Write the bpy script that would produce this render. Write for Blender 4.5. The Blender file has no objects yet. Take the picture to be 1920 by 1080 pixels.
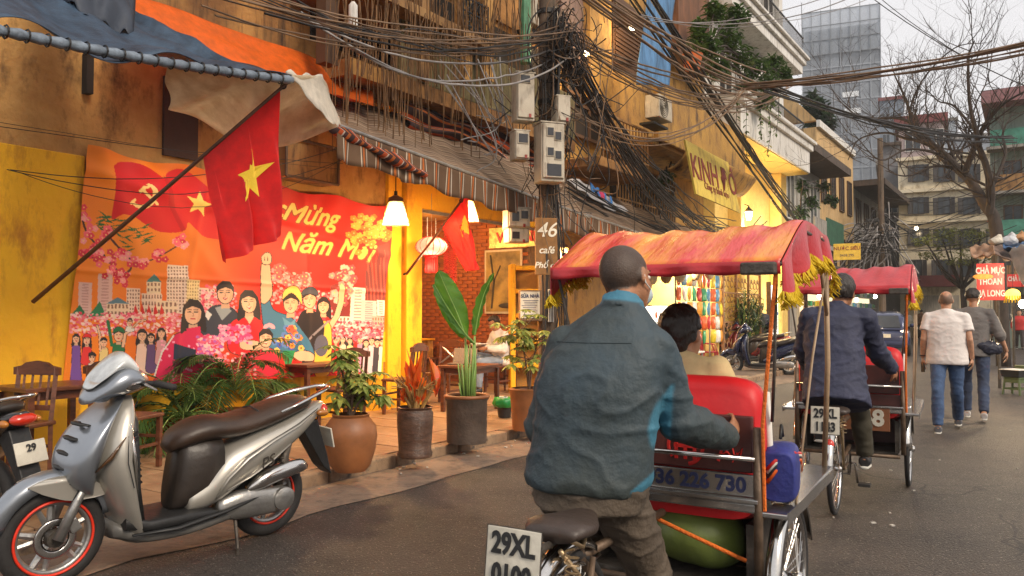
import bpy, math, random
import numpy as np
from mathutils import Vector, Matrix, noise
from mathutils.geometry import tessellate_polygon
R = math.radians
rng = random.Random(7)
SC = bpy.context.scene
COL = SC.collection
# ---------------- camera ----------------
FPX = 1490.0; CAMH = 1.45; PITCH = R(1.85)
cd = bpy.data.cameras.new('camera'); cam = bpy.data.objects.new('camera', cd); COL.objects.link(cam)
cam.location = (0, 0, CAMH); cam.rotation_euler = (R(90) + PITCH, 0, 0)
cd.sensor_width = 36; cd.lens = FPX / 1920 * 36; cd.clip_start = .05; cd.clip_end = 1200
SC.camera = cam
# ---------------- sky and sun ----------------
w = bpy.data.worlds.new('World'); SC.world = w; w.use_nodes = True
nt = w.node_tree; nt.nodes.clear()
sky = nt.nodes.new('ShaderNodeTexSky'); sky.sky_type = 'NISHITA'; sky.sun_disc = False
SUN_EL, SUN_AZ = R(38), R(140)
sky.sun_elevation = SUN_EL; sky.sun_rotation = SUN_AZ
sky.air_density = 1.2; sky.dust_density = 6.0; sky.ozone_density = 1.5
grey = nt.nodes.new('ShaderNodeMixRGB'); grey.inputs[0].default_value = .8
grey.inputs[2].default_value = (10.2, 9.9, 9.9, 1)          # the even veil of cloud in front of the sky
bg = nt.nodes.new('ShaderNodeBackground'); bg.inputs[1].default_value = .056
wo = nt.nodes.new('ShaderNodeOutputWorld')
nt.links.new(sky.outputs[0], grey.inputs[1]); nt.links.new(grey.outputs[0], bg.inputs[0]); nt.links.new(bg.outputs[0], wo.inputs[0])
sl = bpy.data.lights.new('sun', 'SUN'); sl.energy = 1.4; sl.angle = R(18); sl.color = (1, .86, .70)
so = bpy.data.objects.new('sun', sl); COL.objects.link(so)
# sky's sun_rotation r points the sun at (sin r, cos r)
so.rotation_euler = Vector((math.sin(SUN_AZ) * math.cos(SUN_EL), math.cos(SUN_AZ) * math.cos(SUN_EL), math.sin(SUN_EL))).to_track_quat('Z', 'Y').to_euler()
SC.view_settings.view_transform = 'Standard'; SC.view_settings.look = 'None'
SC.view_settings.exposure = .98; SC.view_settings.gamma = 1
SC.view_settings.use_curve_mapping = False
SC.render.engine = 'CYCLES'
SC.cycles.max_bounces = 6; SC.cycles.diffuse_bounces = 3; SC.cycles.glossy_bounces = 3
SC.cycles.transparent_max_bounces = 8; SC.cycles.use_denoising = True
SC.cycles.sample_clamp_indirect = 6; SC.cycles.caustics_reflective = False; SC.cycles.caustics_refractive = False

# ---------------- where things stand ----------------
TH = math.atan((1950 - 960) / FPX)            # heading of the street, clockwise from +Y
ST, CT = math.sin(TH), math.cos(TH)
STREET = math.pi / 2 - TH
def W(s, l, z=0):                             # s metres along the street, l metres to its left, z up
    return Vector((s * ST - l * CT, s * CT + l * ST, z))
def ray(x, y):
    a = (x - 960) / FPX; b = (540 - y) / FPX
    return Vector((a, math.cos(PITCH) - b * math.sin(PITCH), math.sin(PITCH) + b * math.cos(PITCH)))
C0 = Vector((0, 0, CAMH))
def AY(x, y, Y): d = ray(x, y); return C0 + d * (Y / d.y)
def AZ(x, y, z=0): d = ray(x, y); return C0 + d * ((z - CAMH) / d.z)
def AL(x, y, l):                              # on the plane l metres left of the camera, parallel to the street
    d = ray(x, y); k = l / (-d.x * CT + d.y * ST); return C0 + d * k
def SL(p):                                    # world -> (s, l, z)
    return Vector((p[0] * ST + p[1] * CT, -p[0] * CT + p[1] * ST, p[2]))
def ASL(x, y, l): return SL(AL(x, y, l))

# ---------------- materials ----------------
MATS = {}
def mat(name, rgb, rough=.6, metal=0, var=.18, scale=6, rgb2=None, mix=.5, bump=.15, bscale=None, emis=None, es=0, trans=0, coat=0, stretch=None, sub=0, detail=6, spec=None):
    if name in MATS: return MATS[name]
    m = bpy.data.materials.new(name); m.use_nodes = True; MATS[name] = m
    n = m.node_tree.nodes; l = m.node_tree.links; b = n['Principled BSDF']
    tc = n.new('ShaderNodeTexCoord'); mp = n.new('ShaderNodeMapping'); l.new(tc.outputs['Object'], mp.inputs[0])
    if stretch: mp.inputs['Scale'].default_value = stretch
    nz = n.new('ShaderNodeTexNoise'); nz.inputs['Scale'].default_value = scale; nz.inputs['Detail'].default_value = detail; nz.inputs['Roughness'].default_value = .62
    l.new(mp.outputs[0], nz.inputs['Vector'])
    rp = n.new('ShaderNodeValToRGB'); l.new(nz.outputs['Fac'], rp.inputs[0])
    c1 = rgb; c2 = rgb2 if rgb2 else tuple(c * (1 - var) for c in rgb)
    c0 = tuple(min(1, c * (1 + var * .5)) for c in rgb) if not rgb2 else rgb
    rp.color_ramp.elements[0].position = max(0, mix - .16); rp.color_ramp.elements[1].position = min(1, mix + .16)
    rp.color_ramp.elements[0].color = (*c2, 1); rp.color_ramp.elements[1].color = (*c0, 1)
    l.new(rp.outputs[0], b.inputs['Base Color'])
    b.inputs['Roughness'].default_value = rough; b.inputs['Metallic'].default_value = metal
    if spec is not None: b.inputs['Specular IOR Level'].default_value = spec
    if coat: b.inputs['Coat Weight'].default_value = coat; b.inputs['Coat Roughness'].default_value = .08
    if trans: b.inputs['Transmission Weight'].default_value = trans
    if sub: b.inputs['Subsurface Weight'].default_value = sub; b.inputs['Subsurface Radius'].default_value = (.02, .008, .004)
    if bump:
        nb = n.new('ShaderNodeTexNoise'); nb.inputs['Scale'].default_value = bscale or scale * 6; nb.inputs['Detail'].default_value = 5
        l.new(mp.outputs[0], nb.inputs['Vector'])
        bp = n.new('ShaderNodeBump'); bp.inputs['Strength'].default_value = bump; bp.inputs['Distance'].default_value = .02
        l.new(nb.outputs['Fac'], bp.inputs['Height']); l.new(bp.outputs[0], b.inputs['Normal'])
    if emis:
        b.inputs['Emission Color'].default_value = (*emis, 1); b.inputs['Emission Strength'].default_value = es
    return m
def translucent(name, rgb, rough=.7, amount=.35, var=.2, scale=8, bump=.1, rgb2=None):   # thin cloth and leaves
    m = mat(name, rgb, rough, 0, var, scale, rgb2=rgb2, bump=bump)
    n = m.node_tree.nodes; l = m.node_tree.links; b = n['Principled BSDF']
    t = n.new('ShaderNodeBsdfTranslucent'); mx = n.new('ShaderNodeMixShader'); mx.inputs[0].default_value = amount
    src = b.inputs['Base Color'].links[0].from_socket
    l.new(src, t.inputs[0]); l.new(b.outputs[0], mx.inputs[1]); l.new(t.outputs[0], mx.inputs[2])
    l.new(mx.outputs[0], n['Material Output'].inputs[0])
    return m
def stained(name, base, stain, dark, rough=.9, vs=1.2, vert=(3, 3, .35), k=.5, bump=.5):   # weathered plaster: blotches and runs
    if name in MATS: return MATS[name]
    m = mat(name, base, rough, 0, .2, vs, rgb2=stain, mix=k, bump=bump, bscale=14)
    n = m.node_tree.nodes; l = m.node_tree.links; b = n['Principled BSDF']
    src = b.inputs['Base Color'].links[0].from_socket
    tc = n.new('ShaderNodeTexCoord'); mp = n.new('ShaderNodeMapping'); mp.inputs['Scale'].default_value = vert
    l.new(tc.outputs['Object'], mp.inputs[0])
    nz = n.new('ShaderNodeTexNoise'); nz.inputs['Scale'].default_value = 2.4; nz.inputs['Detail'].default_value = 8; nz.inputs['Roughness'].default_value = .7
    l.new(mp.outputs[0], nz.inputs['Vector'])
    rp = n.new('ShaderNodeValToRGB'); rp.color_ramp.elements[0].position = .5; rp.color_ramp.elements[1].position = .68
    l.new(nz.outputs['Fac'], rp.inputs[0])
    mx = n.new('ShaderNodeMixRGB'); l.new(rp.outputs[0], mx.inputs[0]); l.new(src, mx.inputs[1]); mx.inputs[2].default_value = (*dark, 1)
    l.new(mx.outputs[0], b.inputs['Base Color'])
    return m
def stripes(name, cols, axis='X', scale=3.0, rough=.85, trans=.2):    # woven stripes along one object axis
    if name in MATS: return MATS[name]
    m = mat(name, cols[0][0], rough, 0, .1, 9, bump=.1)
    n = m.node_tree.nodes; l = m.node_tree.links; b = n['Principled BSDF']
    uv = n.new('ShaderNodeUVMap'); sp = n.new('ShaderNodeSeparateXYZ'); l.new(uv.outputs[0], sp.inputs[0])
    mu = n.new('ShaderNodeMath'); mu.operation = 'MULTIPLY'; mu.inputs[1].default_value = scale; l.new(sp.outputs[axis], mu.inputs[0])
    fr = n.new('ShaderNodeMath'); fr.operation = 'FRACT'; l.new(mu.outputs[0], fr.inputs[0])
    rp = n.new('ShaderNodeValToRGB'); rp.color_ramp.interpolation = 'CONSTANT'; l.new(fr.outputs[0], rp.inputs[0])
    tot = sum(wd for _, wd in cols) if isinstance(cols[0][0], tuple) else 1
    e = rp.color_ramp.elements; p = 0
    for i, (c, wd) in enumerate(cols):
        if i < 2: el = e[i]; el.position = p
        else: el = e.new(p)
        el.color = (*c, 1); p += wd / tot
    nz = n.new('ShaderNodeTexNoise'); nz.inputs['Scale'].default_value = 2.5; nz.inputs['Detail'].default_value = 6
    tc = n.new('ShaderNodeTexCoord'); l.new(tc.outputs['Object'], nz.inputs['Vector'])
    r2 = n.new('ShaderNodeValToRGB'); r2.color_ramp.elements[0].position = .35; r2.color_ramp.elements[0].color = (.62, .55, .48, 1); r2.color_ramp.elements[1].position = .6
    l.new(nz.outputs['Fac'], r2.inputs[0])
    mx = n.new('ShaderNodeMixRGB'); mx.blend_type = 'MULTIPLY'; mx.inputs[0].default_value = .8
    l.new(rp.outputs[0], mx.inputs[1]); l.new(r2.outputs[0], mx.inputs[2]); l.new(mx.outputs[0], b.inputs['Base Color'])
    if trans:
        t = n.new('ShaderNodeBsdfTranslucent'); ms = n.new('ShaderNodeMixShader'); ms.inputs[0].default_value = trans
        l.new(mx.outputs[0], t.inputs[0]); l.new(b.outputs[0], ms.inputs[1]); l.new(t.outputs[0], ms.inputs[2]); l.new(ms.outputs[0], n['Material Output'].inputs[0])
    return m
def attrmat(name, rough=.5, bump=.05):                     # flat print held in a colour attribute
    m = bpy.data.materials.new(name); m.use_nodes = True; MATS[name] = m
    n = m.node_tree.nodes; l = m.node_tree.links; b = n['Principled BSDF']
    a = n.new('ShaderNodeAttribute'); a.attribute_name = 'print'; l.new(a.outputs['Color'], b.inputs['Base Color'])
    b.inputs['Roughness'].default_value = rough
    return m

# ---------------- mesh building ----------------
class MB:
    def __init__(s): s.v = []; s.f = []; s.mi = []; s.uv = None
    def add(s, vs, fs, M=None, mi=0):
        o = len(s.v)
        s.v += [tuple(M @ Vector(p)) for p in vs] if M is not None else [tuple(p) for p in vs]
        s.f += [tuple(i + o for i in f) for f in fs]; s.mi += [mi] * len(fs); return s
    def box(s, c, d, M=None, rz=0, ry=0, rx=0, mi=0, taper=1):
        hx, hy, hz = d[0] / 2, d[1] / 2, d[2] / 2
        vs = [Vector((x * (taper if z > 0 else 1), y * (taper if z > 0 else 1), z)) for z in (-hz, hz) for x, y in ((-hx, -hy), (hx, -hy), (hx, hy), (-hx, hy))]
        T = Matrix.Translation(c) @ Matrix.Rotation(rz, 4, 'Z') @ Matrix.Rotation(ry, 4, 'Y') @ Matrix.Rotation(rx, 4, 'X')
        if M is not None: T = M @ T
        return s.add(vs, [(0, 3, 2, 1), (4, 5, 6, 7), (0, 1, 5, 4), (1, 2, 6, 5), (2, 3, 7, 6), (3, 0, 4, 7)], T, mi)
    def b2(s, x0, x1, y0, y1, z0, z1, M=None, mi=0): return s.box(((x0 + x1) / 2, (y0 + y1) / 2, (z0 + z1) / 2), (x1 - x0, y1 - y0, z1 - z0), M, mi=mi)
    def tube(s, pts, r, n=8, M=None, mi=0, caps=True, flat=1.0):
        pts = [Vector(p) for p in pts]; k = len(pts)
        rs = list(r) if isinstance(r, (list, tuple)) else [r] * k
        vs = []; t0 = (pts[1] - pts[0]).normalized()
        a = Vector((0, 0, 1)) if abs(t0.z) < .9 else Vector((1, 0, 0))
        u = t0.cross(a).normalized()
        for i in range(k):
            t = (pts[min(i + 1, k - 1)] - pts[max(i - 1, 0)])
            if t.length < 1e-9: t = t0
            t.normalize(); u = u - t * u.dot(t)
            if u.length < 1e-6: u = t.cross(Vector((0, 1, 0)))
            u.normalize(); v = t.cross(u)
            for j in range(n):
                an = 2 * math.pi * j / n
                vs.append(pts[i] + u * (rs[i] * math.cos(an)) + v * (rs[i] * flat * math.sin(an)))
        fs = [(i * n + j, i * n + (j + 1) % n, (i + 1) * n + (j + 1) % n, (i + 1) * n + j) for i in range(k - 1) for j in range(n)]
        if caps: fs += [tuple(range(n - 1, -1, -1)), tuple((k - 1) * n + j for j in range(n))]
        return s.add(vs, fs, M, mi)
    def lathe(s, prof, n=24, M=None, mi=0, cap=True):
        vs = [(r * math.cos(2 * math.pi * j / n), r * math.sin(2 * math.pi * j / n), z) for r, z in prof for j in range(n)]
        k = len(prof)
        fs = [(i * n + j, i * n + (j + 1) % n, (i + 1) * n + (j + 1) % n, (i + 1) * n + j) for i in range(k - 1) for j in range(n)]
        if cap: fs += [tuple(range(n - 1, -1, -1)), tuple((k - 1) * n + j for j in range(n))]
        return s.add(vs, fs, M, mi)
    def ring(s, R_, r, n=32, m=8, M=None, mi=0, a0=0, a1=2 * math.pi, flat=1.0):       # torus in the xz plane
        full = abs(a1 - a0 - 2 * math.pi) < 1e-6; k = n if full else n + 1
        vs = []
        for i in range(k):
            a = a0 + (a1 - a0) * i / n
            for j in range(m):
                b = 2 * math.pi * j / m; q = R_ + r * math.cos(b)
                vs.append((q * math.cos(a), r * flat * math.sin(b), q * math.sin(a)))
        fs = [(i * m + j, i * m + (j + 1) % m, ((i + 1) % k) * m + (j + 1) % m, ((i + 1) % k) * m + j) for i in range(n) for j in range(m)]
        return s.add(vs, fs, M, mi)
    def ball(s, c, r, n=16, m=10, M=None, mi=0):
        r = r if isinstance(r, (tuple, list)) else (r, r, r)
        vs = [(c[0], c[1], c[2] - r[2])]
        for i in range(1, m):
            a = math.pi * i / m
            vs += [(c[0] + r[0] * math.sin(a) * math.cos(2 * math.pi * j / n), c[1] + r[1] * math.sin(a) * math.sin(2 * math.pi * j / n), c[2] - r[2] * math.cos(a)) for j in range(n)]
        vs.append((c[0], c[1], c[2] + r[2])); L = len(vs) - 1
        fs = [(0, 1 + (j + 1) % n, 1 + j) for j in range(n)]
        for i in range(m - 2): fs += [(1 + i * n + j, 1 + i * n + (j + 1) % n, 1 + (i + 1) * n + (j + 1) % n, 1 + (i + 1) * n + j) for j in range(n)]
        fs += [(1 + (m - 2) * n + j, 1 + (m - 2) * n + (j + 1) % n, L) for j in range(n)]
        return s.add(vs, fs, M, mi)
    def loft(s, secs, M=None, mi=0, caps=True):            # closed sections with equal counts
        n = len(secs[0]); vs = [p for q in secs for p in q]; k = len(secs)
        fs = [(i * n + j, i * n + (j + 1) % n, (i + 1) * n + (j + 1) % n, (i + 1) * n + j) for i in range(k - 1) for j in range(n)]
        if caps: fs += [tuple(range(n - 1, -1, -1)), tuple((k - 1) * n + j for j in range(n))]
        return s.add(vs, fs, M, mi)
    def sheet(s, rows, M=None, mi=0, closed=False, uv=False):          # grid of points
        n = len(rows[0]); vs = [p for q in rows for p in q]; k = len(rows)
        fs = [(i * n + j, i * n + j + 1, (i + 1) * n + j + 1, (i + 1) * n + j) for i in range(k - 1) for j in range(n - 1)]
        s.add(vs, fs, M, mi)
        if uv: s.uv = [(j / (n - 1), i / (k - 1)) for i in range(k) for j in range(n)]
        return s
    def prism(s, poly, d, M=None, mi=0):                    # polygon in xz, thickness d along y
        n = len(poly); vs = [(x, -d / 2, z) for x, z in poly] + [(x, d / 2, z) for x, z in poly]
        tr = tessellate_polygon([[Vector((x, z, 0)) for x, z in poly]])
        fs = [tuple(t) for t in tr] + [tuple(i + n for i in reversed(t)) for t in tr]
        fs += [(i, (i + 1) % n, (i + 1) % n + n, i + n) for i in range(n)]
        return s.add(vs, fs, M, mi)
    def text(s, st, size, ext=.004, M=None, mi=0, shear=0, ax='CENTER', sx=1, bold=0):
        vs, fs = text_geo(st, size, ext, shear, ax, bold)
        return s.add([(x * sx, y, z) for x, y, z in vs], fs, M, mi)
    def mesh(s, name, mats, smooth=False):
        me = bpy.data.meshes.new(name); me.from_pydata(s.v, [], s.f)
        mats = mats if isinstance(mats, (list, tuple)) else [mats]
        for m in mats: me.materials.append(m)
        if len(mats) > 1: me.polygons.foreach_set('material_index', s.mi)
        if s.uv:
            ul = me.uv_layers.new(name='UVMap'); uv = np.array(s.uv); li = np.zeros(len(me.loops), int); me.loops.foreach_get('vertex_index', li)
            ul.data.foreach_set('uv', uv[li].astype(np.float32).ravel())
        if smooth: me.polygons.foreach_set('use_smooth', [True] * len(me.polygons))
        me.validate(); me.update()
        if smooth and smooth is not True: me.set_sharp_from_angle(angle=R(smooth))
        return me
    def build(s, name, mats, parent=None, smooth=False, kind=None, label=None, loc=None, bevel=0, solid=0, subd=0, rec=True):
        me = s.mesh(name, mats, smooth)
        import_normals(me)
        o = bpy.data.objects.new(name, me); COL.objects.link(o)
        if parent: o.parent = parent
        if loc is not None: o.location = loc
        if kind: o['kind'] = kind
        if label: o['label'] = label
        if solid: md = o.modifiers.new('solid', 'SOLIDIFY'); md.thickness = solid; md.offset = 0
        if bevel: md = o.modifiers.new('bevel', 'BEVEL'); md.width = bevel; md.segments = 2; md.limit_method = 'ANGLE'; md.harden_normals = False
        if subd: md = o.modifiers.new('sub', 'SUBSURF'); md.levels = subd; md.render_levels = subd
        return o
def import_normals(me):
    import bmesh
    if len(me.polygons) < 60000:
        bm = bmesh.new(); bm.from_mesh(me)
        if any(len(e.link_faces) > 1 for e in bm.edges[:50]) if len(bm.edges) else False:
            bm.edges.ensure_lookup_table()
            bmesh.ops.recalc_face_normals(bm, faces=bm.faces[:])
            bm.to_mesh(me)
        bm.free()
_T = {}
def text_geo(st, size, ext=.004, shear=0, ax='CENTER', bold=0):
    k = (st, size, ext, shear, ax, bold)
    if k in _T: return _T[k]
    c = bpy.data.curves.new('t', 'FONT'); c.body = st; c.size = size; c.extrude = ext; c.shear = shear; c.align_x = ax; c.align_y = 'CENTER'; c.resolution_u = 3; c.offset = bold
    o = bpy.data.objects.new('t', c); COL.objects.link(o)
    me = bpy.data.meshes.new_from_object(o.evaluated_get(bpy.context.evaluated_depsgraph_get()))
    r = ([tuple(v.co) for v in me.vertices], [tuple(p.vertices) for p in me.polygons])
    bpy.data.objects.remove(o); bpy.data.curves.remove(c); bpy.data.meshes.remove(me)
    _T[k] = r; return r
def tag(o, label=None, cat=None, group=None, kind=None):
    if label: o['label'] = label
    if cat: o['category'] = cat
    if group: o['group'] = group
    if kind: o['kind'] = kind
    return o
def thing(name, label, cat, loc=(0, 0, 0), rz=0, group=None):
    o = bpy.data.objects.new(name, None); COL.objects.link(o); o.empty_display_size = .1
    o.location = loc; o.rotation_euler = (0, 0, rz)
    return tag(o, label, cat, group)
def street(name, label, cat, s, l, z=0, group=None, rz=0):    # its x axis runs along the street, its y axis to the left
    return thing(name, label, cat, W(s, l, z), STREET + rz, group)
def dup(root, loc=None, rz=None, label=None, group=None, scale=None, mats=None):
    r = root.copy(); COL.objects.link(r)
    if loc is not None: r.location = loc
    if rz is not None: r.rotation_euler = (0, 0, rz)
    if scale: r.scale = (scale,) * 3 if not isinstance(scale, tuple) else scale
    if label: r['label'] = label
    if group: r['group'] = group
    for ch in list(root.children):
        c = ch.copy(); COL.objects.link(c); c.parent = r
        if mats and ch.data and ch.data.materials and ch.data.materials[0] in mats:
            c.data = ch.data.copy(); c.data.materials[0] = mats[ch.data.materials[0]]
        for g in ch.children:
            d = g.copy(); COL.objects.link(d); d.parent = c
    return r
def sup(cx, cy, a, b, e=2.5, n=20, rot=0):                  # superellipse outline
    r = []
    for i in range(n):
        t = 2 * math.pi * i / n; c, s_ = math.cos(t), math.sin(t)
        x = a * math.copysign(abs(c) ** (2 / e), c); y = b * math.copysign(abs(s_) ** (2 / e), s_)
        r.append((cx + x * math.cos(rot) - y * math.sin(rot), cy + x * math.sin(rot) + y * math.cos(rot)))
    return r
def crv(pts, n=24):                                          # Catmull-Rom through points
    P = [Vector(p) for p in pts]; P = [P[0] * 2 - P[1]] + P + [P[-1] * 2 - P[-2]]; out = []; seg = len(P) - 3
    for i in range(n + 1):
        u = seg * i / n; k = min(int(u), seg - 1); t = u - k; a, b, c, d = P[k:k + 4]
        out.append(.5 * ((2 * b) + (c - a) * t + (2 * a - 5 * b + 4 * c - d) * t * t + (3 * b - a - 3 * c + d) * t ** 3))
    return out
def interp(tab, x):                                          # table of (x, a, b, ...) -> values at x, smooth
    for i in range(len(tab) - 1):
        if x <= tab[i + 1][0]: break
    a, b = tab[i], tab[i + 1]; t = max(0, min(1, (x - a[0]) / (b[0] - a[0])))
    return [p + (q - p) * t for p, q in zip(a[1:], b[1:])]
def remesh(mb, vox, smooth=6, name='m', fac=.5):              # one continuous skin over overlapping forms
    me = bpy.data.meshes.new(name); me.from_pydata(mb.v, [], mb.f); import_normals(me)
    o = bpy.data.objects.new(name, me); COL.objects.link(o)
    r = o.modifiers.new('r', 'REMESH'); r.mode = 'VOXEL'; r.voxel_size = vox; r.adaptivity = 0
    sm = o.modifiers.new('s', 'SMOOTH'); sm.factor = fac; sm.iterations = smooth
    ev = o.evaluated_get(bpy.context.evaluated_depsgraph_get()); out = bpy.data.meshes.new_from_object(ev)
    bpy.data.objects.remove(o); bpy.data.meshes.remove(me)
    out.polygons.foreach_set('use_smooth', [True] * len(out.polygons)); return out
def place(me, name, m, parent=None, label=None, disp=None):
    me.name = name; me.materials.clear(); me.materials.append(m)
    if disp is not None:
        me.update(); n = len(me.vertices); co = np.zeros(n * 3); no = np.zeros(n * 3)
        me.vertices.foreach_get('co', co); me.vertices.foreach_get('normal', no)
        co = co.reshape(-1, 3); no = no.reshape(-1, 3); co += no * disp(co)[:, None]
        me.vertices.foreach_set('co', co.ravel()); me.update()
    o = bpy.data.objects.new(name, me); COL.objects.link(o); o.parent = parent
    if label: o['label'] = label
    return o
def lamp(name, p, watts, col=(1, .62, .28), r=.14):
    ld = bpy.data.lights.new(name, 'POINT'); ld.energy = watts; ld.color = col; ld.shadow_soft_size = r
    o = bpy.data.objects.new(name, ld); COL.objects.link(o); o.location = p; return o
# ================= the setting =================
M_asphalt = stained('asphalt', (.064, .049, .040), (.035, .028, .023), (.016, .013, .011), .6, 1.1, (.5, .5, .5), bump=.9)
for n_ in M_asphalt.node_tree.nodes:
    if n_.type == 'TEX_NOISE' and n_.inputs['Scale'].default_value == 14: n_.inputs['Scale'].default_value = 60
def speckle(m, sc, th, col, mixv=.8):       # pale grit in the tar
    n = m.node_tree.nodes; l = m.node_tree.links; b = n['Principled BSDF']; src = b.inputs['Base Color'].links[0].from_socket
    tc = n.new('ShaderNodeTexCoord'); vo = n.new('ShaderNodeTexVoronoi'); vo.inputs['Scale'].default_value = sc; l.new(tc.outputs['Object'], vo.inputs['Vector'])
    mt = n.new('ShaderNodeMath'); mt.operation = 'LESS_THAN'; mt.inputs[1].default_value = th; l.new(vo.outputs['Distance'], mt.inputs[0])
    nz = n.new('ShaderNodeTexNoise'); nz.inputs['Scale'].default_value = sc * .37; l.new(tc.outputs['Object'], nz.inputs['Vector'])
    m2 = n.new('ShaderNodeMath'); m2.operation = 'GREATER_THAN'; m2.inputs[1].default_value = .52; l.new(nz.outputs['Fac'], m2.inputs[0])
    m3 = n.new('ShaderNodeMath'); m3.operation = 'MULTIPLY'; l.new(mt.outputs[0], m3.inputs[0]); l.new(m2.outputs[0], m3.inputs[1])
    m4 = n.new('ShaderNodeMath'); m4.operation = 'MULTIPLY'; m4.inputs[1].default_value = mixv; l.new(m3.outputs[0], m4.inputs[0])
    mx = n.new('ShaderNodeMixRGB'); l.new(m4.outputs[0], mx.inputs[0]); l.new(src, mx.inputs[1]); mx.inputs[2].default_value = (*col, 1); l.new(mx.outputs[0], b.inputs['Base Color'])
speckle(M_asphalt, 70, .26, (.26, .22, .19)); speckle(M_asphalt, 24, .11, (.34, .3, .26)); speckle(M_asphalt, 110, .3, (.012, .01, .009), .7)
def cracks(m, sc, wd, col):
    n = m.node_tree.nodes; l = m.node_tree.links; b = n['Principled BSDF']; src = b.inputs['Base Color'].links[0].from_socket
    tc = n.new('ShaderNodeTexCoord'); nz = n.new('ShaderNodeTexNoise'); nz.inputs['Scale'].default_value = sc * 2.2; l.new(tc.outputs['Object'], nz.inputs['Vector'])
    ad = n.new('ShaderNodeMixRGB'); ad.blend_type = 'ADD'; ad.inputs[0].default_value = .8; l.new(tc.outputs['Object'], ad.inputs[1]); l.new(nz.outputs['Color'], ad.inputs[2])
    vo = n.new('ShaderNodeTexVoronoi'); vo.feature = 'DISTANCE_TO_EDGE'; vo.inputs['Scale'].default_value = sc; l.new(ad.outputs[0], vo.inputs['Vector'])
    mt = n.new('ShaderNodeMath'); mt.operation = 'LESS_THAN'; mt.inputs[1].default_value = wd; l.new(vo.outputs['Distance'], mt.inputs[0])
    n2 = n.new('ShaderNodeTexNoise'); n2.inputs['Scale'].default_value = sc * .8; l.new(tc.outputs['Object'], n2.inputs['Vector']); m2 = n.new('ShaderNodeMath'); m2.operation = 'GREATER_THAN'; m2.inputs[1].default_value = .53; l.new(n2.outputs['Fac'], m2.inputs[0])
    m3 = n.new('ShaderNodeMath'); m3.operation = 'MULTIPLY'; l.new(mt.outputs[0], m3.inputs[0]); l.new(m2.outputs[0], m3.inputs[1])
    mx = n.new('ShaderNodeMixRGB'); l.new(m3.outputs[0], mx.inputs[0]); l.new(src, mx.inputs[1]); mx.inputs[2].default_value = (*col, 1); l.new(mx.outputs[0], b.inputs['Base Color'])
cracks(M_asphalt, .55, .006, (.012, .01, .009)); cracks(M_asphalt, 1.7, .008, (.02, .016, .014))
M_kerb = stained('kerb_stone', (.33, .22, .13), (.2, .12, .07), (.07, .055, .045), .85, 3, (3, 3, 3), bump=.6)
M_tile = mat('pavement_tile', (.36, .22, .12), .5, 0, .3, 4, rgb2=(.22, .13, .07), bump=.35, bscale=18)
M_gut = stained('gutter_concrete', (.25, .175, .12), (.15, .10, .07), (.07, .055, .045), .8, 1.6, (2, 2, 2), bump=.8)
M_dirt = mat('grout', (.12, .08, .055), .9)
W0 = Matrix.Rotation(STREET, 4, 'Z')
def sm(s, l, z=0): return Matrix.Translation((-s, -l, -z))
g = MB(); g.sheet([[W(s, l, 0) for s in np.linspace(-60, 420, 49)] for l in np.linspace(240, -240, 49)])
g.build('road', M_asphalt, kind='structure')
g = MB()
def wob(s, k=0): return .05 * noise.noise(Vector((s * 1.3, k, 0)))
rows = []
for l in (4.38, 4.6, 4.85, 5.05): rows.append([W(s, l + (wob(s) * 4 if l < 4.5 else 0), .006 + (.012 if l > 4.8 else 0)) for s in np.linspace(-4, 34, 120)])
g.sheet(rows[::-1]); g.build('gutter', M_gut, kind='structure', smooth=True)
pv = thing('pavement', None, None, W(2, 5.2)); pv['kind'] = 'structure'; pv.rotation_euler.z = STREET
g = MB(); g.b2(-6, 33, .0, 6.2, -.1, .105); g.build('bedding', M_dirt, pv)
tile = None
for i in range(30):
    for j in range(5):
        if tile is None:
            m = MB(); m.box((.25, .24, .112), (.49, .47, .026)); tile = m.build('tile', M_tile, pv, bevel=.004)
            tile.location = (0, 0, 0); continue
        t = tile.copy(); COL.objects.link(t); t.location = (.5 * i - (0 if j % 2 else .0), .48 * j, rng.uniform(-.003, .003)); t.rotation_euler = (rng.uniform(-.006, .006), rng.uniform(-.006, .006), 0)
kb = thing('kerb', None, None, W(2, 5.05)); kb['kind'] = 'structure'; kb.rotation_euler.z = STREET
x = -4; k0 = None
while x < 28:
    L_ = rng.uniform(.85, 1.05)
    m = MB(); m.b2(.012, L_ - .012, 0, .15, -.05, .125); o = m.build('kerb_stone', M_kerb, kb, bevel=.018)
    o.location = (x, rng.uniform(-.012, .012), rng.uniform(-.012, .004)); o.rotation_euler.z = rng.uniform(-.012, .012); x += L_

# ---- walls ----
M_yel = stained('yellow_limewash', (.86, .46, .012), (.80, .37, .008), (.50, .2, .012), .8, 1.4, (2.2, 2.2, .7), k=.42, bump=.35)
M_old = stained('old_plaster', (.60, .34, .11), (.36, .17, .045), (.07, .03, .012), .92, 1.3, (1.2, 1.2, .6), bump=.8)
M_filthy = stained('streaked_wall', (.50, .25, .07), (.18, .08, .025), (.035, .018, .010), .92, 1.2, (4, 4, .4), k=.55, bump=.8)
M_mossy = stained('mossy_concrete', (.20, .15, .07), (.13, .11, .04), (.045, .03, .02), .95, 2, (6, 6, .6), bump=.8)
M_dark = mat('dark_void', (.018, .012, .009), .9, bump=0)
M_rust = stained('rusty_sheet', (.36, .2, .07), (.24, .12, .04), (.07, .03, .015), .7, 2.2, (4, 4, 1), bump=.3)
M_wood = mat('dark_red_wood', (.13, .04, .016), .38, 0, .5, 5, bump=.15, stretch=(1, 1, 4))
M_brown = mat('brown_frame', (.09, .045, .022), .6)
M_steel = mat('dull_steel', (.42, .4, .38), .35, .8, .2, 12)
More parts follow.
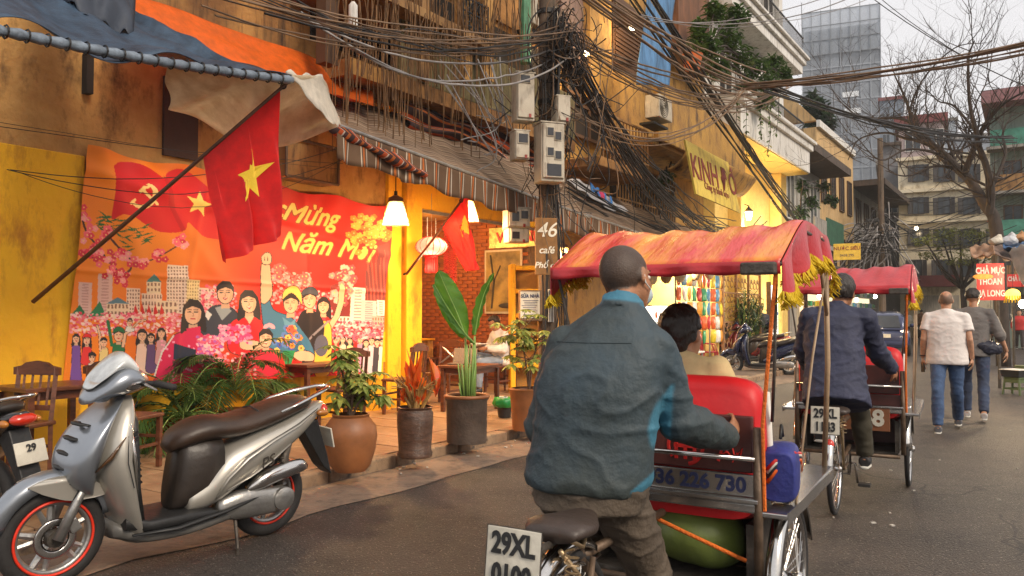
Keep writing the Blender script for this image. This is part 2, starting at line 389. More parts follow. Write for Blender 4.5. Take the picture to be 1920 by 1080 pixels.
M_iron = mat('black_iron', (.02, .018, .017), .5, .3)
def slot(mb, x0, x1, y0, y1, l, d, s0, l0, mi=0):        # a block on the street front, its near face l metres left, seen between two columns
    a = ASL(x0, (y0 + y1) / 2, l)[0]; b = ASL(x1, (y0 + y1) / 2, l)[0]; xm = (x0 + x1) / 2
    zt = ASL(xm, y0, l)[2]; zb = ASL(xm, y1, l)[2]
    mb.b2(a - s0, b - s0, l - l0, l - l0 + d, zb, zt, mi=mi); return a, b, zb, zt

# cafe house
S0 = 2.4
cafe = street('cafe_house', 'yellow limewashed old cafe house with open brick front and stained upper wall', 'house', S0, 7.6)
m = MB()
m.b2(0, 8.3 - S0, 0, .22, 0, 4.35)
m.b2(8.3 - S0, 12.6 - S0, 0, .22, 3.4, 4.35)
m.build('wall', M_old, cafe)
m = MB(); m.b2(0, 8.2 - S0, -.012, 0, .1, .78); m.b2(6.6-S0, 8.25 - S0, -.012, 0, .78, 1.2); m.build('painted_dado', M_yel, cafe)
for a, b, pr, top in ((3.0, 4.02, .05, 2.95), (8.24, 8.52, .06, 3.5), (8.56, 8.9, .12, 3.42)):
    m = MB(); m.b2(a - S0, b - S0, -pr, .22 if a > 8 else 0, .1, top); m.build('pilaster', M_yel, cafe, bevel=.012)
m = MB(); m.b2(8.92 - S0, 12.3 - S0, -.05, .2, 3.0, 3.4); m.build('lintel', M_yel, cafe, bevel=.01)
m = MB(); m.b2(8.92 - S0, 12.3 - S0, -.07, -.03, 2.94, 2.985); m.build('awning_rail', M_steel, cafe)
m = MB(); m.b2(0, 9.9, 0, .25, 4.36, 12); m.build('upper_wall', M_filthy, cafe)
# room behind the opening: brick side wall, back wall, floor, ceiling
M_mort = mat('mortar', (.16, .09, .05), .95)
M_brk = mat('red_brick', (.42, .12, .03), .85, 0, .5, 1.7, rgb2=(.2, .06, .025), bump=.6, bscale=30)
m = MB(); m.b2(12.34 - S0, 12.5 - S0, .2, 4.2, .1, 3.4); m.build('side_wall', M_mort, cafe)
m = MB(); m.b2(8.3 - S0, 12.34 - S0, 4.2, 4.4, .1, 3.4); m.build('back_wall', M_mort, cafe)
m = MB(); m.b2(8.3 - S0, 12.34 - S0, .23, 4.2, 3.3, 3.39); m.build('ceiling', M_old, cafe)
m = MB(); m.b2(8.3 - S0, 12.34 - S0, -.1, 4.2, .06, .135); m.build('floor', M_tile, cafe)
bm_ = MB(); bm_.box((0, 0, 0), (.05, .215, .062)); bme = bm_.mesh('brick', M_brk)
bcount = 0; rest = MB()
for r in range(46):
    for c in range(17):
        y = .35 + c * .228 + (.114 if r % 2 else 0); z = .17 + r * .07
        if y > 4.1: continue
        near = .3 < y < 3.2 and .75 < z < 3.0 and bcount < 296
        if near:
            o = bpy.data.objects.new('brick', bme); COL.objects.link(o); o.parent = cafe; bcount += 1
            o.location = (12.325 - S0 + rng.uniform(-.012, .006), y, z); o.rotation_euler = (0, rng.uniform(-.02, .02), rng.uniform(-.015, .015))
        else: rest.box((12.325 - S0 + rng.uniform(-.012, .006), y, z), (.05, .215, .062))
for r in range(46):
    for c in range(17): rest.box((8.4 - S0 + c * .235 + (.117 if r % 2 else 0), 4.195 - rng.uniform(-.01, .006), .17 + r * .07), (.22, .05, .06))
rest.build('brickwork', M_brk, cafe, kind='stuff')
# upper storey: balcony, posts, dark panel for shade
m = MB(); slot(m, 648, 960, 168, 200, 6.9, .7, S0, 7.6); 
z_b = 4.75
a1, b1 = ASL(655, 150, 6.9)[0], 12.4
mm = MB(); mm.b2(a1 - S0, b1 - S0, -.72, 0, 4.35, 4.55); mm.build('balcony_slab', M_filthy, cafe)
mm = MB(); mm.b2(a1 + .9 - S0, b1 - S0, -.72, -.6, 4.55, 5.35); mm.build('balcony_parapet', M_mossy, cafe, bevel=.02)
mm = MB(); mm.b2(a1 - S0, b1 - S0, -.02, -.004, 4.9, 6.3); mm.build('opening_shade', M_dark, cafe)  # flat dark sheet painted in for the shading above the parapet
mm = MB(); mm.b2(a1 - .35 - S0, a1 + 2.6 - S0, -1.0, .0, 5.3, 5.42); mm.build('tin_ledge', M_rust, cafe)
for x0, x1, mt_, l in ((612, 636, M_brown, 6.85), (868, 886, M_old, 6.8), (908, 926, M_old, 6.8), (790, 806, M_rust, 6.8)):
    mm = MB(); aa, bb, _, _ = slot(mm, x0, x1, -400, 120 if x0 < 650 else 150, l, .16, S0, 7.6); mm.build('post', mt_, cafe)
mm = MB(); mm.b2(8.2 - S0, 12.4 - S0, -.06, -.021, 6.4, 9); mm.build('shutter_panel', M_filthy, cafe)
mm = MB()
q = ASL(985, 60, 6.7); mm.tube([(q[0] - S0, q[1] - 7.6, 5.4), (q[0] - S0, q[1] - 7.6, 9)], .09, 10); mm.build('drainpipe', mat('green_pipe', (.09, .25, .13), .5, 0, .4, 5), cafe)
# ornamental grille
mm = MB(); g0 = ASL(868, 70, 6.75); g1 = ASL(915, 70, 6.75); zz0, zz1 = 5.36, 6.0
for i in range(9):
    x_ = g0[0] + (g1[0] - g0[0]) * i / 8 - S0; mm.b2(x_ - .01, x_ + .01, -.86, -.84, zz0, zz1)
for k in range(4):
    mm.b2(g0[0] - S0, g1[0] - S0, -.865, -.845, zz0 + k * .2, zz0 + .02 + k * .2)
for i in range(4):
    for k in range(3): mm.ring(.06, .008, 12, 5, Matrix.Translation((g0[0] - S0 + .08 + i * (g1[0] - g0[0]) / 4.1, -.87, zz0 + .11 + .2 * k)))
mm.build('iron_grille', M_iron, cafe)
# wall niches and the metal box under the tarp
mm = MB(); slot(mm, 308, 372, 150, 296, 7.56, .035, S0, 7.6); mm.build('niche_shade', mat('niche_dark', (.045, .018, .012), .8), cafe)  # dark panel colour stands in for the shade inside the recess
mm = MB(); slot(mm, 163, 176, 100, 175, 7.5, .09, S0, 7.6); mm.build('pipe_stub', M_dark, cafe)
mm = MB(); slot(mm, 536, 634, 268, 338, 7.3, .29, S0, 7.6); o = mm.build('metal_box', M_rust, cafe)
mm = MB()
aa = ASL(536, 300, 7.29); bb = ASL(634, 300, 7.29); zt = ASL(585, 268, 7.29)[2]; zb = ASL(585, 338, 7.29)[2]
for (p, q_) in (((aa[0], zb), (aa[0], zt)), ((bb[0], zb), (bb[0], zt)), ((aa[0], zb), (bb[0], zb)), ((aa[0], zt), (bb[0], zt))):
    mm.tube([(p[0] - S0, 7.28 - 7.6, p[1]), (q_[0] - S0, 7.28 - 7.6, q_[1])], .018, 6)
mm.build('box_frame', M_brown, cafe)
# red lettering strip and picture inside the room (on the side wall)
M_red = mat('red_print', (.62, .015, .012), .5, var=.1); M_goldp = mat('gold_print', (.75, .5, .05), .5)
mm = MB(); mm.b2(-.02, 0, -.42, .42, -.6, .6); pic = street('picture', 'framed brown picture on the cafe brick wall behind the flag', 'picture', 12.28, 8.35, 2.05)
mm.build('frame', mat('pale_frame', (.5, .42, .3), .5), pic)
mm = MB(); mm.b2(-.026, -.0205, -.38, .38, -.56, .56); mm.build('canvas', mat('ochre_picture', (.3, .2, .05), .6, 0, .6, 3), pic)
mm = MB(); mm.tube([(-.03, .25, -.5), (-.03, .2, 0), (-.03, .28, .5)], .02, 5); mm.tube([(-.03, .2, 0), (-.03, .05, .3)], .012, 5); mm.ball((-.03, -.1, -.45), (.01, .2, .05), 8, 5); mm.build('painted_figure', mat('dark_paint', (.04, .03, .02), .7), pic)
o = street('garland_sign', 'foil garland sign with red letters above the cafe brick wall', 'sign', 12.25, 8.1, 2.86)
mm = MB(); mm.b2(-.012, 0, -1.0, .55, -.18, .2); mm.build('foil_board', mat('foil', (.45, .38, .12), .35, .4, .6, 14), o)
mm = MB(); mm.text('VIET NEM', .27, .006, Matrix.Translation((-.02, -.2, 0)) @ Matrix.Rotation(R(-90), 4, 'Z') @ Matrix.Rotation(R(90), 4, 'X'), bold=.008); mm.build('lettering', M_red, o)

# house next door: yellow plaster, railed balcony, shuttered window
S1 = 12.62
nb = street('balcony_house', 'old yellow house with rusty railed balcony over its brown striped awning', 'house', S1, 7.6)
def sb(m, s0, s1, l0, l1, z0, z1): m.b2(s0 - S1, s1 - S1, l0 - 7.6, l1 - 7.6, z0, z1); return m
M_ylit = mat('cream_yellow_lit_wall', (.72, .50, .14), .8, var=.12)
M_yel2 = stained('pale_yellow_plaster', (.50, .28, .06), (.30, .16, .045), (.08, .045, .025), .85, 1.1, (2, 2, .6), k=.5, bump=.5)
sb(MB(), S1, 20.88, 7.6, 8, 3.0, 12.5).build('wall', M_yel2, nb)
sb(MB(), S1, 16.6, 7.75, 7.95, 0, 3.0).build('ground_wall', M_yel2, nb); sb(MB(), 16.6, 16.75, 7.96, 10.4, 0, 3.0).build('shop_side_wall', M_yel2, nb); sb(MB(), 16.6, 20.88, 10.4, 10.6, 0, 3.0).build('shop_back_wall', M_ylit, nb); sb(MB(), 20.74, 20.88, 7.7, 10.4, 0, 3).build('party_wall', M_ylit, nb)
sb(MB(), 12.62, 14.8, 6.5, 7.6, 4.1, 4.28).build('balcony_slab', M_filthy, nb, bevel=.02)
m = MB()
for i in range(16): sb(m, 12.66 + i * .14, 12.68 + i * .14, 6.52, 6.54, 4.28, 5.1)
sb(m, 12.62, 14.8, 6.51, 6.55, 5.08, 5.12); sb(m, 12.62, 14.8, 6.51, 6.55, 4.42, 4.45)
m.build('railing', M_rust, nb)
m = MB(); a, b, zb, zt = slot(m, 1052, 1102, -300, 130, 7.45, .14, S1, 7.6); m.build('grey_panel', stained('grey_red_plaster', (.25, .17, .14), (.17, .1, .08), (.08, .05, .04), .9), nb)
m = MB(); slot(m, 1106, 1146, -300, 190, 7.3, .3, S1, 7.6); m.build('column', M_yel2, nb)
m = MB(); slot(m, 1150, 1215, 10, 135, 7.52, .07, S1, 7.6); win = m.build('window', M_brown, nb)
m = MB()
a, b, zb, zt = slot(MB(), 1152, 1213, 12, 132, 7.5, .1, S1, 7.6)
for i in range(14): m.b2(a - S1 + .05, b - S1 - .05, -.11, -.085, zb + .08 + i * (zt - zb - .1) / 14, zb + .13 + i * (zt - zb - .1) / 14)
m.build('louvre', M_brown, win); 
m = MB(); slot(m, 1272, 1330, -60, 120, 7.1, .4, S1, 7.6); m.build('wooden_door', mat('rust_wood', (.17, .07, .03), .7, 0, .5, 4, stretch=(1, 1, .3)), nb)
sb(MB(), 14.8, 20.4, 6.3, 6.42, 4.95, 6.1).build('balcony_parapet', M_yel2, nb, bevel=.02)
sb(MB(), 14.8, 20.4, 6.42, 7.6, 4.88, 5.02).build('balcony_floor', M_yel2, nb)
m = MB()                                                             # curved hood under the parapet
rows = []
for t in np.linspace(0, 1, 9): rows.append([(s - S1, 5.95 - 7.6 + .5 * t, 4.9 - .55 * math.sin(t * 1.5) + .12 * t - .0 * s) for s in np.linspace(15.6, 20.2, 10)])
m.sheet(rows); m.build('hood', M_yel2, nb, smooth=True, solid=.06)
sb(MB(), 15.2, 18.6, 7.5, 7.6, 3.2, 4.7).build('opening_shade', M_dark, nb)  # flat dark panel stands in for shade behind the bars
m = MB()
for i in range(24): sb(m, 15.2 + i * .14, 15.22 + i * .14, 7.42, 7.44, 3.2, 4.7)
for z in (3.4, 3.9, 4.4): sb(m, 15.2, 18.6, 7.415, 7.445, z, z + .03)
m.build('window_bars', M_rust, nb)
# white villa
S2 = 20.9
vil = street('white_villa', 'tall white house with moulded balcony ledges and black iron railings', 'house', S2, 7.6)
def vb(m, s0, s1, l0, l1, z0, z1): m.b2(s0 - S2, s1 - S2, l0 - 7.6, l1 - 7.6, z0, z1); return m
M_wh = stained('white_stucco', (.70, .68, .64), (.58, .55, .5), (.35, .32, .28), .7, 1, (3, 3, .6), k=.4, bump=.15)
M_ylit = mat('cream_yellow_lit_wall', (.72, .50, .14), .8, var=.12)  # warm yellow light on the villa's lower walls is put into this colour
vb(MB(), S2, 28.5, 7.55, 12, 6.6, 18).build('wall', M_wh, vil)
vb(MB(), S2, 28.5, 7.7, 12, 0, 6.3).build('ground_floor_wall', M_ylit, vil)
for z, pr in ((6.3, 6.55), (9.8, 6.75), (13.2, 6.75)):
    m = MB()
    vb(m, S2, 28.5, pr, 7.6, z, z + .75 if z < 7 else z + .3); vb(m, S2, 28.62, pr - .1, 7.62, z + (.76 if z < 7 else .31), z + (.98 if z < 7 else .5)); vb(m, S2, 28.75, pr - .2, 7.64, z + (.99 if z < 7 else .51), z + (1.1 if z < 7 else .6))
    m.build('balcony_ledge', M_wh, vil, bevel=.02)
vb(MB(), S2, 28.45, 6.6, 7.6, 6.27, 6.295).build('soffit', M_ylit, vil)  # underside of the white ledge coloured as if lit yellow
for s_ in (21.2, 23.2, 25.4, 27.9):
    vb(MB(), s_, s_ + .45, 7.38, 7.55, 7.41, 18).build('pilaster', M_wh, vil, bevel=.015)
for z in (7.42, 10.42, 13.82):
    for s_ in (21.9, 24.1, 26.4):
        vb(MB(), s_, s_ + 1.1, 7.5, 7.58, z + .1, z + 2.0).build('window', M_dark, vil)
        m = MB(); vb(m, s_ - .06, s_, 7.46, 7.6, z + .1, z + 2.06); vb(m, s_ + 1.1, s_ + 1.16, 7.46, 7.6, z + .1, z + 2.06); vb(m, s_ + .52, s_ + .58, 7.47, 7.5, z + .1, z + 2); vb(m, s_ - .06, s_ + 1.16, 7.46, 7.6, z + 2.06, z + 2.14); m.build('window_frame', M_wh, vil)
    m = MB()
    for k in range(54): m.tube([(.1 + k * .138, 6.72 - 7.6, z), (.1 + k * .138, 6.72 - 7.6, z + .62)], .011, 4)
    vb(m, S2, 28.45, 6.7, 6.74, z + .6, z + .64); vb(m, S2, 28.45, 6.71, 6.73, z + .12, z + .14)
    m.build('railing', M_iron, vil)
for a_, b_ in ((23.2, 23.5), (27.6, 28.3), (20.95, 21.2)): vb(MB(), a_, b_, 7.3, 7.7, .1, 6.26).build('column', M_ylit, vil, bevel=.02)
 

# small grey house with green balcony, then an ochre gabled house, then a dark narrow one
def bld(name, label, s, l, parts, group=None):
    o = street(name, label, 'house', s, l, group=group)
    for nm, mt_, boxes, kw in parts:
        mb_ = MB()
        for bx in boxes: mb_.b2(*bx)
        mb_.build(nm, mt_, o, **kw)
    return o
M_gry = stained('grey_stucco', (.34, .32, .29), (.25, .23, .2), (.11, .1, .09), .9, 1.4)
M_och = stained('ochre_stucco', (.62, .42, .2), (.5, .32, .14), (.25, .17, .1), .9, 1.2)
M_grn = mat('green_sheet', (.03, .1, .06), .6, 0, .4, 3)
M_win = mat('window_glass', (.05, .06, .07), .15, 0, .5, 2, bump=0)
M_roofd = stained('dark_roof', (.1, .075, .06), (.07, .05, .04), (.03, .025, .02), .9, 2)
def win_rows(o, nx, nz, x0, dx, z0, dz, w_, h_, y, mf, sides=True, group=True):
    for i in range(nx):
        for k in range(nz):
            f_ = MB(); X = x0 + i * dx; Z = z0 + k * dz
            f_.b2(X, X + w_, y - .03, y, Z, Z + h_); wn = f_.build('window', M_win, o)
            f_ = MB(); f_.b2(X - .05, X, y - .07, y, Z - .05, Z + h_ + .05); f_.b2(X + w_, X + w_ + .05, y - .07, y, Z - .05, Z + h_ + .05); f_.b2(X, X + w_, y - .07, y, Z - .05, Z); f_.b2(X, X + w_, y - .07, y, Z + h_, Z + h_ + .05); f_.b2(X + w_ / 2 - .025, X + w_ / 2 + .025, y - .06, y - .031, Z, Z + h_)
            f_.build('frame', mf, wn)
gh = bld('grey_house', 'narrow grey house with a green sheeted balcony beyond the white villa', 29.2, 7.7, [
    ('wall', M_gry, [(0, 6, 0, 5, 0, 7.2)], {}), ('balcony_slab', M_gry, [(.5, 5.5, -1.0, 0, 3.9, 4.1)], {}),
    ('balcony_screen', M_grn, [(2.4, 5.5, -1.03, -.99, 4.1, 5.1)], {}), ('balcony_wall', M_gry, [(.5, 2.38, -1.03, -.95, 4.1, 4.95)], {}),
    ('roof', M_roofd, [(-.2, 6.3, -1.2, 5, 7.2, 7.5)], {}), ('awning_shed', M_roofd, [(0, 6, -1.5, 0, 3.1, 3.2)], {})])
win_rows(gh, 3, 1, .5, 1.8, 5.0, 3, 1.1, 1.7, 0, M_wh)
oh = bld('ochre_house', 'ochre plastered house with tall gable past the grey house', 35.6, 7.9, [('wall', M_och, [(0, 8, 0, 6, 0, 9.5)], {}), ('parapet', M_wh, [(0, 8, -.15, 0, 9.5, 9.8)], {})])
m = MB(); m.prism([(0, 9.8), (6, 9.8), (5.2, 10.7), (3, 12.6), (.8, 10.7)], .3, Matrix.Translation((.2, 0, 0)) @ Matrix.Rotation(R(90), 4, 'Z')); m.build('gable', M_och, oh)
win_rows(oh, 4, 2, .7, 1.9, 3.4, 3, .9, 1.6, 0, M_brown)
M_slate = mat('slate_wall', (.17, .17, .18), .8, var=.3, scale=1)
mat('maroon_roof', (.2, .05, .05), .7)
dh = bld('dark_house', 'low dark weathered house with tin roof behind the wire pole', 44, 8, [('wall', M_gry, [(0, 10, 0, 6, 0, 8)], {}), ('roof', M_roofd, [(-.3, 10, -1.6, 6, 8, 8.3)], {}), ('tin_awning', M_roofd, [(0, 10, -2.2, 0, 3.4, 3.5)], {})])
win_rows(dh, 4, 2, .8, 2.3, 3.8, 2.4, 1.2, 1.3, 0, M_brown)
# facing the camera: cream building closing the street, tower and blocks behind
def facing(name, label, xl, xr, Y, ztop, d, mt_, cat='building', rz=0):
    p = AY(xl, 588, Y); an = math.atan(((xl + xr) / 2 - 960) / FPX); e = Vector((math.cos(an), -math.sin(an), 0)); k = (xr - 960) / FPX
    wd = (k * p.y - p.x) / (e.x - k * e.y)
    o = thing(name, label, cat, (p.x, Y, 0), -an)
    MB().b2(0, wd, 0, d, 0, ztop).build('wall', mt_, o); return o, wd
def pf(o, x, y):                                                     # point of its front seen at a pixel, in its own frame
    an = o.rotation_euler.z; n_ = Vector((-math.sin(an), math.cos(an), 0)); d = ray(x, y); k = (o.location - C0).dot(n_) / d.dot(n_); q = C0 + d * k - o.location
    return Vector((q.x * math.cos(an) + q.y * math.sin(an), 0, q.z + CAMH - CAMH))
M_crm = stained('cream_wall', (.74, .65, .48), (.64, .56, .4), (.35, .28, .18), .85, .5, (1, 1, .4), k=.4, bump=.1)
zc = AY(1700, 300, 48).z
cr, wd = facing('cream_building', 'long cream building with shuttered windows closing the end of the street', 1688, 1905, 48, zc, 10, M_crm)
M_shut = mat('dark_shutter', (.055, .05, .05), .6)
for (x, y, open_) in ((1722, 386, 1), (1770, 386, 1), (1817, 386, 1), (1722, 445, 1), (1770, 445, 1), (1817, 445, 1), (1718, 503, 1), (1767, 503, 1), (1815, 503, 1), (1870, 386, 1), (1870, 445, 1), (1722, 325, 1), (1770, 325, 1), (1817, 325, 1)):
    p = pf(cr, x, y); X = p.x; Z = p.z
    wn = MB().b2(X - .28, X + .28, -.05, 0, Z - .45, Z + .45).build('window', M_win, cr)
    MB().b2(X - .34, X - .28, -.08, 0, Z - .5, Z + .5).b2(X + .28, X + .34, -.08, 0, Z - .5, Z + .5).b2(X - .02, X + .02, -.075, -.051, Z - .45, Z + .45).b2(X - .28, X + .28, -.08, 0, Z + .45, Z + .52).b2(X - .28, X + .28, -.08, 0, Z - .52, Z - .45).build('frame', M_shut, wn)
    for sgn in (-1, 1): MB().box((X + sgn * .46, -.12, Z), (.22, .04, .98), rz=sgn * -.25).build('shutter', M_shut, wn)
for z in (AY(1700, 360, 48).z, AY(1700, 418, 48).z, zc): MB().b2(-.1, wd + .1, -.25, 0, z - .12, z + .08).build('string_course', M_crm, cr)
p = pf(cr, 1762, 535); MB().b2(p.x - 1, p.x + 1.1, -1.2, 0, p.z - .1, p.z + .55).build('shop_canopy', mat('maroon_canopy', (.14, .03, .03), .7), cr)
MB().b2(p.x - .9, p.x + 1.0, -.06, -.003, 0, p.z - .6).build('shop_grille', mat('pale_grille', (.5, .45, .38), .7, 0, .5, 12, stretch=(6, 1, .2)), cr)
mr, wd = facing('maroon_topped_building', 'grey building topped with a maroon roof storey behind the cream one', 1690, 1775, 62, AY(1700, 226, 62).z, 6, mat('pinkish_wall', (.42, .33, .32), .8))
MB().b2(-.3, wd + .3, -.4, 6, AY(1700, 236, 62).z, AY(1700, 221, 62).z).build('roof', MATS['maroon_roof'], mr)
win_rows(mr, 2, 1, .5, 1.6, AY(1700, 285, 62).z, 2, 1, 1.5, 0, M_wh)
bh, wd = facing('slate_house', 'slate grey plain narrow house left of the cream building', 1655, 1692, 50, AY(1700, 275, 50).z, 6, M_slate)
win_rows(bh, 1, 3, .3, 1, 3, 2.4, .6, 1.2, 0, M_gry); MB().b2(-.1, wd+.1, -.3, 6, AY(1700, 275, 50).z, AY(1700, 270, 50).z).build('roof', M_roofd, bh)
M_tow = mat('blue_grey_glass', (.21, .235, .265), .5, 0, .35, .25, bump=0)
Yt = 150
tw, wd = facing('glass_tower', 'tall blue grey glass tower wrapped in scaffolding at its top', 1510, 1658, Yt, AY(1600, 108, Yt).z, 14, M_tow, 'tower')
zt = AY(1600, 108, Yt).z; z2 = AY(1600, 28, Yt).z
m = MB(); 
for k in range(15): m.b2(-.05, wd + .05, -.12, 0, 6 + k * 3.2, 6.25 + k * 3.2)
m.build('floor_band', mat('pale_band', (.3, .33, .37), .6), tw)
m = MB()
for k in range(9): m.b2(k * wd / 8 - .08, k * wd / 8 + .08, -.14, 0, 4, zt)
m.build('mullion', MATS['pale_band'], tw)
m = MB(); m.b2(.4, wd - .4, 1, 13, zt, z2 - 3); m.build('upper_core', mat('raw_concrete', (.34, .36, .38), .9), tw)
M_net = translucent('scaffold_net', (.55, .6, .66), .9, .5)
nn = M_net.node_tree; tr = nn.nodes.new('ShaderNodeBsdfTransparent'); mx = nn.nodes.new('ShaderNodeMixShader'); mx.inputs[0].default_value = .45
o_ = nn.nodes['Material Output']; s_ = o_.inputs[0].links[0].from_socket; nn.links.new(s_, mx.inputs[1]); nn.links.new(tr.outputs[0], mx.inputs[2]); nn.links.new(mx.outputs[0], o_.inputs[0])
m = MB(); m.b2(0, wd, -.3, -.25, zt, z2); m.b2(0, .05, -.25, 13, zt, z2); m.b2(wd - .05, wd, -.25, 13, zt, z2); m.build('scaffold_net', M_net, tw)
m = MB()
for k in range(9): m.b2(k * wd / 8 - .06, k * wd / 8 + .06, -.5, -.35, zt - 1, z2 + (2.2 if k % 3 == 0 else .2))
for k in range(4): m.b2(0, wd, -.5, -.35, zt + (z2 - zt) * k / 3 - .06, zt + (z2 - zt) * k / 3 + .06)
m.build('scaffold_pole', mat('grey_pole', (.2, .22, .24), .6), tw)
for (x, yy) in ((1596, 177), (1600, 208)):
    p = pf(tw, x, yy); MB().b2(p.x - 1.5, p.x + 1.3, -.2, -.15, p.z - .5, p.z + .5).build('pale_window', mat('bright_glass', (.75, .78, .8), .3), tw)
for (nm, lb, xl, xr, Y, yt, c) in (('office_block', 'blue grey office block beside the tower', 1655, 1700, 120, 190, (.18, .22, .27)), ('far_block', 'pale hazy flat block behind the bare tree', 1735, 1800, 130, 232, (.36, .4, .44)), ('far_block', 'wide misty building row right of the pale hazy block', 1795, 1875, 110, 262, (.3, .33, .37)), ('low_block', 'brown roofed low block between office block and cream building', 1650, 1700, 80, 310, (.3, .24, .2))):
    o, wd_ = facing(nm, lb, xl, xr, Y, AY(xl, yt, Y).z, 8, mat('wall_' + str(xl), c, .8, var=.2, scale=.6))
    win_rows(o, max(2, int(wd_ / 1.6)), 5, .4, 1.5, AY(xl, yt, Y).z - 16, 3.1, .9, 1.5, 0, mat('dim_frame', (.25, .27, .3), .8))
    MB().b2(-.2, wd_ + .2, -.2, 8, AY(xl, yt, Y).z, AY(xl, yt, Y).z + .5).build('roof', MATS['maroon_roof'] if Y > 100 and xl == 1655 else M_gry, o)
gb, wd = facing('teal_building', 'teal netted building with pink roof at the right edge', 1862, 1990, 34, AY(1870, 205, 34).z, 10, stained('teal_wall', (.17, .25, .22), (.22, .24, .21), (.08, .1, .1), .9, 1))
zt = AY(1870, 205, 34).z
MB().b2(-.25, wd, -1.2, 10, zt, zt + .55).build('roof', mat('pink_roof', (.30, .15, .16), .7), gb)
for k in range(4): MB().b2(-.1, wd, -.9, 0, zt - 1.9 - k * 1.9, zt - 1.78 - k * 1.9).build('balcony_slab', M_gry, gb); MB().b2(0.05, wd, -.88, -.84, zt - 1.77 - k * 1.9, zt - 1.1 - k * 1.9).build('balcony_front', mat('green_net', (.08, .28, .21), .8, 0, .4, 2) if k % 2 == 0 else M_rust, gb)
win_rows(gb, 2, 4, .5, 1.1, 1.2, 1.9, .6, 1.0, 0, M_brown)
# ================= the printed banner =================
CW, CH = 1440, 1080
def homog(src, dst):
    A = []; b = []
    for (x, y), (u, v) in zip(src, dst):
        A += [[x, y, 1, 0, 0, 0, -u * x, -u * y], [0, 0, 0, x, y, 1, -v * x, -v * y]]; b += [u, v]
    h = np.linalg.solve(np.array(A, float), np.array(b, float)); return np.append(h, 1).reshape(3, 3)
class Print:                                            # paints flat colours onto the vertices of a cloth grid
    def __init__(s, nu, nv, corners):                    # corners of the cloth in drawing units: tl tr br bl
        H = homog([(0, 0), (1, 0), (1, 1), (0, 1)], corners)
        u, v = np.meshgrid(np.linspace(0, 1, nu), np.linspace(0, 1, nv))
        q = np.stack([u, v, np.ones_like(u)], -1) @ H.T
        s.X = q[..., 0] / q[..., 2]; s.Y = q[..., 1] / q[..., 2]; s.C = np.zeros((nv, nu, 3)); s.nu, s.nv = nu, nv
        s.rows = s.Y.mean(1); s.U, s.V = u, v
    def fill(s, mask, c, a=1): s.C[mask] = s.C[mask] * (1 - a) + np.array(c) * a
    def poly(s, pts, c, a=1):
        P = np.array(pts, float); x0, y0 = P.min(0); x1, y1 = P.max(0)
        m = (s.X >= x0) & (s.X <= x1) & (s.Y >= y0) & (s.Y <= y1)
        if not m.any(): return
        x = s.X[m]; y = s.Y[m]; ins = np.zeros(x.shape, bool); n = len(P)
        for i in range(n):
            xa, ya = P[i]; xb, yb = P[(i + 1) % n]
            if ya == yb: continue
            ins ^= ((ya > y) != (yb > y)) & (x < (xb - xa) * (y - ya) / (yb - ya) + xa)
        idx = np.where(m); s.C[idx[0][ins], idx[1][ins]] = s.C[idx[0][ins], idx[1][ins]] * (1 - a) + np.array(c) * a
    def ell(s, x, y, a, b, c, al=1, rot=0):
        m = (abs(s.X - x) < max(a, b)) & (abs(s.Y - y) < max(a, b)); dx = s.X - x; dy = s.Y - y; cr, sr = math.cos(rot), math.sin(rot)
        m &= ((dx * cr + dy * sr) / a) ** 2 + ((-dx * sr + dy * cr) / b) ** 2 < 1; s.fill(m, c, al)
    def line(s, pts, w, c):
        for (x0, y0), (x1, y1) in zip(pts[:-1], pts[1:]):
            dx, dy = x1 - x0, y1 - y0; L = math.hypot(dx, dy) or 1; nx, ny = -dy / L * w / 2, dx / L * w / 2
            s.poly([(x0 + nx, y0 + ny), (x1 + nx, y1 + ny), (x1 - nx, y1 - ny), (x0 - nx, y0 - ny)], c)
        for x, y in pts: s.ell(x, y, w / 2, w / 2, c)
    def outl(s, pts, c, w=3, k=(.02, .012, .012)):
        q = [(p.x, p.y) for p in crv([(x, y, 0) for x, y in list(pts) + [pts[0]]], len(pts) * 4)]
        s.poly(q, c)
        if w: s.line(q, w, k)
    def text(s, st, x, y, size, c, shear=.25, rot=0, sx=1, bold=0, persp=0):
        vs, fs = text_geo(st, size, 0, shear, 'LEFT', bold); cr, sr = math.cos(rot), math.sin(rot)
        V = [(x + (vx * sx) * cr + vy * sr, y - vy * cr + vx * sx * sr) for vx, vy, _ in vs]
        for f in fs: s.poly([V[i] for i in f], c)
BN, BM = 640, 350
pr = Print(BN, BM, [(140, 28), (1412, 290), (1366, 985), (24, 1056)])
X, Y = pr.X, pr.Y
nr = np.random.RandomState(5)
# sky of the print: orange at the left running into red at the right
t = np.clip((X - 330 + (Y - 300) * .25) / 620, 0, 1)[..., None]
pr.C[:] = np.array((.84, .21, .008)) * (1 - t) + np.array((.60, .012, .008)) * t
glow = np.exp(-((X - 420) ** 2 / 90000 + (Y - 470) ** 2 / 20000))[..., None]; pr.C[:] = pr.C * (1 - .35 * glow) + np.array((.9, .33, .02)) * .35 * glow
RED = (.62, .008, .01); YEL = (.85, .55, .06); BLK = (.018, .012, .014); SKIN = (.78, .46, .28); SKN2 = (.66, .3, .16); WHT = (.75, .7, .62)
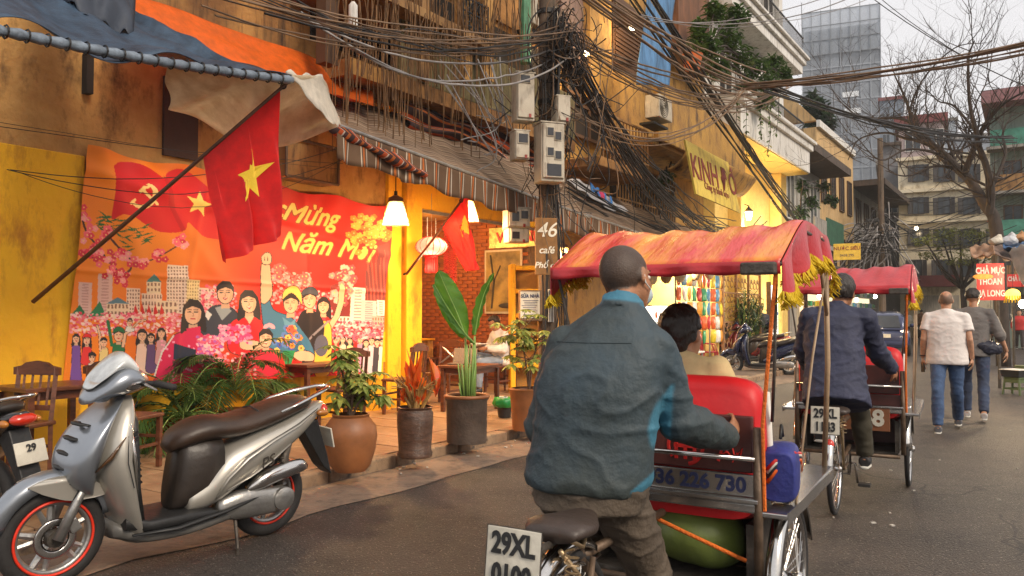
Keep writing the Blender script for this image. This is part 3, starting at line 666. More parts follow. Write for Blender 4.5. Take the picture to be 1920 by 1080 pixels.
# two flying flags
pr.outl([(240, 110), (270, 88), (330, 84), (390, 110), (430, 140), (462, 165), (470, 140), (520, 128), (590, 160), (650, 215), (700, 300), (712, 405), (680, 420), (620, 405), (560, 355), (545, 385), (510, 397), (440, 392), (380, 360), (330, 325), (280, 315), (235, 335), (245, 220)], RED, 0)
pr.poly([(455, 150), (478, 175), (500, 300), (545, 385), (530, 395), (470, 280)], (.5, .006, .008))
def star(cx, cy, r, rot=0): return [(cx + (r if i % 2 == 0 else r * .39) * math.sin(rot + i * math.pi / 5), cy - (r if i % 2 == 0 else r * .39) * math.cos(rot + i * math.pi / 5)) for i in range(10)]
pr.poly([(x, y + (x - 605) * .15) for x, y in star(605, 275, 56, .1)], (.92, .62, .12))
# hammer and sickle emblem
sk = []
for a in np.linspace(-70, 150, 16): sk.append((365 + 58 * math.cos(R(a)), 232 + 58 * math.sin(R(a))))
for a in np.linspace(150, -70, 16): sk.append((358 + 44 * math.cos(R(a)), 226 + 46 * math.sin(R(a))))
pr.poly(sk, (.9, .6, .2)); pr.line([(330, 250), (314, 266)], 12, (.9, .6, .2))
pr.line([(360, 205), (424, 272)], 11, (.9, .6, .2)); pr.poly([(342, 210), (362, 188), (390, 190), (384, 200), (372, 202), (352, 222)], (.9, .6, .2))
# lettering
for dx, dy, c in [(6 * math.cos(a), 6 * math.sin(a) + 2, (.30, .05, .01)) for a in np.linspace(0, 5.5, 8)] + [(2.4 * math.cos(a), 2.4 * math.sin(a), (.92, .60, .14)) for a in np.linspace(0, 5.2, 6)]:
    pr.text('Chúc', 762 + dx, 265 + dy, 112, c, .3, .14, .86)
    pr.text('Mừng', 962 + dx, 300 + dy, 112, c, .3, .2, .84)
    pr.text('Năm Mới', 948 + dx, 428 + dy, 112, c, .3, .15, .86)
# city skyline
def tower(x0, x1, y0, y1, c, cols, rows, dk=(.25, .12, .08)):
    pr.poly([(x0, y0), (x1, y0 + 4), (x1, y1), (x0, y1)], c)
    for i in range(cols):
        for j in range(rows):
            xx = x0 + (x1 - x0) * (i + .25) / cols; yy = y0 + 8 + (y1 - y0 - 10) * j / rows
            pr.poly([(xx, yy), (xx + (x1 - x0) * .5 / cols, yy), (xx + (x1 - x0) * .5 / cols, yy + (y1 - y0) * .5 / rows), (xx, yy + (y1 - y0) * .5 / rows)], dk)
CR = (.8, .6, .45)
tower(93, 150, 605, 760, (.72, .45, .38), 1, 12, (.55, .3, .26)); tower(175, 238, 570, 760, (.72, .45, .38), 1, 14, (.55, .3, .26))
tower(300, 358, 628, 760, CR, 5, 8); tower(475, 560, 532, 740, CR, 7, 14); tower(555, 610, 592, 740, (.78, .6, .3), 5, 10, (.4, .25, .1)); tower(606, 672, 628, 740, CR, 5, 8)
tower(385, 450, 600, 700, (.75, .6, .4), 4, 4); pr.poly([(382, 603), (418, 570), (452, 603)], (.05, .2, .2)); tower(365, 455, 650, 745, CR, 7, 3); tower(430, 520, 682, 750, (.8, .62, .42), 5, 2); tower(215, 310, 690, 760, (.8, .6, .4), 6, 2); pr.poly([(212, 695), (262, 668), (312, 695)], (.1, .2, .25))
for k in range(5): pr.poly([(330 + k * 28, 745), (338 + k * 28, 695), (352 + k * 28, 735)], RED)
pr.poly([(65, 740), (100, 700), (130, 745)], (.02, .16, .06)); pr.poly([(135, 750), (185, 685), (215, 750)], (.02, .2, .08))
pr.poly([(1298, 700), (1300, 560), (1320, 520), (1345, 600), (1350, 450), (1392, 440), (1388, 760), (1298, 760)], (.16, .02, .02)); 
for k in range(22): pr.line([(1305 + (k * 37) % 80, 470 + (k * 53) % 180), (1312 + (k * 37) % 80, 560 + (k * 53) % 180)], 2.5, (.45, .08, .05))
pr.poly([(1150, 620), (1200, 600), (1250, 640), (1250, 760), (1150, 760)], (.2, .02, .02))
tower(1240, 1300, 625, 790, WHT, 1, 12, (.35, .3, .3)); tower(1285, 1350, 680, 790, (.6, .5, .5), 1, 11, (.3, .25, .28)); tower(1352, 1385, 678, 745, WHT, 1, 6, (.35, .3, .3)); tower(1165, 1240, 745, 790, WHT, 5, 2); tower(1330, 1385, 745, 790, (.75, .35, .3), 5, 2)
# blossom haze and blossom boughs
def petals(xs, ys, n, r, cols):
    for _ in range(n):
        x = nr.uniform(*xs); y = nr.uniform(*ys); c = cols[nr.randint(len(cols))]; q = nr.uniform(*r); pr.ell(x, y, q, q * .8, c)
PK = [(.8, .1, .17), (.85, .3, .33), (.7, .04, .08), (.9, .5, .5), (.8, .18, .2)]
petals((60, 740), (735, 830), 700, (4, 9), PK + [(.9, .65, .5)]); petals((620, 760), (620, 740), 200, (4, 9), PK); petals((880, 1070), (560, 700), 220, (4, 8), [(.85, .4, .38), (.8, .2, .2), (.75, .1, .1)]); petals((1120, 1385), (770, 860), 320, (4, 8), PK)
petals((1000, 1160), (640, 780), 160, (4, 9), PK)
def bough(pts, n, rad, cols, wood=(.06, .02, .015), w=9):
    pr.line([(p.x, p.y) for p in crv([(x, y, 0) for x, y in pts], 14)], w, wood)
    for _ in range(n):
        k = nr.randint(len(pts)); x, y = pts[k][0] + nr.normal(0, rad), pts[k][1] + nr.normal(0, rad * .8); c = cols[nr.randint(len(cols))]
        for a in range(5): pr.ell(x + 8 * math.cos(a * 1.257), y + 8 * math.sin(a * 1.257), 7, 6, c)
        pr.ell(x, y, 3, 3, (.9, .6, .2))
BP = [(.75, .03, .07), (.85, .12, .16), (.9, .3, .3), (.62, .02, .05)]
for k in range(46):
    x = nr.uniform(150, 380); y = 350 + (x - 150) * .35 + nr.normal(0, 28); a = nr.uniform(-.6, .9); pr.poly([(x, y), (x + 26 * math.cos(a), y + 26 * math.sin(a) - 4), (x + 50 * math.cos(a), y + 50 * math.sin(a)), (x + 26 * math.cos(a), y + 26 * math.sin(a) + 4)], (.02, .12, .03))
bough([(108, 330), (128, 400), (170, 450), (215, 510), (265, 560)], 55, 26, BP)
bough([(215, 400), (275, 470), (320, 540), (265, 585)], 34, 20, BP); bough([(300, 500), (370, 520), (450, 490), (535, 440)], 34, 19, BP, w=6); bough([(118, 480), (150, 500)], 14, 24, BP)
bough([(1380, 400), (1330, 380), (1290, 350), (1270, 420)], 70, 26, [(.8, .3, .03), (.85, .45, .05), (.75, .18, .02)], w=4)
bough([(1205, 650), (1210, 570)], 50, 24, [(.85, .25, .25), (.9, .45, .4), (.75, .08, .1)], w=5); bough([(930, 570), (985, 600), (1040, 600)], 26, 18, [(.85, .3, .3), (.75, .1, .1)], w=3)
# the small crowd
def head(x, y, r, skin=SKIN, hair=BLK, long=False, smile=True, turn=0, hat=None):
    if long: pr.outl([(x - r * 1.05, y - r * .6), (x, y - r * 1.35), (x + r * 1.05, y - r * .6), (x + r * 1.3, y + r * 1.9), (x + r * .5, y + r * 1.6), (x - r * .6, y + r * 1.7), (x - r * 1.35, y + r * 2)], hair, 0)
    pr.poly([(x - r * .38, y + r * .6), (x + r * .38, y + r * .6), (x + r * .5, y + r * 1.7), (x - r * .5, y + r * 1.7)], tuple(c * .82 for c in skin))
    pr.ell(x, y, r * .93, r * 1.22, BLK); pr.ell(x, y, r * .84, r * 1.13, skin)
    pr.poly([(x - r * .2, y - r), (x + r * .7, y - r * .6), (x + r * .8, y + r * .4), (x + r * .35, y + r), (x + r * .55, y)], SKN2, .5)
    pr.poly([(x - r * .95, y + r * .05), (x - r * .98, y - r * .8), (x - r * .4, y - r * 1.45), (x + r * .5, y - r * 1.4), (x + r * 1.02, y - r * .7), (x + r * .95, y + r * .1), (x + r * .72, y - r * .45), (x, y - r * .72), (x - r * .72, y - r * .4)], hair)
    if r > 9:
        for sx in (-.36, .32): pr.line([(x + r * (sx - .17 + turn), y - r * .12), (x + r * (sx + .17 + turn), y - r * .12)], r * .1, BLK); pr.line([(x + r * (sx - .2 + turn), y - r * .34), (x + r * (sx + .2 + turn), y - r * .36)], r * .07, BLK)
        pr.line([(x + r * turn, y - r * .05), (x + r * (turn + .1), y + r * .26), (x + r * (turn - .06), y + r * .3)], r * .06, (.4, .14, .08))
        if smile: pr.poly([(x + r * (turn - .3), y + r * .48), (x + r * (turn + .32), y + r * .46), (x + r * (turn + .05), y + r * .78)], (.5, .03, .03)); pr.poly([(x + r * (turn - .22), y + r * .5), (x + r * (turn + .24), y + r * .49), (x + r * turn, y + r * .6)], WHT)
        else: pr.line([(x + r * (turn - .2), y + r * .58), (x + r * (turn + .2), y + r * .56)], r * .14, (.55, .03, .04))
    if hat: pr.outl([(x - r * 1.15, y - r * .5), (x - r * .9, y - r * 1.3), (x, y - r * 1.75), (x + r * .9, y - r * 1.35), (x + r * 1.2, y - r * .55), (x, y - r * .8)], hat, 2)
def small(x, y, r, h, c, long=True, arm=None, hat=None):
    pr.outl([(x - r * 1.1, y + r * 1.6), (x, y + r * 1.2), (x + r * 1.1, y + r * 1.6), (x + r * 1.25, y + h * .5), (x + r * 1.5, y + h), (x - r * 1.5, y + h), (x - r * 1.25, y + h * .5)], c, 2)
    if arm: pr.line([(x + r * .9 * (1 if arm[0] > 0 else -1), y + r * 2), (x + arm[0] * .6, y + arm[1] * .45), (x + arm[0], y + arm[1])], r * .75, BLK); pr.line([(x + r * .9 * (1 if arm[0] > 0 else -1), y + r * 2), (x + arm[0] * .6, y + arm[1] * .45), (x + arm[0], y + arm[1])], r * .55, SKIN)
    head(x, y, r, long=long, hat=hat)
PUR = (.17, .07, .3); GRN = (.015, .15, .05); CRE = (.8, .55, .42)
small(85, 845, 16, 205, PUR); small(132, 850, 17, 100, (.7, .03, .03), hat=(.7, .02, .02)); small(155, 925, 15, 120, WHT, False, hat=BLK); pr.poly([(128, 980), (180, 980), (176, 1050), (132, 1050)], BLK)
small(205, 860, 16, 150, (.75, .55, .2), False, arm=(-28, -70)); small(268, 830, 22, 170, GRN, False, arm=(48, -20), hat=GRN); pr.line([(240, 870), (228, 800), (222, 770)], 14, GRN)
small(316, 772, 12, 40, WHT, False, arm=(66, -8)); small(368, 830, 20, 160, CRE, arm=(62, 92)); small(405, 840, 15, 140, (.12, .06, .16)); small(448, 820, 17, 130, (.62, .3, .3))
for x, c in ((1182, RED), (1212, CRE), (1242, (.75, .7, .3)), (1285, (.6, .25, .4)), (1308, (.55, .45, .5)), (1330, (.62, .5, .55)), (1352, (.05, .04, .05)), (1372, WHT)): small(x, 852 + nr.uniform(-8, 10), 12, 130, c, long=nr.rand() > .3, arm=(-30, -25) if x in (1212,) else None)
petals((1160, 1380), (800, 840), 80, (4, 7), PK)
# the seven large figures, from the back of the group to the front
# man in dark shirt
pr.outl([(622, 760), (650, 715), (690, 700), (745, 715), (770, 760), (765, 830), (625, 830)], (.035, .04, .06)); pr.poly([(640, 722), (660, 740), (645, 765), (632, 745)], WHT); pr.poly([(672, 712), (714, 700), (740, 725), (700, 765)], (.3, .33, .34)); head(715, 652, 37, turn=-.05)
# nurse-like figure at the right with raised arm and bouquet
pr.line([(1150, 800), (1185, 745), (1200, 690), (1200, 635)], 28, BLK); pr.line([(1150, 800), (1185, 745), (1200, 690), (1200, 635)], 23, SKIN); pr.ell(1200, 628, 11, 15, SKIN)
pr.outl([(1095, 790), (1125, 765), (1160, 790), (1165, 900), (1155, 990), (1095, 990)], (.85, .5, .06)); head(1125, 705, 27, long=True, turn=-.1)
# soldier in dark cap with rifle
pr.outl([(1005, 790), (1030, 730), (1065, 720), (1110, 745), (1130, 800), (1110, 880), (1060, 880), (1010, 850)], BLK); head(1063, 678, 32, hat=(.05, .06, .09), turn=-.15); pr.line([(1062, 845), (1145, 770)], 9, (.25, .22, .24)); pr.line([(1080, 830), (1105, 855)], 8, BLK); pr.ell(1120, 870, 30, 45, (.1, .1, .14))
# worker in blue with raised fist and yellow helmet
pr.outl([(862, 690), (890, 660), (915, 720), (975, 745), (1015, 780), (1085, 880), (1088, 930), (1040, 915), (985, 900), (900, 895), (870, 780)], (.05, .17, .28)); pr.poly([(925, 850), (985, 890), (1060, 900), (1000, 800)], (.03, .1, .17), .7)
pr.outl([(862, 690), (862, 590), (868, 525), (896, 525), (905, 600), (908, 660), (880, 695)], SKIN); pr.outl([(864, 500), (880, 482), (900, 484), (906, 505), (900, 528), (872, 530)], SKIN); pr.line([(878, 500), (878, 515)], 3, BLK); pr.line([(890, 498), (890, 515)], 3, BLK)
pr.poly([(950, 750), (985, 775), (1010, 750), (995, 800), (965, 800)], (.12, .3, .42)); head(984, 695, 34, turn=-.1); pr.outl([(948, 680), (952, 645), (980, 620), (1010, 625), (1028, 655), (1030, 700), (1018, 680), (985, 650)], (.82, .55, .12), 3)
pr.outl([(985, 905), (1040, 890), (1088, 905), (1085, 935), (1030, 935)], SKIN); pr.outl([(1040, 935), (1088, 940), (1085, 990), (1045, 990)], BLK)
# girl in red
pr.outl([(720, 800), (745, 765), (790, 750), (850, 755), (872, 800), (865, 900), (735, 900)], (.72, .01, .015)); head(812, 690, 37, long=True, turn=0); pr.poly([(790, 748), (832, 748), (812, 780)], SKIN)
pr.outl([(770, 850), (840, 850), (870, 870), (865, 890), (780, 885)], SKIN, 2)
# woman in flowered dress with dark book
pr.outl([(420, 1010), (440, 930), (480, 850), (540, 810), (620, 820), (650, 900), (640, 1030), (425, 1030)], (.68, .012, .08)); head(583, 735, 41, long=True, smile=False); pr.poly([(555, 800), (612, 790), (615, 825), (560, 830)], (.68, .012, .08))
for _ in range(46): pr.ell(nr.uniform(440, 635), nr.uniform(850, 1020), 5, 5, (.9, .35, .5))
pr.line([(418, 1000), (450, 900), (500, 830)], 6, WHT); pr.poly([(500, 862), (592, 888), (588, 955), (495, 930)], (.012, .02, .05)); pr.outl([(490, 935), (520, 932), (535, 980), (500, 990)], (.1, .02, .03), 0)
petals((600, 700), (830, 950), 240, (5, 10), [(.8, .12, .2), (.85, .3, .45), (.7, .05, .15), (.5, .1, .4), (.9, .55, .5)]); petals((690, 820), (785, 860), 130, (5, 10), [(.85, .2, .35), (.9, .4, .5), (.7, .05, .2)])
# child with a bow and a bouquet of gerberas
pr.outl([(835, 900), (880, 880), (930, 900), (935, 990), (835, 990)], (.7, .02, .05)); head(880, 842, 31, hair=BLK); pr.ell(905, 788, 18, 9, (.9, .35, .4), rot=.5); pr.ell(882, 790, 14, 8, (.9, .35, .4), rot=-.5)
for _ in range(40):
    x, y = nr.normal(985, 28), nr.normal(845, 26); c = [(.05, .1, .4), (.8, .25, .03), (.8, .1, .05), (.1, .2, .5), (.85, .5, .1)][nr.randint(5)]
    for a in range(6): pr.ell(x + 8 * math.cos(a), y + 8 * math.sin(a), 6, 5, c)
    pr.ell(x, y, 4, 4, (.15, .05, .02))
pr.poly([(955, 890), (1010, 890), (992, 950), (965, 950)], (.02, .25, .08)); petals((700, 840), (900, 1010), 90, (4, 8), PK)
# cloth grid with soft sag, pinned at the corners
tl, tr_, br, bl = AL(160, 272, 7.56), AL(735, 388, 7.5), AL(710, 700, 7.5), AL(114, 729, 7.56)
nrm = Vector((CT, -ST, 0))
U, V = pr.U, pr.V
A = [np.array(v) for v in (tl, tr_, br, bl)]
P = ((1 - U) * (1 - V))[..., None] * A[0] + (U * (1 - V))[..., None] * A[1] + (U * V)[..., None] * A[2] + ((1 - U) * V)[..., None] * A[3]
ripple = 1.7 * (.012 * np.sin(U * 9 + V * 4) + .010 * np.sin(U * 23 - V * 11) * (1 - V) + .02 * np.exp(-((U - .03 - V * .25) / .03) ** 2) * (1 - V) + .016 * np.exp(-((U - .12 - V * .5) / .03) ** 2) * (1 - V) + .01 * np.sin(U * 60 + V * 17) * (1 - V) ** 3 * .5 + .012*np.exp(-((V-.1-U*.2)/.03)**2) + .008 * np.exp(-((U-.62-.08*V)/.012)**2) + .008 * np.exp(-((U-.31+.05*V)/.010)**2) + .006 * np.exp(-((V-.52)/.012)**2))
sag = -.06 * np.sin(U * math.pi * 4) ** 2 * (1 - V) ** 4
P = P + (ripple + .035)[..., None] * np.array(nrm); P[..., 2] += sag
me = bpy.data.meshes.new('banner'); me.vertices.add(BN * BM); org = A[3]
me.vertices.foreach_set('co', (P - org).ravel())
idx = np.arange(BN * BM).reshape(BM, BN); q = np.stack([idx[:-1, :-1], idx[1:, :-1], idx[1:, 1:], idx[:-1, 1:]], -1).reshape(-1, 4)
me.loops.add(q.size); me.loops.foreach_set('vertex_index', q.ravel()); me.polygons.add(len(q)); me.polygons.foreach_set('loop_start', np.arange(len(q)) * 4)
me.polygons.foreach_set('use_smooth', [True] * len(q)); me.update()
ca = me.color_attributes.new('print', 'FLOAT_COLOR', 'POINT')
ca.data.foreach_set('color', np.concatenate([pr.C, np.ones((BM, BN, 1))], -1).astype(np.float32).ravel())
me.materials.append(attrmat('banner_print', .62))
o = bpy.data.objects.new('banner', me); COL.objects.link(o); o.location = org
tag(o, 'large orange and red new year banner with flags and cheering people on the cafe wall', 'banner')
# ================= awnings, tarps, flags, lamps =================
def inv(p, q): return Vector(q) - Vector(p)
def obj_world(mb, name, mt, label, cat, org, group=None, **kw):     # a single mesh whose vertices were given in world space
    org = Vector(org); mb.v = [tuple(Vector(v) - org) for v in mb.v]
    o = mb.build(name, mt, **kw); o.location = org
    return tag(o, label, cat, group)
def bez(a, b, c, d, n, m):                                           # bilinear sheet a-b / d-c
    return [[(a * (1 - u) * (1 - v) + b * u * (1 - v) + c * u * v + d * (1 - u) * v) for u in np.linspace(0, 1, n)] for v in np.linspace(0, 1, m)]
def npv(p): return np.array(tuple(p), float)
WOV = [((.15, .085, .045), 3), ((.62, .52, .4), .6), ((.15, .085, .045), .8), ((.5, .13, .02), 1.0), ((.15, .085, .045), 1.0), ((.55, .48, .4), .5), ((.15, .085, .045), 3)]
M_str = stripes('striped_canvas', WOV, 'X', 22, .85, .12)
M_str2 = stripes('striped_canvas_top', [((.26, .17, .11), 3), ((.4, .3, .21), 1), ((.15, .09, .055), 1.5), ((.33, .24, .16), .8)], 'Y', 9, .85, .1)
M_str3 = stripes('red_striped_canvas', [((.06, .03, .03), 2), ((.5, .08, .015), 1.6), ((.6, .5, .42), .5), ((.07, .03, .03), 1.5), ((.5, .13, .02), 1.2)], 'Y', 7, .85, .12)
fa, fb_ = AL(632, 236, 5.75), AL(1104, 408, 5.75)                     # front edge
ra, rb = AL(600, 172, 7.5), AL(985, 310, 7.5)
rb = fb_ + (ra - fa) * .95; rb.z = ra.z + .05
aw = thing('striped_awning', 'long brown and orange striped canvas awning in front of the cafe', 'awning', fa)
def awn(fa, fb_, ra, rb, root, drop=.32, nu=90, sag=.07):
    F = root.location
    rows = []
    for v in np.linspace(0, 1, 14):
        row = []
        for u in np.linspace(0, 1, nu):
            p = npv(ra) * (1 - u) * (1 - v) + npv(rb) * u * (1 - v) + npv(fb_) * u * v + npv(fa) * (1 - u) * v
            p[2] -= sag * math.sin(v * math.pi) * (1 + .3 * math.sin(u * 17)) - .012 * math.sin(u * 75 + v * 3)
            row.append(p - npv(F))
        rows.append(row)
    m = MB(); m.sheet(rows, uv=True); m.build('canopy', M_str2, root, smooth=True, solid=.006)
    rows = []
    for v in np.linspace(0, 1, 7):
        row = []
        for u in np.linspace(0, 1, nu * 2):
            p = npv(fa) * (1 - u) + npv(fb_) * u - npv(F); p[2] -= drop * v * (1 + .08 * math.sin(u * 40)); k = .028 * v * math.sin(u * 95 + 2 * math.sin(u * 31))
            p += k * np.array((CT, -ST, 0)); row.append(p)
        rows.append(row)
    m = MB(); m.sheet(rows, uv=True); m.build('valance', M_str, root, smooth=True, solid=.006)
    m = MB(); m.tube([(0, 0, .01), fb_ - F + Vector((0, 0, .01))], .02, 8); m.build('front_bar', M_steel, root)
awn(fa, fb_, ra, rb, aw)
m = MB()
m.tube([p - fa for p in crv([fa + Vector((-.05, 0, -.02)), fa.lerp(fb_, .12) + Vector((0, -.05, -.12)), fa.lerp(fb_, .26) + Vector((0, -.06, -.2))], 12)], [.05 + .02 * math.sin(i) for i in range(13)], 10)
m.uv = [(0, i / len(m.v)) for i in range(len(m.v))]
m.build('rolled_corner', M_str3, aw, smooth=True)
m = MB(); m.ball((-.02, 0, .02), .05, 12, 8); m.build('end_cap', MATS['red_print'], aw, smooth=True)
for k in range(3):
    m = MB(); p = fa.lerp(fb_, .15 + .35 * k) - fa; q = ra.lerp(rb, .15 + .35 * k) - fa; m.tube([p, q + Vector((0, 0, -.75))], .014, 6); m.build('brace', M_steel, aw)
# gathered striped cloth lying above it
cl = AL(745, 185, 7.2); cr_ = AL(1010, 312, 7.2)
rows = []
for v in np.linspace(0, 1, 26):
    row = []
    for u in np.linspace(0, 1, 60):
        p = npv(cl) * (1 - u) + npv(cr_) * u; p[2] += .35 - .75 * v * (1 - .25 * u) + .05 * math.sin(u * 6)
        k = .15 * v + .07 * math.sin(v * 22 + u * 5) + .03 * math.sin(v * 9 + u * 23); p += k * np.array((CT, -ST, 0)); p[2] += .04 * math.sin(u * 11 + v * 4); row.append(p)
    rows.append(row)
m = MB(); m.sheet(rows, uv=True); obj_world(m, 'gathered_cloth', stripes('red_bunch', [((.05, .025, .025), 2.2), ((.5, .07, .01), 1.6), ((.55, .48, .42), .45), ((.07, .03, .03), 1.5), ((.5, .13, .02), 1.2), ((.05, .025, .03), 1)], 'Y', 4.5, .85, .1), 'bunched red and black striped cloth between awning and balcony', 'cloth', cl, smooth=True, solid=.008)
# second awning further on with a printed sheet lying on it
fa2, fb2 = AL(1065, 392, 5.9), AL(1330, 470, 5.9); ra2, rb2 = AL(1052, 330, 7.4), AL(1290, 420, 7.4)
fb2 = AL(1345, 488, 5.9); rb2 = fb2 + (ra2 - fa2)
aw2 = thing('striped_awning', 'second striped awning below the railed balcony with a printed sheet on top', 'awning', fa2); awn(fa2, fb2, ra2, rb2, aw2, .22, 50)
pl = [AL(1062, 338, 6.9), AL(1086, 336, 6.9), AL(1180, 396, 6.6), AL(1150, 398, 6.5)]
sh = thing('printed_sheet', 'white printed sheet with blue and pink lettering lying on the second awning', 'sheet', pl[0])
rows = [[(a * (1 - v) + b * v) - pl[0] + Vector((0, 0, .02 * math.sin(u * 20 + v * 3))) for u, a, b in [(u, pl[0].lerp(pl[3], u), pl[1].lerp(pl[2], u)) for u in np.linspace(0, 1, 30)]] for v in np.linspace(0, 1, 12)]
m = MB(); m.sheet(rows); m.build('cloth', translucent('white_sheet', (.7, .68, .68)), sh, smooth=True, solid=.004)
ex = (pl[3] - pl[0]).normalized(); ez = ((pl[1] - pl[0]) - ex * (pl[1] - pl[0]).dot(ex)).normalized(); ey = ez.cross(ex) 
FM = Matrix((ex, ez, ex.cross(ez))).transposed().to_4x4()
c_ = (pl[0] + pl[2]) / 2 - pl[0]
m = MB(); m.text('M U', .34, .004, Matrix.Translation(c_ + Vector((0, 0, .0)) + ex.cross(ez) * -.06) @ FM, bold=.01); m.text('M U', .34, .004, Matrix.Translation(c_ + ex.cross(ez) * .06) @ FM, bold=.01); m.build('lettering', mat('blue_print', (.05, .2, .5), .6), sh)
m = MB(); m.ball(tuple(c_), (.1, .1, .1), 10, 8); m.build('printed_rose', mat('pink_print', (.7, .05, .15), .6), sh)
# tarps
M_blue = translucent('blue_tarp', (.045, .085, .14), .45, .12, rgb2=(.02, .035, .06), bump=.3); M_org = translucent('orange_tarp', (.85, .17, .015), .5, .4, bump=.25); M_bei = translucent('beige_tarp', (.86, .76, .60), .7, .6, rgb2=(.68, .56, .4), bump=.3)
ta, tb = AL(-60, 45, 5.05), AL(548, 150, 5.0)
tu, tv = AL(90, -140, 7.3), AL(262, 36, 6.3)
bt = thing('blue_tarp', 'faded blue tarpaulin canopy lashed to a pole over the scooter', 'tarp', ta)
def cloth(a, b, c, d, n=50, mm_=30, amp=.05, sag=.25, seed=0, f=(14, 9)):
    rows = []
    for v in np.linspace(0, 1, mm_):
        row = []
        for u in np.linspace(0, 1, n):
            p = npv(a) * (1 - u) * (1 - v) + npv(b) * u * (1 - v) + npv(c) * u * v + npv(d) * (1 - u) * v
            p[2] -= sag * math.sin(v * math.pi) * math.sin(u * math.pi) ** .5
            p[2] += amp * noise.noise(Vector((u * 4 + seed, v * 5, seed))) + amp * .4 * math.sin(u * f[0] + v * f[1] + seed)
            row.append(p)
        rows.append(row)
    return rows
def loc(rows, o): return [[np.array(p) - npv(o) for p in r] for r in rows]
m = MB(); m.sheet(loc(cloth(ta, tb, tv, tu, sag=.18, amp=.1), ta)); m.build('sheet', M_blue, bt, smooth=True, solid=.006)
m = MB(); pts = [ta.lerp(tb, t) - ta + Vector((0, 0, -.03 * math.sin(t * 3.1))) for t in np.linspace(0, 1, 60)]; m.tube(pts, [.032 + .006 * math.sin(i * 2.1) for i in range(60)], 10); m.build('rolled_edge', mat('blue_roll', (.16, .2, .25), .6, var=.5, scale=14), bt, smooth=True)
m = MB()
for i in range(2, 58, 3):
    p = pts[i]; m.ring(.04, .006, 10, 5, Matrix.Translation(p) @ Matrix.Rotation(STREET, 4, 'Z') @ Matrix.Rotation(R(90), 4, 'Z')); m.tube([p, p + Vector((.01, -.03, -.05))], .004, 4)
m.build('lashing', M_iron, bt)
m = MB(); m.sheet(loc(cloth(AL(60, -60, 6.2), AL(255, -20, 6.3), AL(250, 70, 5.9), AL(160, 30, 5.8), amp=.1, sag=-.15, n=24, mm_=16), ta)); m.build('loose_fold', mat('navy_fold', (.03, .04, .06), .6), bt, smooth=True, solid=.006)
oa, ob = AL(180, 72, 5.6), AL(700, 196, 6.6)
ot = cloth(AL(215, 92, 6.55), AL(702, 196, 6.9), AL(692, 146, 7.45), AL(238, -14, 7.45), amp=.06, sag=.1, seed=3)
m = MB(); m.sheet(ot); obj_world(m, 'orange_tarp', M_org, 'bright orange tarpaulin stretched behind the blue tarp', 'tarp', oa, smooth=True, solid=.005)
# beige tarp hanging from the pole end
b_ = [AL(313, 135, 6.0), AL(540, 142, 5.05), AL(608, 150, 5.3), AL(640, 236, 5.5), AL(520, 275, 6.0), AL(316, 212, 6.6)]
rows = []
top = crv([AL(313, 122, 5.8), AL(430, 128, 5.4), AL(545, 140, 5.02), AL(606, 148, 5.25), AL(622, 195, 5.4)], 40); bot = crv([AL(316, 205, 6.4), AL(372, 222, 6.3), AL(440, 262, 6.0), AL(530, 274, 5.7), AL(636, 236, 5.55)], 40)
for v in np.linspace(0, 1, 22): rows.append([npv(a) * (1 - v) + npv(b) * v + np.array((0, 0, .035 * math.sin(i * .45 + v * 5) * math.sin(v * 3.1) - .05 * math.sin(v * 3.1))) + .05 * math.sin(i * .3 - v * 7) * math.sin(v * 3.14) * np.array((CT, -ST, 0)) for i, (a, b) in enumerate(zip(top, bot))])
m = MB(); m.sheet(rows); obj_world(m, 'beige_tarp', M_bei, 'creased beige tarp hanging from the end of the blue tarp pole', 'tarp', top[0], smooth=True, solid=.004)
m = MB(); f1 = [AL(535, 135, 5.0), AL(604, 142, 5.2), AL(640, 236, 5.45), AL(622, 233, 5.1)]
m.sheet(cloth(f1[0], f1[1], f1[2], f1[3], 16, 20, .03, -.05)); obj_world(m, 'canvas_flap', translucent('cream_canvas', (.66, .60, .5), .7, .2), 'pale cream canvas flap folded over the tarp pole tip', 'cloth', f1[0], smooth=True, solid=.004)
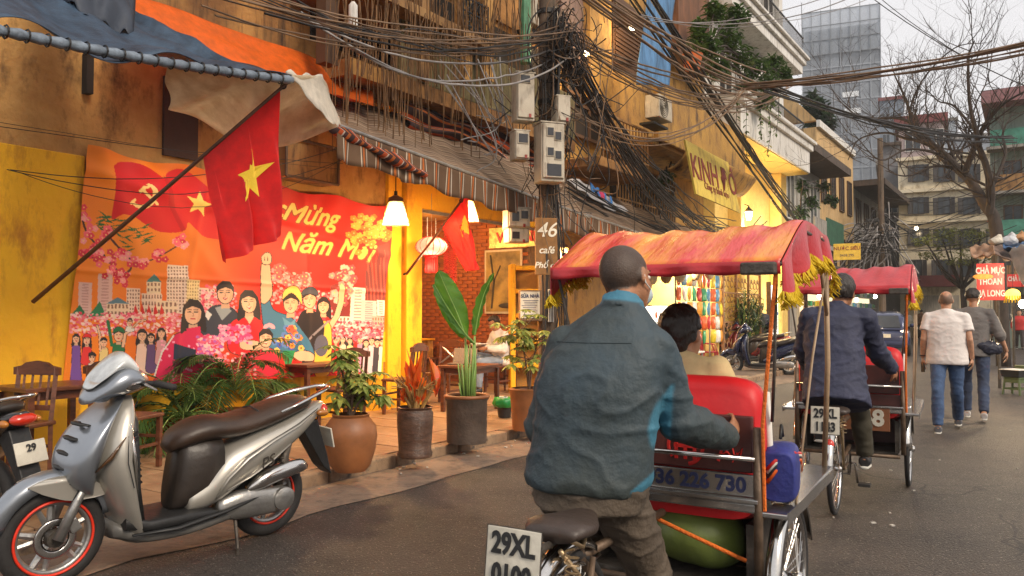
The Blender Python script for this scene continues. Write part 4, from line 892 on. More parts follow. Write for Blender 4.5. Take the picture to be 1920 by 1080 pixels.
# Vietnamese flags
M_fl = translucent('flag_red', (.62, .008, .006), .6, .3, var=.2, bump=.05); M_st = mat('flag_yellow', (.85, .55, .03), .6, var=.1); M_bam = mat('flag_pole_wood', (.14, .055, .025), .5, var=.4)
def flag(label, base, tip, corners, folds, starc, starr, seed):
    r_ = thing('flag', label, 'flag', base)
    m = MB(); d = tip - base; m.tube([(0, 0, 0), d * .5 + Vector((0, 0, -.01)), d], [.02, .018, .014], 10); m.build('pole', M_bam, r_, smooth=True)
    m = MB(); m.ring(.022, .006, 12, 6, Matrix.Translation(d * .97)); m.tube([d * .02, d * .02 + Vector((-.06, .05, -.02))], .015, 6); m.build('bracket', M_iron, r_)
    a, b, c, e = corners; nU, nV = 70, 70
    def pos(u, v, off=0):
        p = npv(a) * (1 - u) * (1 - v) + npv(b) * u * (1 - v) + npv(c) * u * v + npv(e) * (1 - u) * v - npv(base)
        k = folds * math.sin(u * 13 + v * 2.2 + seed) * (.25 + v) + folds * .5 * math.sin(u * 25 - v * 6 + seed)
        return p + (k + off) * np.array((CT, -ST, 0)) + np.array((k * .4, k * .2, 0))
    m = MB(); m.sheet([[pos(u, v) for u in np.linspace(0, 1, nU)] for v in np.linspace(0, 1, nV)]); fl = m.build('cloth', M_fl, r_, smooth=True)
    # star: printed on both sides, a finely divided patch that follows the folds
    P_ = [(x * 1.35, y) for x, y in star(0, 0, starr, .25)]
    m = MB()
    for side in (-.004, .004):
        nn_ = 10; o0 = len(m.v); cpt = (starc[0], starc[1])
        for i in range(10):
            x0, y0 = P_[i]; x1, y1 = P_[(i + 1) % 10]
            for ring_ in range(6):
                t0, t1 = ring_ / 6, (ring_ + 1) / 6
                k = len(m.v); q = [(x0 * t0, y0 * t0), (x1 * t0, y1 * t0), (x1 * t1, y1 * t1), (x0 * t1, y0 * t1)]
                m.add([pos(cpt[0] + qx, cpt[1] + qy, side) for qx, qy in q], [(0, 1, 2, 3)])
    m.build('star', M_st, fl, smooth=True)
    return r_
base = AL(62, 566, 7.4); tip = AL(547, 148, 5.05)
def onp(t, off=0): return base.lerp(tip, t) + Vector((0, 0, off))
def Tof(x):                                                            # fraction of the pole seen at column x
    lo, hi = 0, 1
    for _ in range(30):
        mid = (lo + hi) / 2; p = base.lerp(tip, mid); 
        if 960 + FPX * p.x / p.y < x: lo = mid
        else: hi = mid
    return lo
pA, pB = onp(Tof(372)), onp(Tof(516))
cY = pB.y
flag('large red flag with a yellow star hanging from a slanted pole across the banner', base, tip, (pA, pB, AY(527, 442, cY + .05), AY(420, 494, pA.y - .25)), .034, (.60, .46), .2, 1.0)
b2_, t2_ = AL(762, 514, 7.3), AL(868, 372, 6.3)
l2 = [AY(826, 428, b2_.lerp(t2_, .6).y), AY(872, 368, t2_.y), AY(895, 505, t2_.y), AY(885, 512, t2_.y + .05)]
flag('small red flag with a yellow star on a thin pole behind the second lamp', b2_, t2_, (l2[0], l2[1], l2[2], AY(880, 508, t2_.y + .1)), .03, (.75, .35), .17, 2)
# pendant lamps
M_bulb = mat('lit_bulb', (1, .9, .7), .3, var=0, bump=0, emis=(1, .72, .38), es=28)
M_shd = translucent('bamboo_shade', (.75, .6, .3), .6, .55)
M_wick = mat('woven_top', (.22, .09, .03), .7)
def pendant(x, y, Y_, label, k=1, watts=60, cable=.5, group='conical bamboo pendant lamps'):
    p = AY(x, y, Y_); r_ = thing('pendant_lamp', label, 'lamp', p, 0, group)
    m = MB(); m.lathe([(.155 * k, -.13), (.15 * k, -.09), (.09 * k, .13)], 28, cap=False); sh_ = m.build('lamp_shade', M_shd, r_, smooth=True)
    m = MB()
    for i in range(40): a = i * math.tau / 40; m.tube([(.158 * k * math.cos(a), .158 * k * math.sin(a), -.15), (.153 * k * math.cos(a), .153 * k * math.sin(a), -.09), (.092 * k * math.cos(a), .092 * k * math.sin(a), .13)], .0035, 4)
    for R__, z in ((.16, -.13), (.145, -.06), (.094, .12)): m.ring(R__ * k, .004, 28, 5, Matrix.Translation((0, 0, z)) @ Matrix.Rotation(R(90), 4, 'X'))
    m.build('bamboo_ribs', M_bam, sh_)
    m = MB(); m.lathe([(.094 * k, .12), (.085 * k, .17), (.04, .19), (.03, .2)], 20); m.build('woven_cap', M_wick, r_, smooth=True)
    m = MB(); m.ball((0, 0, .0), (.045, .045, .06)); m.build('bulb', M_bulb, r_, smooth=True)
    m = MB(); m.tube([(0, 0, .19), (0, 0, .25)], .02, 8); m.tube([(0, 0, .2), (0, 0, .2 + cable)], .006, 6); m.build('cable', M_iron, r_)
    lamp('lamp_light', p + Vector((0, 0, -.1)), watts); return r_
pendant(742, 398, 9.35, 'lit cone pendant lamp hanging beside the banner edge', 1, 150, .62)
pendant(876, 394, 10.7, 'lit cone pendant lamp hanging in front of the small flag', 1, 140, .45)
pendant(1056, 478, 13.5, 'lit cone pendant lamp hanging behind the 46 board', .95, 120, .6)
# pink lantern with tassel, firecracker strings
p = AY(809, 462, 11.2); ln = thing('paper_lantern', 'pink oval paper lantern with a red tassel inside the cafe front', 'lantern', p)
m = MB(); m.ball((0, 0, 0), (.225, .225, .135), 20, 12); m.build('lantern_body', mat('lantern_paper', (.8, .25, .25), .6, var=.35, scale=9, emis=(1, .22, .12), es=1.0), ln, smooth=True)
m = MB()
for i in range(14): 
    a = i * math.tau / 14; m.tube([(.228 * math.cos(a) * math.sin(t), .228 * math.sin(a) * math.sin(t), .138 * math.cos(t)) for t in np.linspace(.25, 2.9, 10)], .004, 4)
m.build('wire_rib', MATS['red_print'], ln)
m = MB(); m.lathe([(.09, -.125), (.1, -.16), (.095, -.16)], 16)
for i in range(34): a = i * 2.4; rr = .09 * math.sqrt((i + 1) / 34); m.tube([(rr * math.cos(a), rr * math.sin(a), -.15), (rr * 1.1 * math.cos(a), rr * 1.1 * math.sin(a), -.37)], .006, 4)
m.build('tassel', M_fl, ln)
m = MB(); m.tube([(-.06, 0, .12), (-.06, 0, .42)], .006, 5); m.tube([(.0, 0, .12), (.0, 0, .75)], .003, 4); m.tube([(.06, 0, .12), (.06, 0, .4)], .006, 5); m.build('hanging_wire', M_steel, ln)
lamp('lantern_light', p + Vector((0, -.1, -.3)), 18, (1, .4, .25), .1)
for k, (x, y) in enumerate(((838, 452), (850, 470))):
    p = AY(x, y, 12.2); m = MB(); m.tube([(0, 0, .3), (0, 0, -.5)], .005, 4)
    for i in range(26):
        for sg in (-1, 1): m.tube([(0, 0, .28 - i * .03), (sg * .05, .0 + .02 * (i % 2), .25 - i * .03)], .009, 6)
    tag(m.build('firecracker_string', mat('cracker_red', (.55, .03, .03), .5), loc=p), ('string of red paper firecrackers nearest the pink lantern', 'string of red paper firecrackers just behind the small flag')[k], 'decoration', 'strings of paper firecrackers')
# unseen globe lamp and warm light added to brighten the room
p = W(10.6, 9.2, 3.0); cl_ = thing('room_fill_lamp', 'added globe lamp brightening the cafe room', 'lamp', p)
m = MB(); m.ball((0, 0, 0), .09); m.build('globe', mat('globe_glass', (1, .8, .5), .3, bump=0, emis=(1, .6, .25), es=6), cl_, smooth=True); m = MB(); m.tube([(0, 0, .08), (0, 0, .3)], .01, 6); m.build('stem', M_iron, cl_)
lamp('room_fill_light', p - Vector((0, 0, .15)), 85, (1, .55, .2), .1)
# ================= things on the pavement and in the cafe =================
PZ = .135
def leafmesh(mb, base, d, L_, wd, up=Vector((0, 0, 1)), droop=.3, fold=.25, n=4, mi=0):     # one leaf, pointed, folded along the midrib
    d = Vector(d).normalized(); side = d.cross(up); 
    if side.length < .05: side = d.cross(Vector((1, 0, 0)))
    side.normalize(); nn = side.cross(d); vs = []; p = Vector(base); cur = d.copy()
    for i in range(n + 1):
        t = i / n; w_ = wd * math.sin(math.pi * min(1, (t * .93 + .04)) ** .8) ** .9 * .5
        vs += [p - side * w_ + nn * w_ * fold, p.copy(), p + side * w_ + nn * w_ * fold]
        cur = (cur - Vector((0, 0, droop / n))).normalized(); p = p + cur * (L_ / n)
    fs = []
    for i in range(n): a = i * 3; fs += [(a, a + 1, a + 4, a + 3), (a + 1, a + 2, a + 5, a + 4)]
    return mb.add(vs, fs, mi=mi)
M_lf = translucent('leaf_green', (.055, .115, .02), .45, .35, var=.5, scale=9); M_lfv = translucent('variegated_leaf', (.50, .50, .12), .4, .35, scale=16, rgb2=(.06, .14, .02)); M_lfd = translucent('dark_leaf', (.03, .07, .018), .4, .25, var=.5, scale=7)
M_ban = translucent('banana_leaf', (.07, .20, .018), .38, .35, scale=3, rgb2=(.03, .10, .012)); M_stalk = mat('pale_stalk', (.22, .36, .08), .45, var=.3); M_soil = mat('soil', (.03, .02, .014), .95)
M_ter = mat('terracotta', (.30, .11, .035), .5, var=.35, scale=3, bump=.1); M_drk = mat('glazed_dark_clay', (.10, .05, .03), .3, var=.5, scale=8, bump=.4, stretch=(1, 1, 4)); M_grp = mat('ribbed_dark_clay', (.085, .06, .045), .6, var=.4, scale=6, bump=.3)
def at(x, y, z=PZ): return AZ(x, y, z)
# terracotta jar with umbrella plant
def umbrella_plant(p, prof, mp, label, tiers, leaf, name='umbrella_plant', seed=1, stem=True):
    r_ = thing(name, label, 'plant', p); q = random.Random(seed)
    m = MB(); m.lathe(prof, 36, cap=False); m.lathe([(prof[0][0] * .99, 0.001), (0.001, .002)], 36, cap=False); pot = m.build('pot', mp, r_, smooth=60)
    rt, zt = prof[-1]; m = MB(); m.lathe([(rt * .98, zt - .04), (.001, zt - .03)], 24, cap=False); m.build('soil', M_soil, pot)
    s_ = MB(); f_ = MB()
    for (cx, cy, cz, rad, n_) in tiers:
        s_.tube([(0, 0, zt - .05), (cx * .4, cy * .4, (cz + zt) / 2), (cx, cy, cz)], [.014, .011, .008], 6)
        for k in range(n_):
            a = q.uniform(0, math.tau); e = q.uniform(-.5, 1.2); d = Vector((math.cos(a) * math.cos(e), math.sin(a) * math.cos(e), math.sin(e))); tip = Vector((cx, cy, cz)) + d * rad * q.uniform(.4, 1)
            s_.tube([(cx, cy, cz), tip], .004, 4)
            for j in range(7):
                b = j * math.tau / 7 + a; dd = Vector((math.cos(b), math.sin(b), -.45)) + d * .35
                leafmesh(f_, tip, dd, leaf * q.uniform(.75, 1.15), leaf * .38, droop=.35, n=3)
    s_.build('stem', M_brown, r_); f_.build('foliage', M_lfv, r_, kind='stuff'); return r_
umbrella_plant(at(657, 882), [(.13, 0), (.17, .05), (.205, .17), (.222, .29), (.212, .37), (.17, .43), (.15, .45), (.158, .47), (.142, .475)], M_ter, 'variegated umbrella plant in a big round terracotta jar', [(.02, 0, .62, .2, 16), (-.12, .05, .94, .15, 12), (.14, .03, .64, .2, 12), (-.02, .1, .72, .14, 8)], .13, seed=4)
# dark jar with bromeliads
r_ = thing('bromeliad', 'red and orange bromeliad in a dark glazed jar', 'plant', at(778, 856))
m = MB(); m.lathe([(.155, 0), (.165, .03), (.15, .06), (.155, .15), (.165, .3), (.168, .40), (.15, .435), (.165, .455), (.15, .46)], 32, cap=False); pot = m.build('pot', M_drk, r_, smooth=60); m = MB(); m.lathe([(.148, .43), (.001, .44)], 20, cap=False); m.build('soil', M_soil, pot)
M_bro = translucent('bromeliad_red', (.72, .05, .012), .4, .3, scale=6, rgb2=(.7, .22, .02)); f_ = MB(); g_ = MB(); q = random.Random(8)
for (cx, cy, h_) in ((-.05, 0, .42), (.0, .02, .50), (.06, 0, .30), (.19, .02, .44), (-.1, 0, .22), (.02, -.05, .2)):
    g_.tube([(cx * .3, cy, .43), (cx, cy, .43 + h_ * .6)], .018, 6)
    for k in range(9):
        a = q.uniform(0, 6.28); leafmesh(f_, (cx, cy, .43 + h_ * q.uniform(.25, .6)), (math.cos(a) * .28, math.sin(a) * .28, 1), h_ * q.uniform(.4, .7), .085, droop=-.1, n=4)
for k in range(26):
    a = q.uniform(0, 6.28); g_.tube([(0, 0, .43), (.1 * math.cos(a), .1 * math.sin(a), .55 + .1 * q.random()), (.22 * math.cos(a), .2 * math.sin(a), .58 + .18 * q.random())], [.012, .009, .004], 5)
f_.build('bract', M_bro, r_); g_.build('stem', mat('straw_stem', (.4, .22, .06), .6, var=.5), r_, kind='stuff')
# big banana-like plant
r_ = thing('banana_plant', 'tall banana plant with three broad leaves in a ribbed dark pot', 'plant', at(875, 829))
m = MB(); m.lathe([(.2, 0), (.205, .03), (.21, .42), (.225, .44), (.225, .475), (.205, .48)], 36, cap=False); pot = m.build('pot', M_grp, r_, smooth=60)
m = MB(); m.lathe([(.2, .45), (.001, .46)], 20, cap=False); m.build('soil', M_soil, pot); m = MB(); m.ring(.218, .02, 32, 8, Matrix.Translation((0, 0, .47)) @ Matrix.Rotation(R(90), 4, 'X')); m.build('rim', M_ter, pot, smooth=True)
def bigleaf(pts, wid, side, nm='leaf'):                                 # midrib points, half widths
    P = crv(pts, 20); m = MB(); rows = []
    for i, p in enumerate(P):
        t = i / 20; w_ = wid * math.sin(math.pi * min(1, t * .96 + .03)) ** .62; s_ = Vector(side).normalized()
        tn = (P[min(i + 1, 20)] - P[max(i - 1, 0)]).normalized(); nn = tn.cross(s_).normalized()
        row = []
        for j in range(-6, 7):
            u = j / 6; row.append(p + s_ * (w_ * u) + nn * (abs(u) * w_ * .28 + .012 * math.sin(t * 34 + j) * abs(u)))
        rows.append(row)
    m.sheet(rows); lf = m.build(nm, M_ban, r_, smooth=True); m = MB(); m.tube(P, [.009 - .007 * i / 20 for i in range(21)], 6); m.build('midrib', M_stalk, lf); return lf
p0 = r_.location
def rel(x, y, dy=0): return AY(x, y, p0.y + dy) - p0
bigleaf([rel(873, 632), rel(858, 590, -.03), rel(838, 545, -.08), rel(822, 508, -.12)], .14, (CT, .35, .5))
bigleaf([rel(888, 642, -.06), rel(868, 620, -.1), rel(838, 575, -.18), rel(815, 534, -.22)], .125, (.65, .5, -.6))
bigleaf([rel(890, 628), rel(897, 590), rel(908, 550), rel(926, 512)], .07, (.9, .8, .2))
m = MB()
for a, b in (((870, 755), (873, 634)), ((880, 755), (888, 640)), ((887, 755), (890, 630)), ((877, 755), (880, 690))): m.tube([rel(a[0], a[1]) , rel((a[0] + b[0]) / 2 + 2, (a[1] + b[1]) / 2), rel(*b)], [.028, .017, .01], 8)
for k in range(14): a = k * 2.4; m.tube([(.05 * math.cos(a), .05 * math.sin(a), .44), (.09 * math.cos(a), .09 * math.sin(a), .6 + .2 * (k % 3))], [.015, .006], 5)
m.build('stalk', M_stalk, r_, smooth=True)
# bin with a green bag
r_ = thing('bin', 'small black bin lined with a green plastic bag', 'bin', at(946, 782))
m = MB(); m.lathe([(.08, 0), (.105, .2), (.1, .2)], 20); m.build('bucket', mat('black_plastic', (.015, .015, .015), .5), r_, smooth=60)
m = MB(); rows = [[(rr * (1 + .1 * math.sin(a * 7 + z * 30)) * math.cos(a), rr * (1 + .1 * math.sin(a * 7 + z * 30)) * math.sin(a), z) for a in np.linspace(0, math.tau, 30)] for rr, z in ((.12, .13), (.15, .17), (.135, .22), (.125, .25), (.08, .24), (.02, .2))]; m.sheet(rows); m.build('bag', mat('green_bag', (.01, .25, .05), .3, var=.4), r_, smooth=True)
m = MB()
for k in range(9): m.box((rng.uniform(-.05, .05), rng.uniform(-.05, .05), .25), (.04, .03, .02), rz=k)
m.build('paper_scrap', mat('paper', (.7, .68, .6), .8), r_, kind='stuff')
umbrella_plant(at(992, 805), [(.19, 0), (.2, .2), (.22, .42), (.23, .46), (.2, .47)], M_ter, 'leafy plant in a tall brown clay pot by the yellow shelf', [(0, 0, .8, .3, 12), (-.1, 0, 1.1, .3, 14), (.1, .1, 1.0, .25, 10)], .14, seed=9, name='potted_plant')
# fern palms behind the scooter
def palm(p, label, n_, L_, seed, name='fern_palm', h_=.35, pot=True, mt_=M_lf, g=None, spread=1.0):
    r_ = thing(name, label, 'plant', p, 0, g); q = random.Random(seed)
    if pot: m = MB(); m.lathe([(.13, 0), (.17, .26), (.185, .28), (.165, .285)], 24); m.build('pot', M_ter, r_, smooth=60)
    f_ = MB(); s_ = MB()
    for k in range(n_):
        a = q.uniform(0, math.tau); e = q.uniform(.35, 1.35); d = Vector((math.cos(a) * math.cos(e) * spread, math.sin(a) * math.cos(e) * spread, math.sin(e))); P = [Vector((0, 0, h_ * .8))]; cur = d.copy(); L2 = L_ * q.uniform(.65, 1.1)
        for i in range(12): cur = (cur + Vector((0, 0, -.13 - .012 * i))).normalized(); P.append(P[-1] + cur * L2 / 12)
        s_.tube(P, [.007 - .0004 * i for i in range(13)], 4)
        for i in range(3, 13):
            tn = (P[i] - P[i - 1]).normalized(); sd = tn.cross(Vector((0, 0, 1))).normalized()
            for sg in (-1, 1):
                for o_ in (0, .5): leafmesh(f_, P[i] - tn * o_ * L2 / 12, tn * .75 + sd * sg + Vector((0, 0, q.uniform(-.1, .25))), L2 * .23 * math.sin(math.pi * (i - 2) / 13) + .03, .028, droop=.4, n=2)
    s_.build('stalk', M_stalk, r_); f_.build('frond', mt_, r_, kind='stuff'); return r_
palm(at(345, 835), 'feathery palm in a pot nearest behind the scooter seat', 30, .9, 3)
palm(at(440, 815), 'taller feathery palm with the banner woman above it', 34, .95, 5, h_=.6)
palm(at(520, 800), 'spreading palm beside the umbrella plant jar', 20, .62, 6, h_=.4)
palm(at(390, 790), 'dark feathery palm against the banner foot', 24, .8, 7, mt_=M_lfd, h_=.4)
# chairs and tables
def chair(label, p, rz, xback=False, group='dark wooden cafe chairs', first=None):
    r_ = thing('wooden_chair', label, 'chair', p, rz, group)          # its front looks along +x
    for sx, sy, h_ in ((.19, .18, .43), (.19, -.18, .43)): m = MB(); m.box((sx, sy, h_ / 2), (.04, .04, h_)); m.build('leg', M_wood, r_, bevel=.004)
    for sy in (.18, -.18): m = MB(); m.tube([(-.19, sy, 0), (-.19, sy, .44), (-.24, sy, .88)], .024, 4); m.build('leg', M_wood, r_)
    m = MB(); m.box((0, 0, .445), (.44, .42, .035)); m.build('seat', M_wood, r_, bevel=.01)
    for sx, sy, dx, dy in ((.19, 0, .02, .36), (0, .18, .36, .02), (0, -.18, .36, .02), (-.19, 0, .02, .36)): m = MB(); m.box((sx, sy, .2 if dx > .1 else .26), (dx, dy, .025)); m.build('stretcher', M_wood, r_)
    m = MB(); m.prism([(-.22, 0), (-.22, .06), (-.14, .075), (-.1, .1), (0, .115), (.1, .1), (.14, .075), (.22, .06), (.22, 0)], .03, Matrix.Translation((-.235, 0, .82)) @ Matrix.Rotation(R(90), 4, 'Z')); m.build('top_rail', M_wood, r_)
    m = MB(); m.box((-.205, 0, .56), (.025, .36, .04)); m.build('lower_rail', M_wood, r_)
    if xback:
        for sg in (-1, 1): m = MB(); m.tube([(-.205, -.16 * sg, .58), (-.235, .16 * sg, .83)], .014, 4); m.build('cross_bar', M_steel, r_)
    else:
        for k in range(4): m = MB(); m.tube([(-.205, -.12 + k * .08, .57), (-.235, -.12 + k * .08, .83)], .013, 4); m.build('spindle', M_wood, r_)
    return r_
SD = STREET
chair('dark wooden chair with arched back beside the yellow pillar', at(757, 775), SD + R(100))
chair('dark wooden chair directly behind the umbrella plant', at(640, 802), SD + R(80))
chair('dark wooden chair at the left photo edge by the wall', at(20, 905), SD + R(200))
chair('wooden chair with crossed back bars inside the cafe opening', at(832, 757), SD + R(190), True)
chair('dark wooden chair behind the scooter handlebar', at(235, 880), SD + R(20))
chair('dark wooden chair at the back table near the pot ledge', at(800, 715), SD + R(-60))
def table(label, p, rz, w_=.7, d_=.7, h_=.72, g='dark wooden cafe tables'):
    r_ = thing('wooden_table', label, 'table', p, rz, g); MB().box((0, 0, h_), (w_, d_, .035)).build('tabletop', M_wood, r_, bevel=.006)
    MB().box((0, 0, h_ - .055), (w_ - .12, d_ - .12, .07)).build('apron', M_wood, r_)
    for sx in (-1, 1):
        for sy in (-1, 1): MB().box((sx * (w_ / 2 - .06), sy * (d_ / 2 - .06), h_ / 2 - .02), (.05, .05, h_ - .03), taper=1).build('leg', M_wood, r_)
    return r_
table('low dark table with a laptop on it behind the banana plant', at(882, 768), SD + .1, .75, .6, .6)
t2 = at(882, 768); lp = thing('laptop', 'open brown laptop on the low dark table', 'laptop', t2 + Vector((-.12, 0, .62)), SD + R(200))
MB().box((0, 0, .01), (.24, .34, .018)).build('base', mat('laptop_shell', (.12, .09, .07), .4), lp, bevel=.004); MB().box((-.16, 0, .11), (.012, .34, .22), ry=-.35).build('screen', MATS['laptop_shell'], lp, bevel=.004)
table('dark table behind the palms under the banner', at(590, 790), SD, .8, .6, .7)
table('dark table farther back where the seated man sits', at(905, 722), SD, .7, .7, .72)
table('dark table at the left photo edge by the wall', at(95, 880), SD, .7, .6, .7)
bk = at(578, 785) + Vector((0, 0, .585)); r_ = thing('basket', 'yellow wicker basket on the table under the banner', 'basket', bk); m = MB(); m.lathe([(.1, 0), (.13, .07), (.12, .07), (.09, .01)], 20); m.build('bowl', mat('wicker', (.55, .38, .06), .7, var=.5, scale=30), r_); m = MB(); m.ring(.125, .01, 24, 6, Matrix.Translation((0, 0, .07)) @ Matrix.Rotation(R(90), 4, 'X')); m.build('rim', MATS['wicker'], r_)
# ledge with pots inside, back left of the room
lg = street('plant_ledge', 'low masonry ledge holding potted plants in the cafe', 'ledge', 8.92, 9.9, .13); MB().b2(0, 3.2, 0, 1.1, 0, .8).build('block', M_old, lg, bevel=.01); MB().b2(-.0, 3.22, -.03, 1.1, .8, .84).build('slab', M_yel, lg, bevel=.01)
for k, (s_, l_, lb, ml) in enumerate(((9.5, 10.2, 'bushy plant in a cream pot at the left end of the ledge', M_lf), (10.2, 10.1, 'dark leaved plant in a cream pot mid ledge', M_lfd), (11.0, 10.15, 'small plant in a cream pot near the brick wall', M_lf))):
    q_ = thing('potted_plant', lb, 'plant', W(s_, l_, .97)); m = MB(); m.lathe([(.12, 0), (.16, .22), (.14, .23)], 20); m.build('pot', mat('cream_pot', (.6, .45, .25), .5), q_, smooth=60)
    f_ = MB(); qq = random.Random(k)
    for i in range(90): a = qq.uniform(0, 6.28); e = qq.uniform(-.2, 1.5); leafmesh(f_, (.16 * math.cos(a) * math.cos(e) * qq.random(), .16 * math.sin(a) * math.cos(e) * qq.random(), .25 + .25 * qq.random()), (math.cos(a), math.sin(a), math.sin(e)), .12, .06, n=2)
    f_.build('foliage', ml, q_, kind='stuff')
# yellow block shelf
ss = ASL(957, 640, 7.35)[0]
sf = street('block_shelf', 'tall yellow shelf of open square blocks at the cafe corner', 'shelf', ss, 7.35, .13, rz=R(-48))
for k in range(2): MB().b2(k * .52, k * .52 + .09, -.02, .26, 0, 2.15 - k * .1).build('upright', M_yel, sf, bevel=.02)
for k, z in enumerate((.0, .42, .82, 1.25, 1.66, 2.05)): MB().b2(.092, .518, -.01, .25, z, z + .075).build('shelf_board', M_yel, sf, bevel=.015)
MB().b2(.1, .5, .24, .255, 0, 2.1).build('back_panel', mat('shelf_back', (.3, .17, .04), .8), sf)
q_ = thing('potted_plant', 'small trailing plant on a shelf of the yellow block stack', 'plant', W(ss + .2, 7.12, 1.03)); m = MB(); m.lathe([(.07, 0), (.1, .13), (.09, .13)], 16); m.build('pot', M_ter, q_)
f_ = MB()
for i in range(60): a = rng.uniform(0, 6.28); leafmesh(f_, (0, 0, .14), (math.cos(a), math.sin(a), rng.uniform(-.3, 1)), rng.uniform(.1, .24), .04, droop=.8, n=3)
f_.build('foliage', M_lf, q_, kind='stuff')
# ---- pole with meters ----
M_conc = stained('pole_concrete', (.17, .12, .08), (.10, .07, .05), (.04, .03, .02), .9, 3, (5, 5, .6))
pp = AY(1027, 588, 10.4); pp.z = .1
pl_ = thing('utility_pole', 'concrete utility pole carrying meter boxes outside the cafe', 'pole', pp)
m = MB(); m.lathe([(.125, 0), (.10, 9.5)], 16); m.build('shaft', M_conc, pl_, smooth=60)
for z in (3.3, 4.1, 5.3, 5.6): m = MB(); m.lathe([(.13, z), (.13, z + .06)], 16); m.build('steel_band', M_iron, pl_)
M_met = stained('meter_case', (.52, .46, .36), (.42, .36, .27), (.2, .15, .1), .6, 3, (4, 4, 1), k=.45, bump=.15); M_gls = mat('meter_glass', (.04, .04, .045), .15, bump=0)
def meter(label, x0, x1, y0, y1, Y, wins, name='meter_box', d=.2, rz=.35, mt_=None):
    p = AY((x0 + x1) / 2, (y0 + y1) / 2, Y); w_ = (x1 - x0) / FPX * Y * .93; h_ = (y1 - y0) / FPX * Y
    r_ = thing(name, label, 'meter box', p, rz, 'electric meter boxes on the pole')
    MB().box((0, 0, 0), (w_, d, h_)).build('case', mt_ or M_met, r_, bevel=.012); MB().box((0, -d / 2 - .012, h_ * .02), (w_ * .9, .024, h_ * .93)).build('cover', mt_ or M_met, r_, bevel=.008)
    for (u, v, a, b) in wins:
        f_ = MB().box((u * w_ / 2, -d / 2 - .03, v * h_ / 2), (a * w_ * 1.25, .012, b * h_ * 1.25)).build('window_frame', M_met, r_, bevel=.003); MB().box((u * w_ / 2, -d / 2 - .038, v * h_ / 2), (a * w_, .008, b * h_)).build('glass', M_gls, f_)
    MB().box((w_ * .2, -d / 2 - .028, -h_ * .4), (.03, .012, .045)).build('latch', mat('red_latch', (.3, .03, .02), .5), r_)
    MB().box((0, 0, h_ / 2 + .008), (w_ * 1.08, d * 1.1, .016)).build('lid', mt_ or M_met, r_); return r_
meter('tall narrow grey meter box, highest on the pole', 961, 1000, 140, 230, 10.0, [(-.15, .72, .5, .14)])
meter('small cream cable box to the right of the tallest meter box', 1036, 1066, 184, 233, 10.15, [])
meter('small meter box with one window below the tall one', 958, 990, 248, 302, 10.0, [(.0, .45, .6, .3)])
meter('wide meter box with four windows in two rows', 1004, 1055, 234, 344, 9.95, [(-.3, .68, .25, .13), (.35, .55, .25, .13), (-.3, .0, .25, .13), (.35, -.1, .25, .13), (-.0, -.62, .6, .2)], d=.26)
meter('weathered meter box with two openings behind the second lamp cable', 944, 992, 392, 428, 10.6, [(-.4, .1, .3, .5), (.4, .3, .3, .4)], d=.22)
meter('brown stained lower box under the two opening meter box', 946, 990, 430, 456, 10.65, [(-.4, 0, .35, .5)], d=.22)
# boards
p = AY(1024, 462, 10.0); r_ = thing('menu_board', 'brown board chalked 46 café phố cổ hanging on the pole', 'sign', p, .15)
MB().box((0, 0, 0), (.28, .03, .72)).build('board', mat('brown_board', (.26, .12, .03), .7, var=.4), r_, bevel=.004)
M_chalk = mat('chalk', (.82, .76, .62), .8, bump=0); RX = Matrix.Rotation(R(90), 4, 'X')
for st, sz, z in (('46', .26, .2), ('café', .125, -.05), ('Phố cổ', .105, -.24)): MB().text(st, sz, .002, Matrix.Translation((0, -.019, z)) @ RX, shear=.25, bold=.002).build('lettering', M_chalk, r_)
MB().tube([(-.1, 0, .36), (0, 0, .5), (.1, 0, .36)], .004, 5).build('hanging_wire', M_iron, r_)
p = AY(1001, 573, 10.2); r_ = thing('notice_box', 'brown cabinet with a white SỬA NHÀ notice pasted on it', 'sign', p, .12)
MB().box((.0, .12, 0), (.34, .24, .40)).build('cabinet', mat('cabinet_brown', (.2, .12, .06), .6, var=.4), r_, bevel=.01); MB().box((-.05, -.003, .01), (.25, .004, .34)).build('poster', mat('paper_white', (.7, .66, .55), .8, var=.15), r_)
M_ink = mat('blue_black_ink', (.03, .03, .10), .7, bump=0)
MB().text('SỬA NHÀ', .062, .002, Matrix.Translation((-.05, -.008, .12)) @ RX, bold=.0015, sx=.88).build('lettering', M_ink, r_); MB().text('0904 89 19', .045, .002, Matrix.Translation((-.05, -.008, -.13)) @ RX, bold=.001, sx=.9).build('lettering', M_ink, r_)
m = MB()
for k in range(7): m.box((-.05 + rng.uniform(-.01, .01), -.006, .065 - k * .022), (.2 - .03 * (k % 3), .002, .007))
m.build('fine_print', M_ink, r_, kind='stuff')
for k in range(4): MB().box((.19 + .02 * k, .1, 0), (.008, .25, .42)).build('fin', M_wh, r_)
# shop name boards
q0, q1, q2, q3 = AL(1281, 262, 5.8), AL(1362, 305, 5.8), AL(1386, 400, 5.65), AL(1302, 364, 5.65)
r_ = thing('shop_sign', 'tilted faded yellow shop board lettered KINH ĐÔ under the hood', 'sign', q0)
e1 = (q1 - q0); e2 = (q3 - q0)
def prl(a, b, c, d, th, nrm_):
    m = MB(); v = [Vector(x) for x in (a, b, c, d)]; m.add(v + [x + nrm_ * th for x in v], [(0, 1, 2, 3), (7, 6, 5, 4), (0, 4, 5, 1), (1, 5, 6, 2), (2, 6, 7, 3), (3, 7, 4, 0)]); return m
nv = Vector((CT, -ST, 0))
M_sgn = stained('faded_yellow_board', (.68, .50, .08), (.6, .42, .07), (.35, .2, .05), .6, 1.5, (3, 3, 1), k=.4, bump=.05)
prl(Vector(), e1, q2 - q0, e2, .04, nv).build('board', M_sgn, r_)
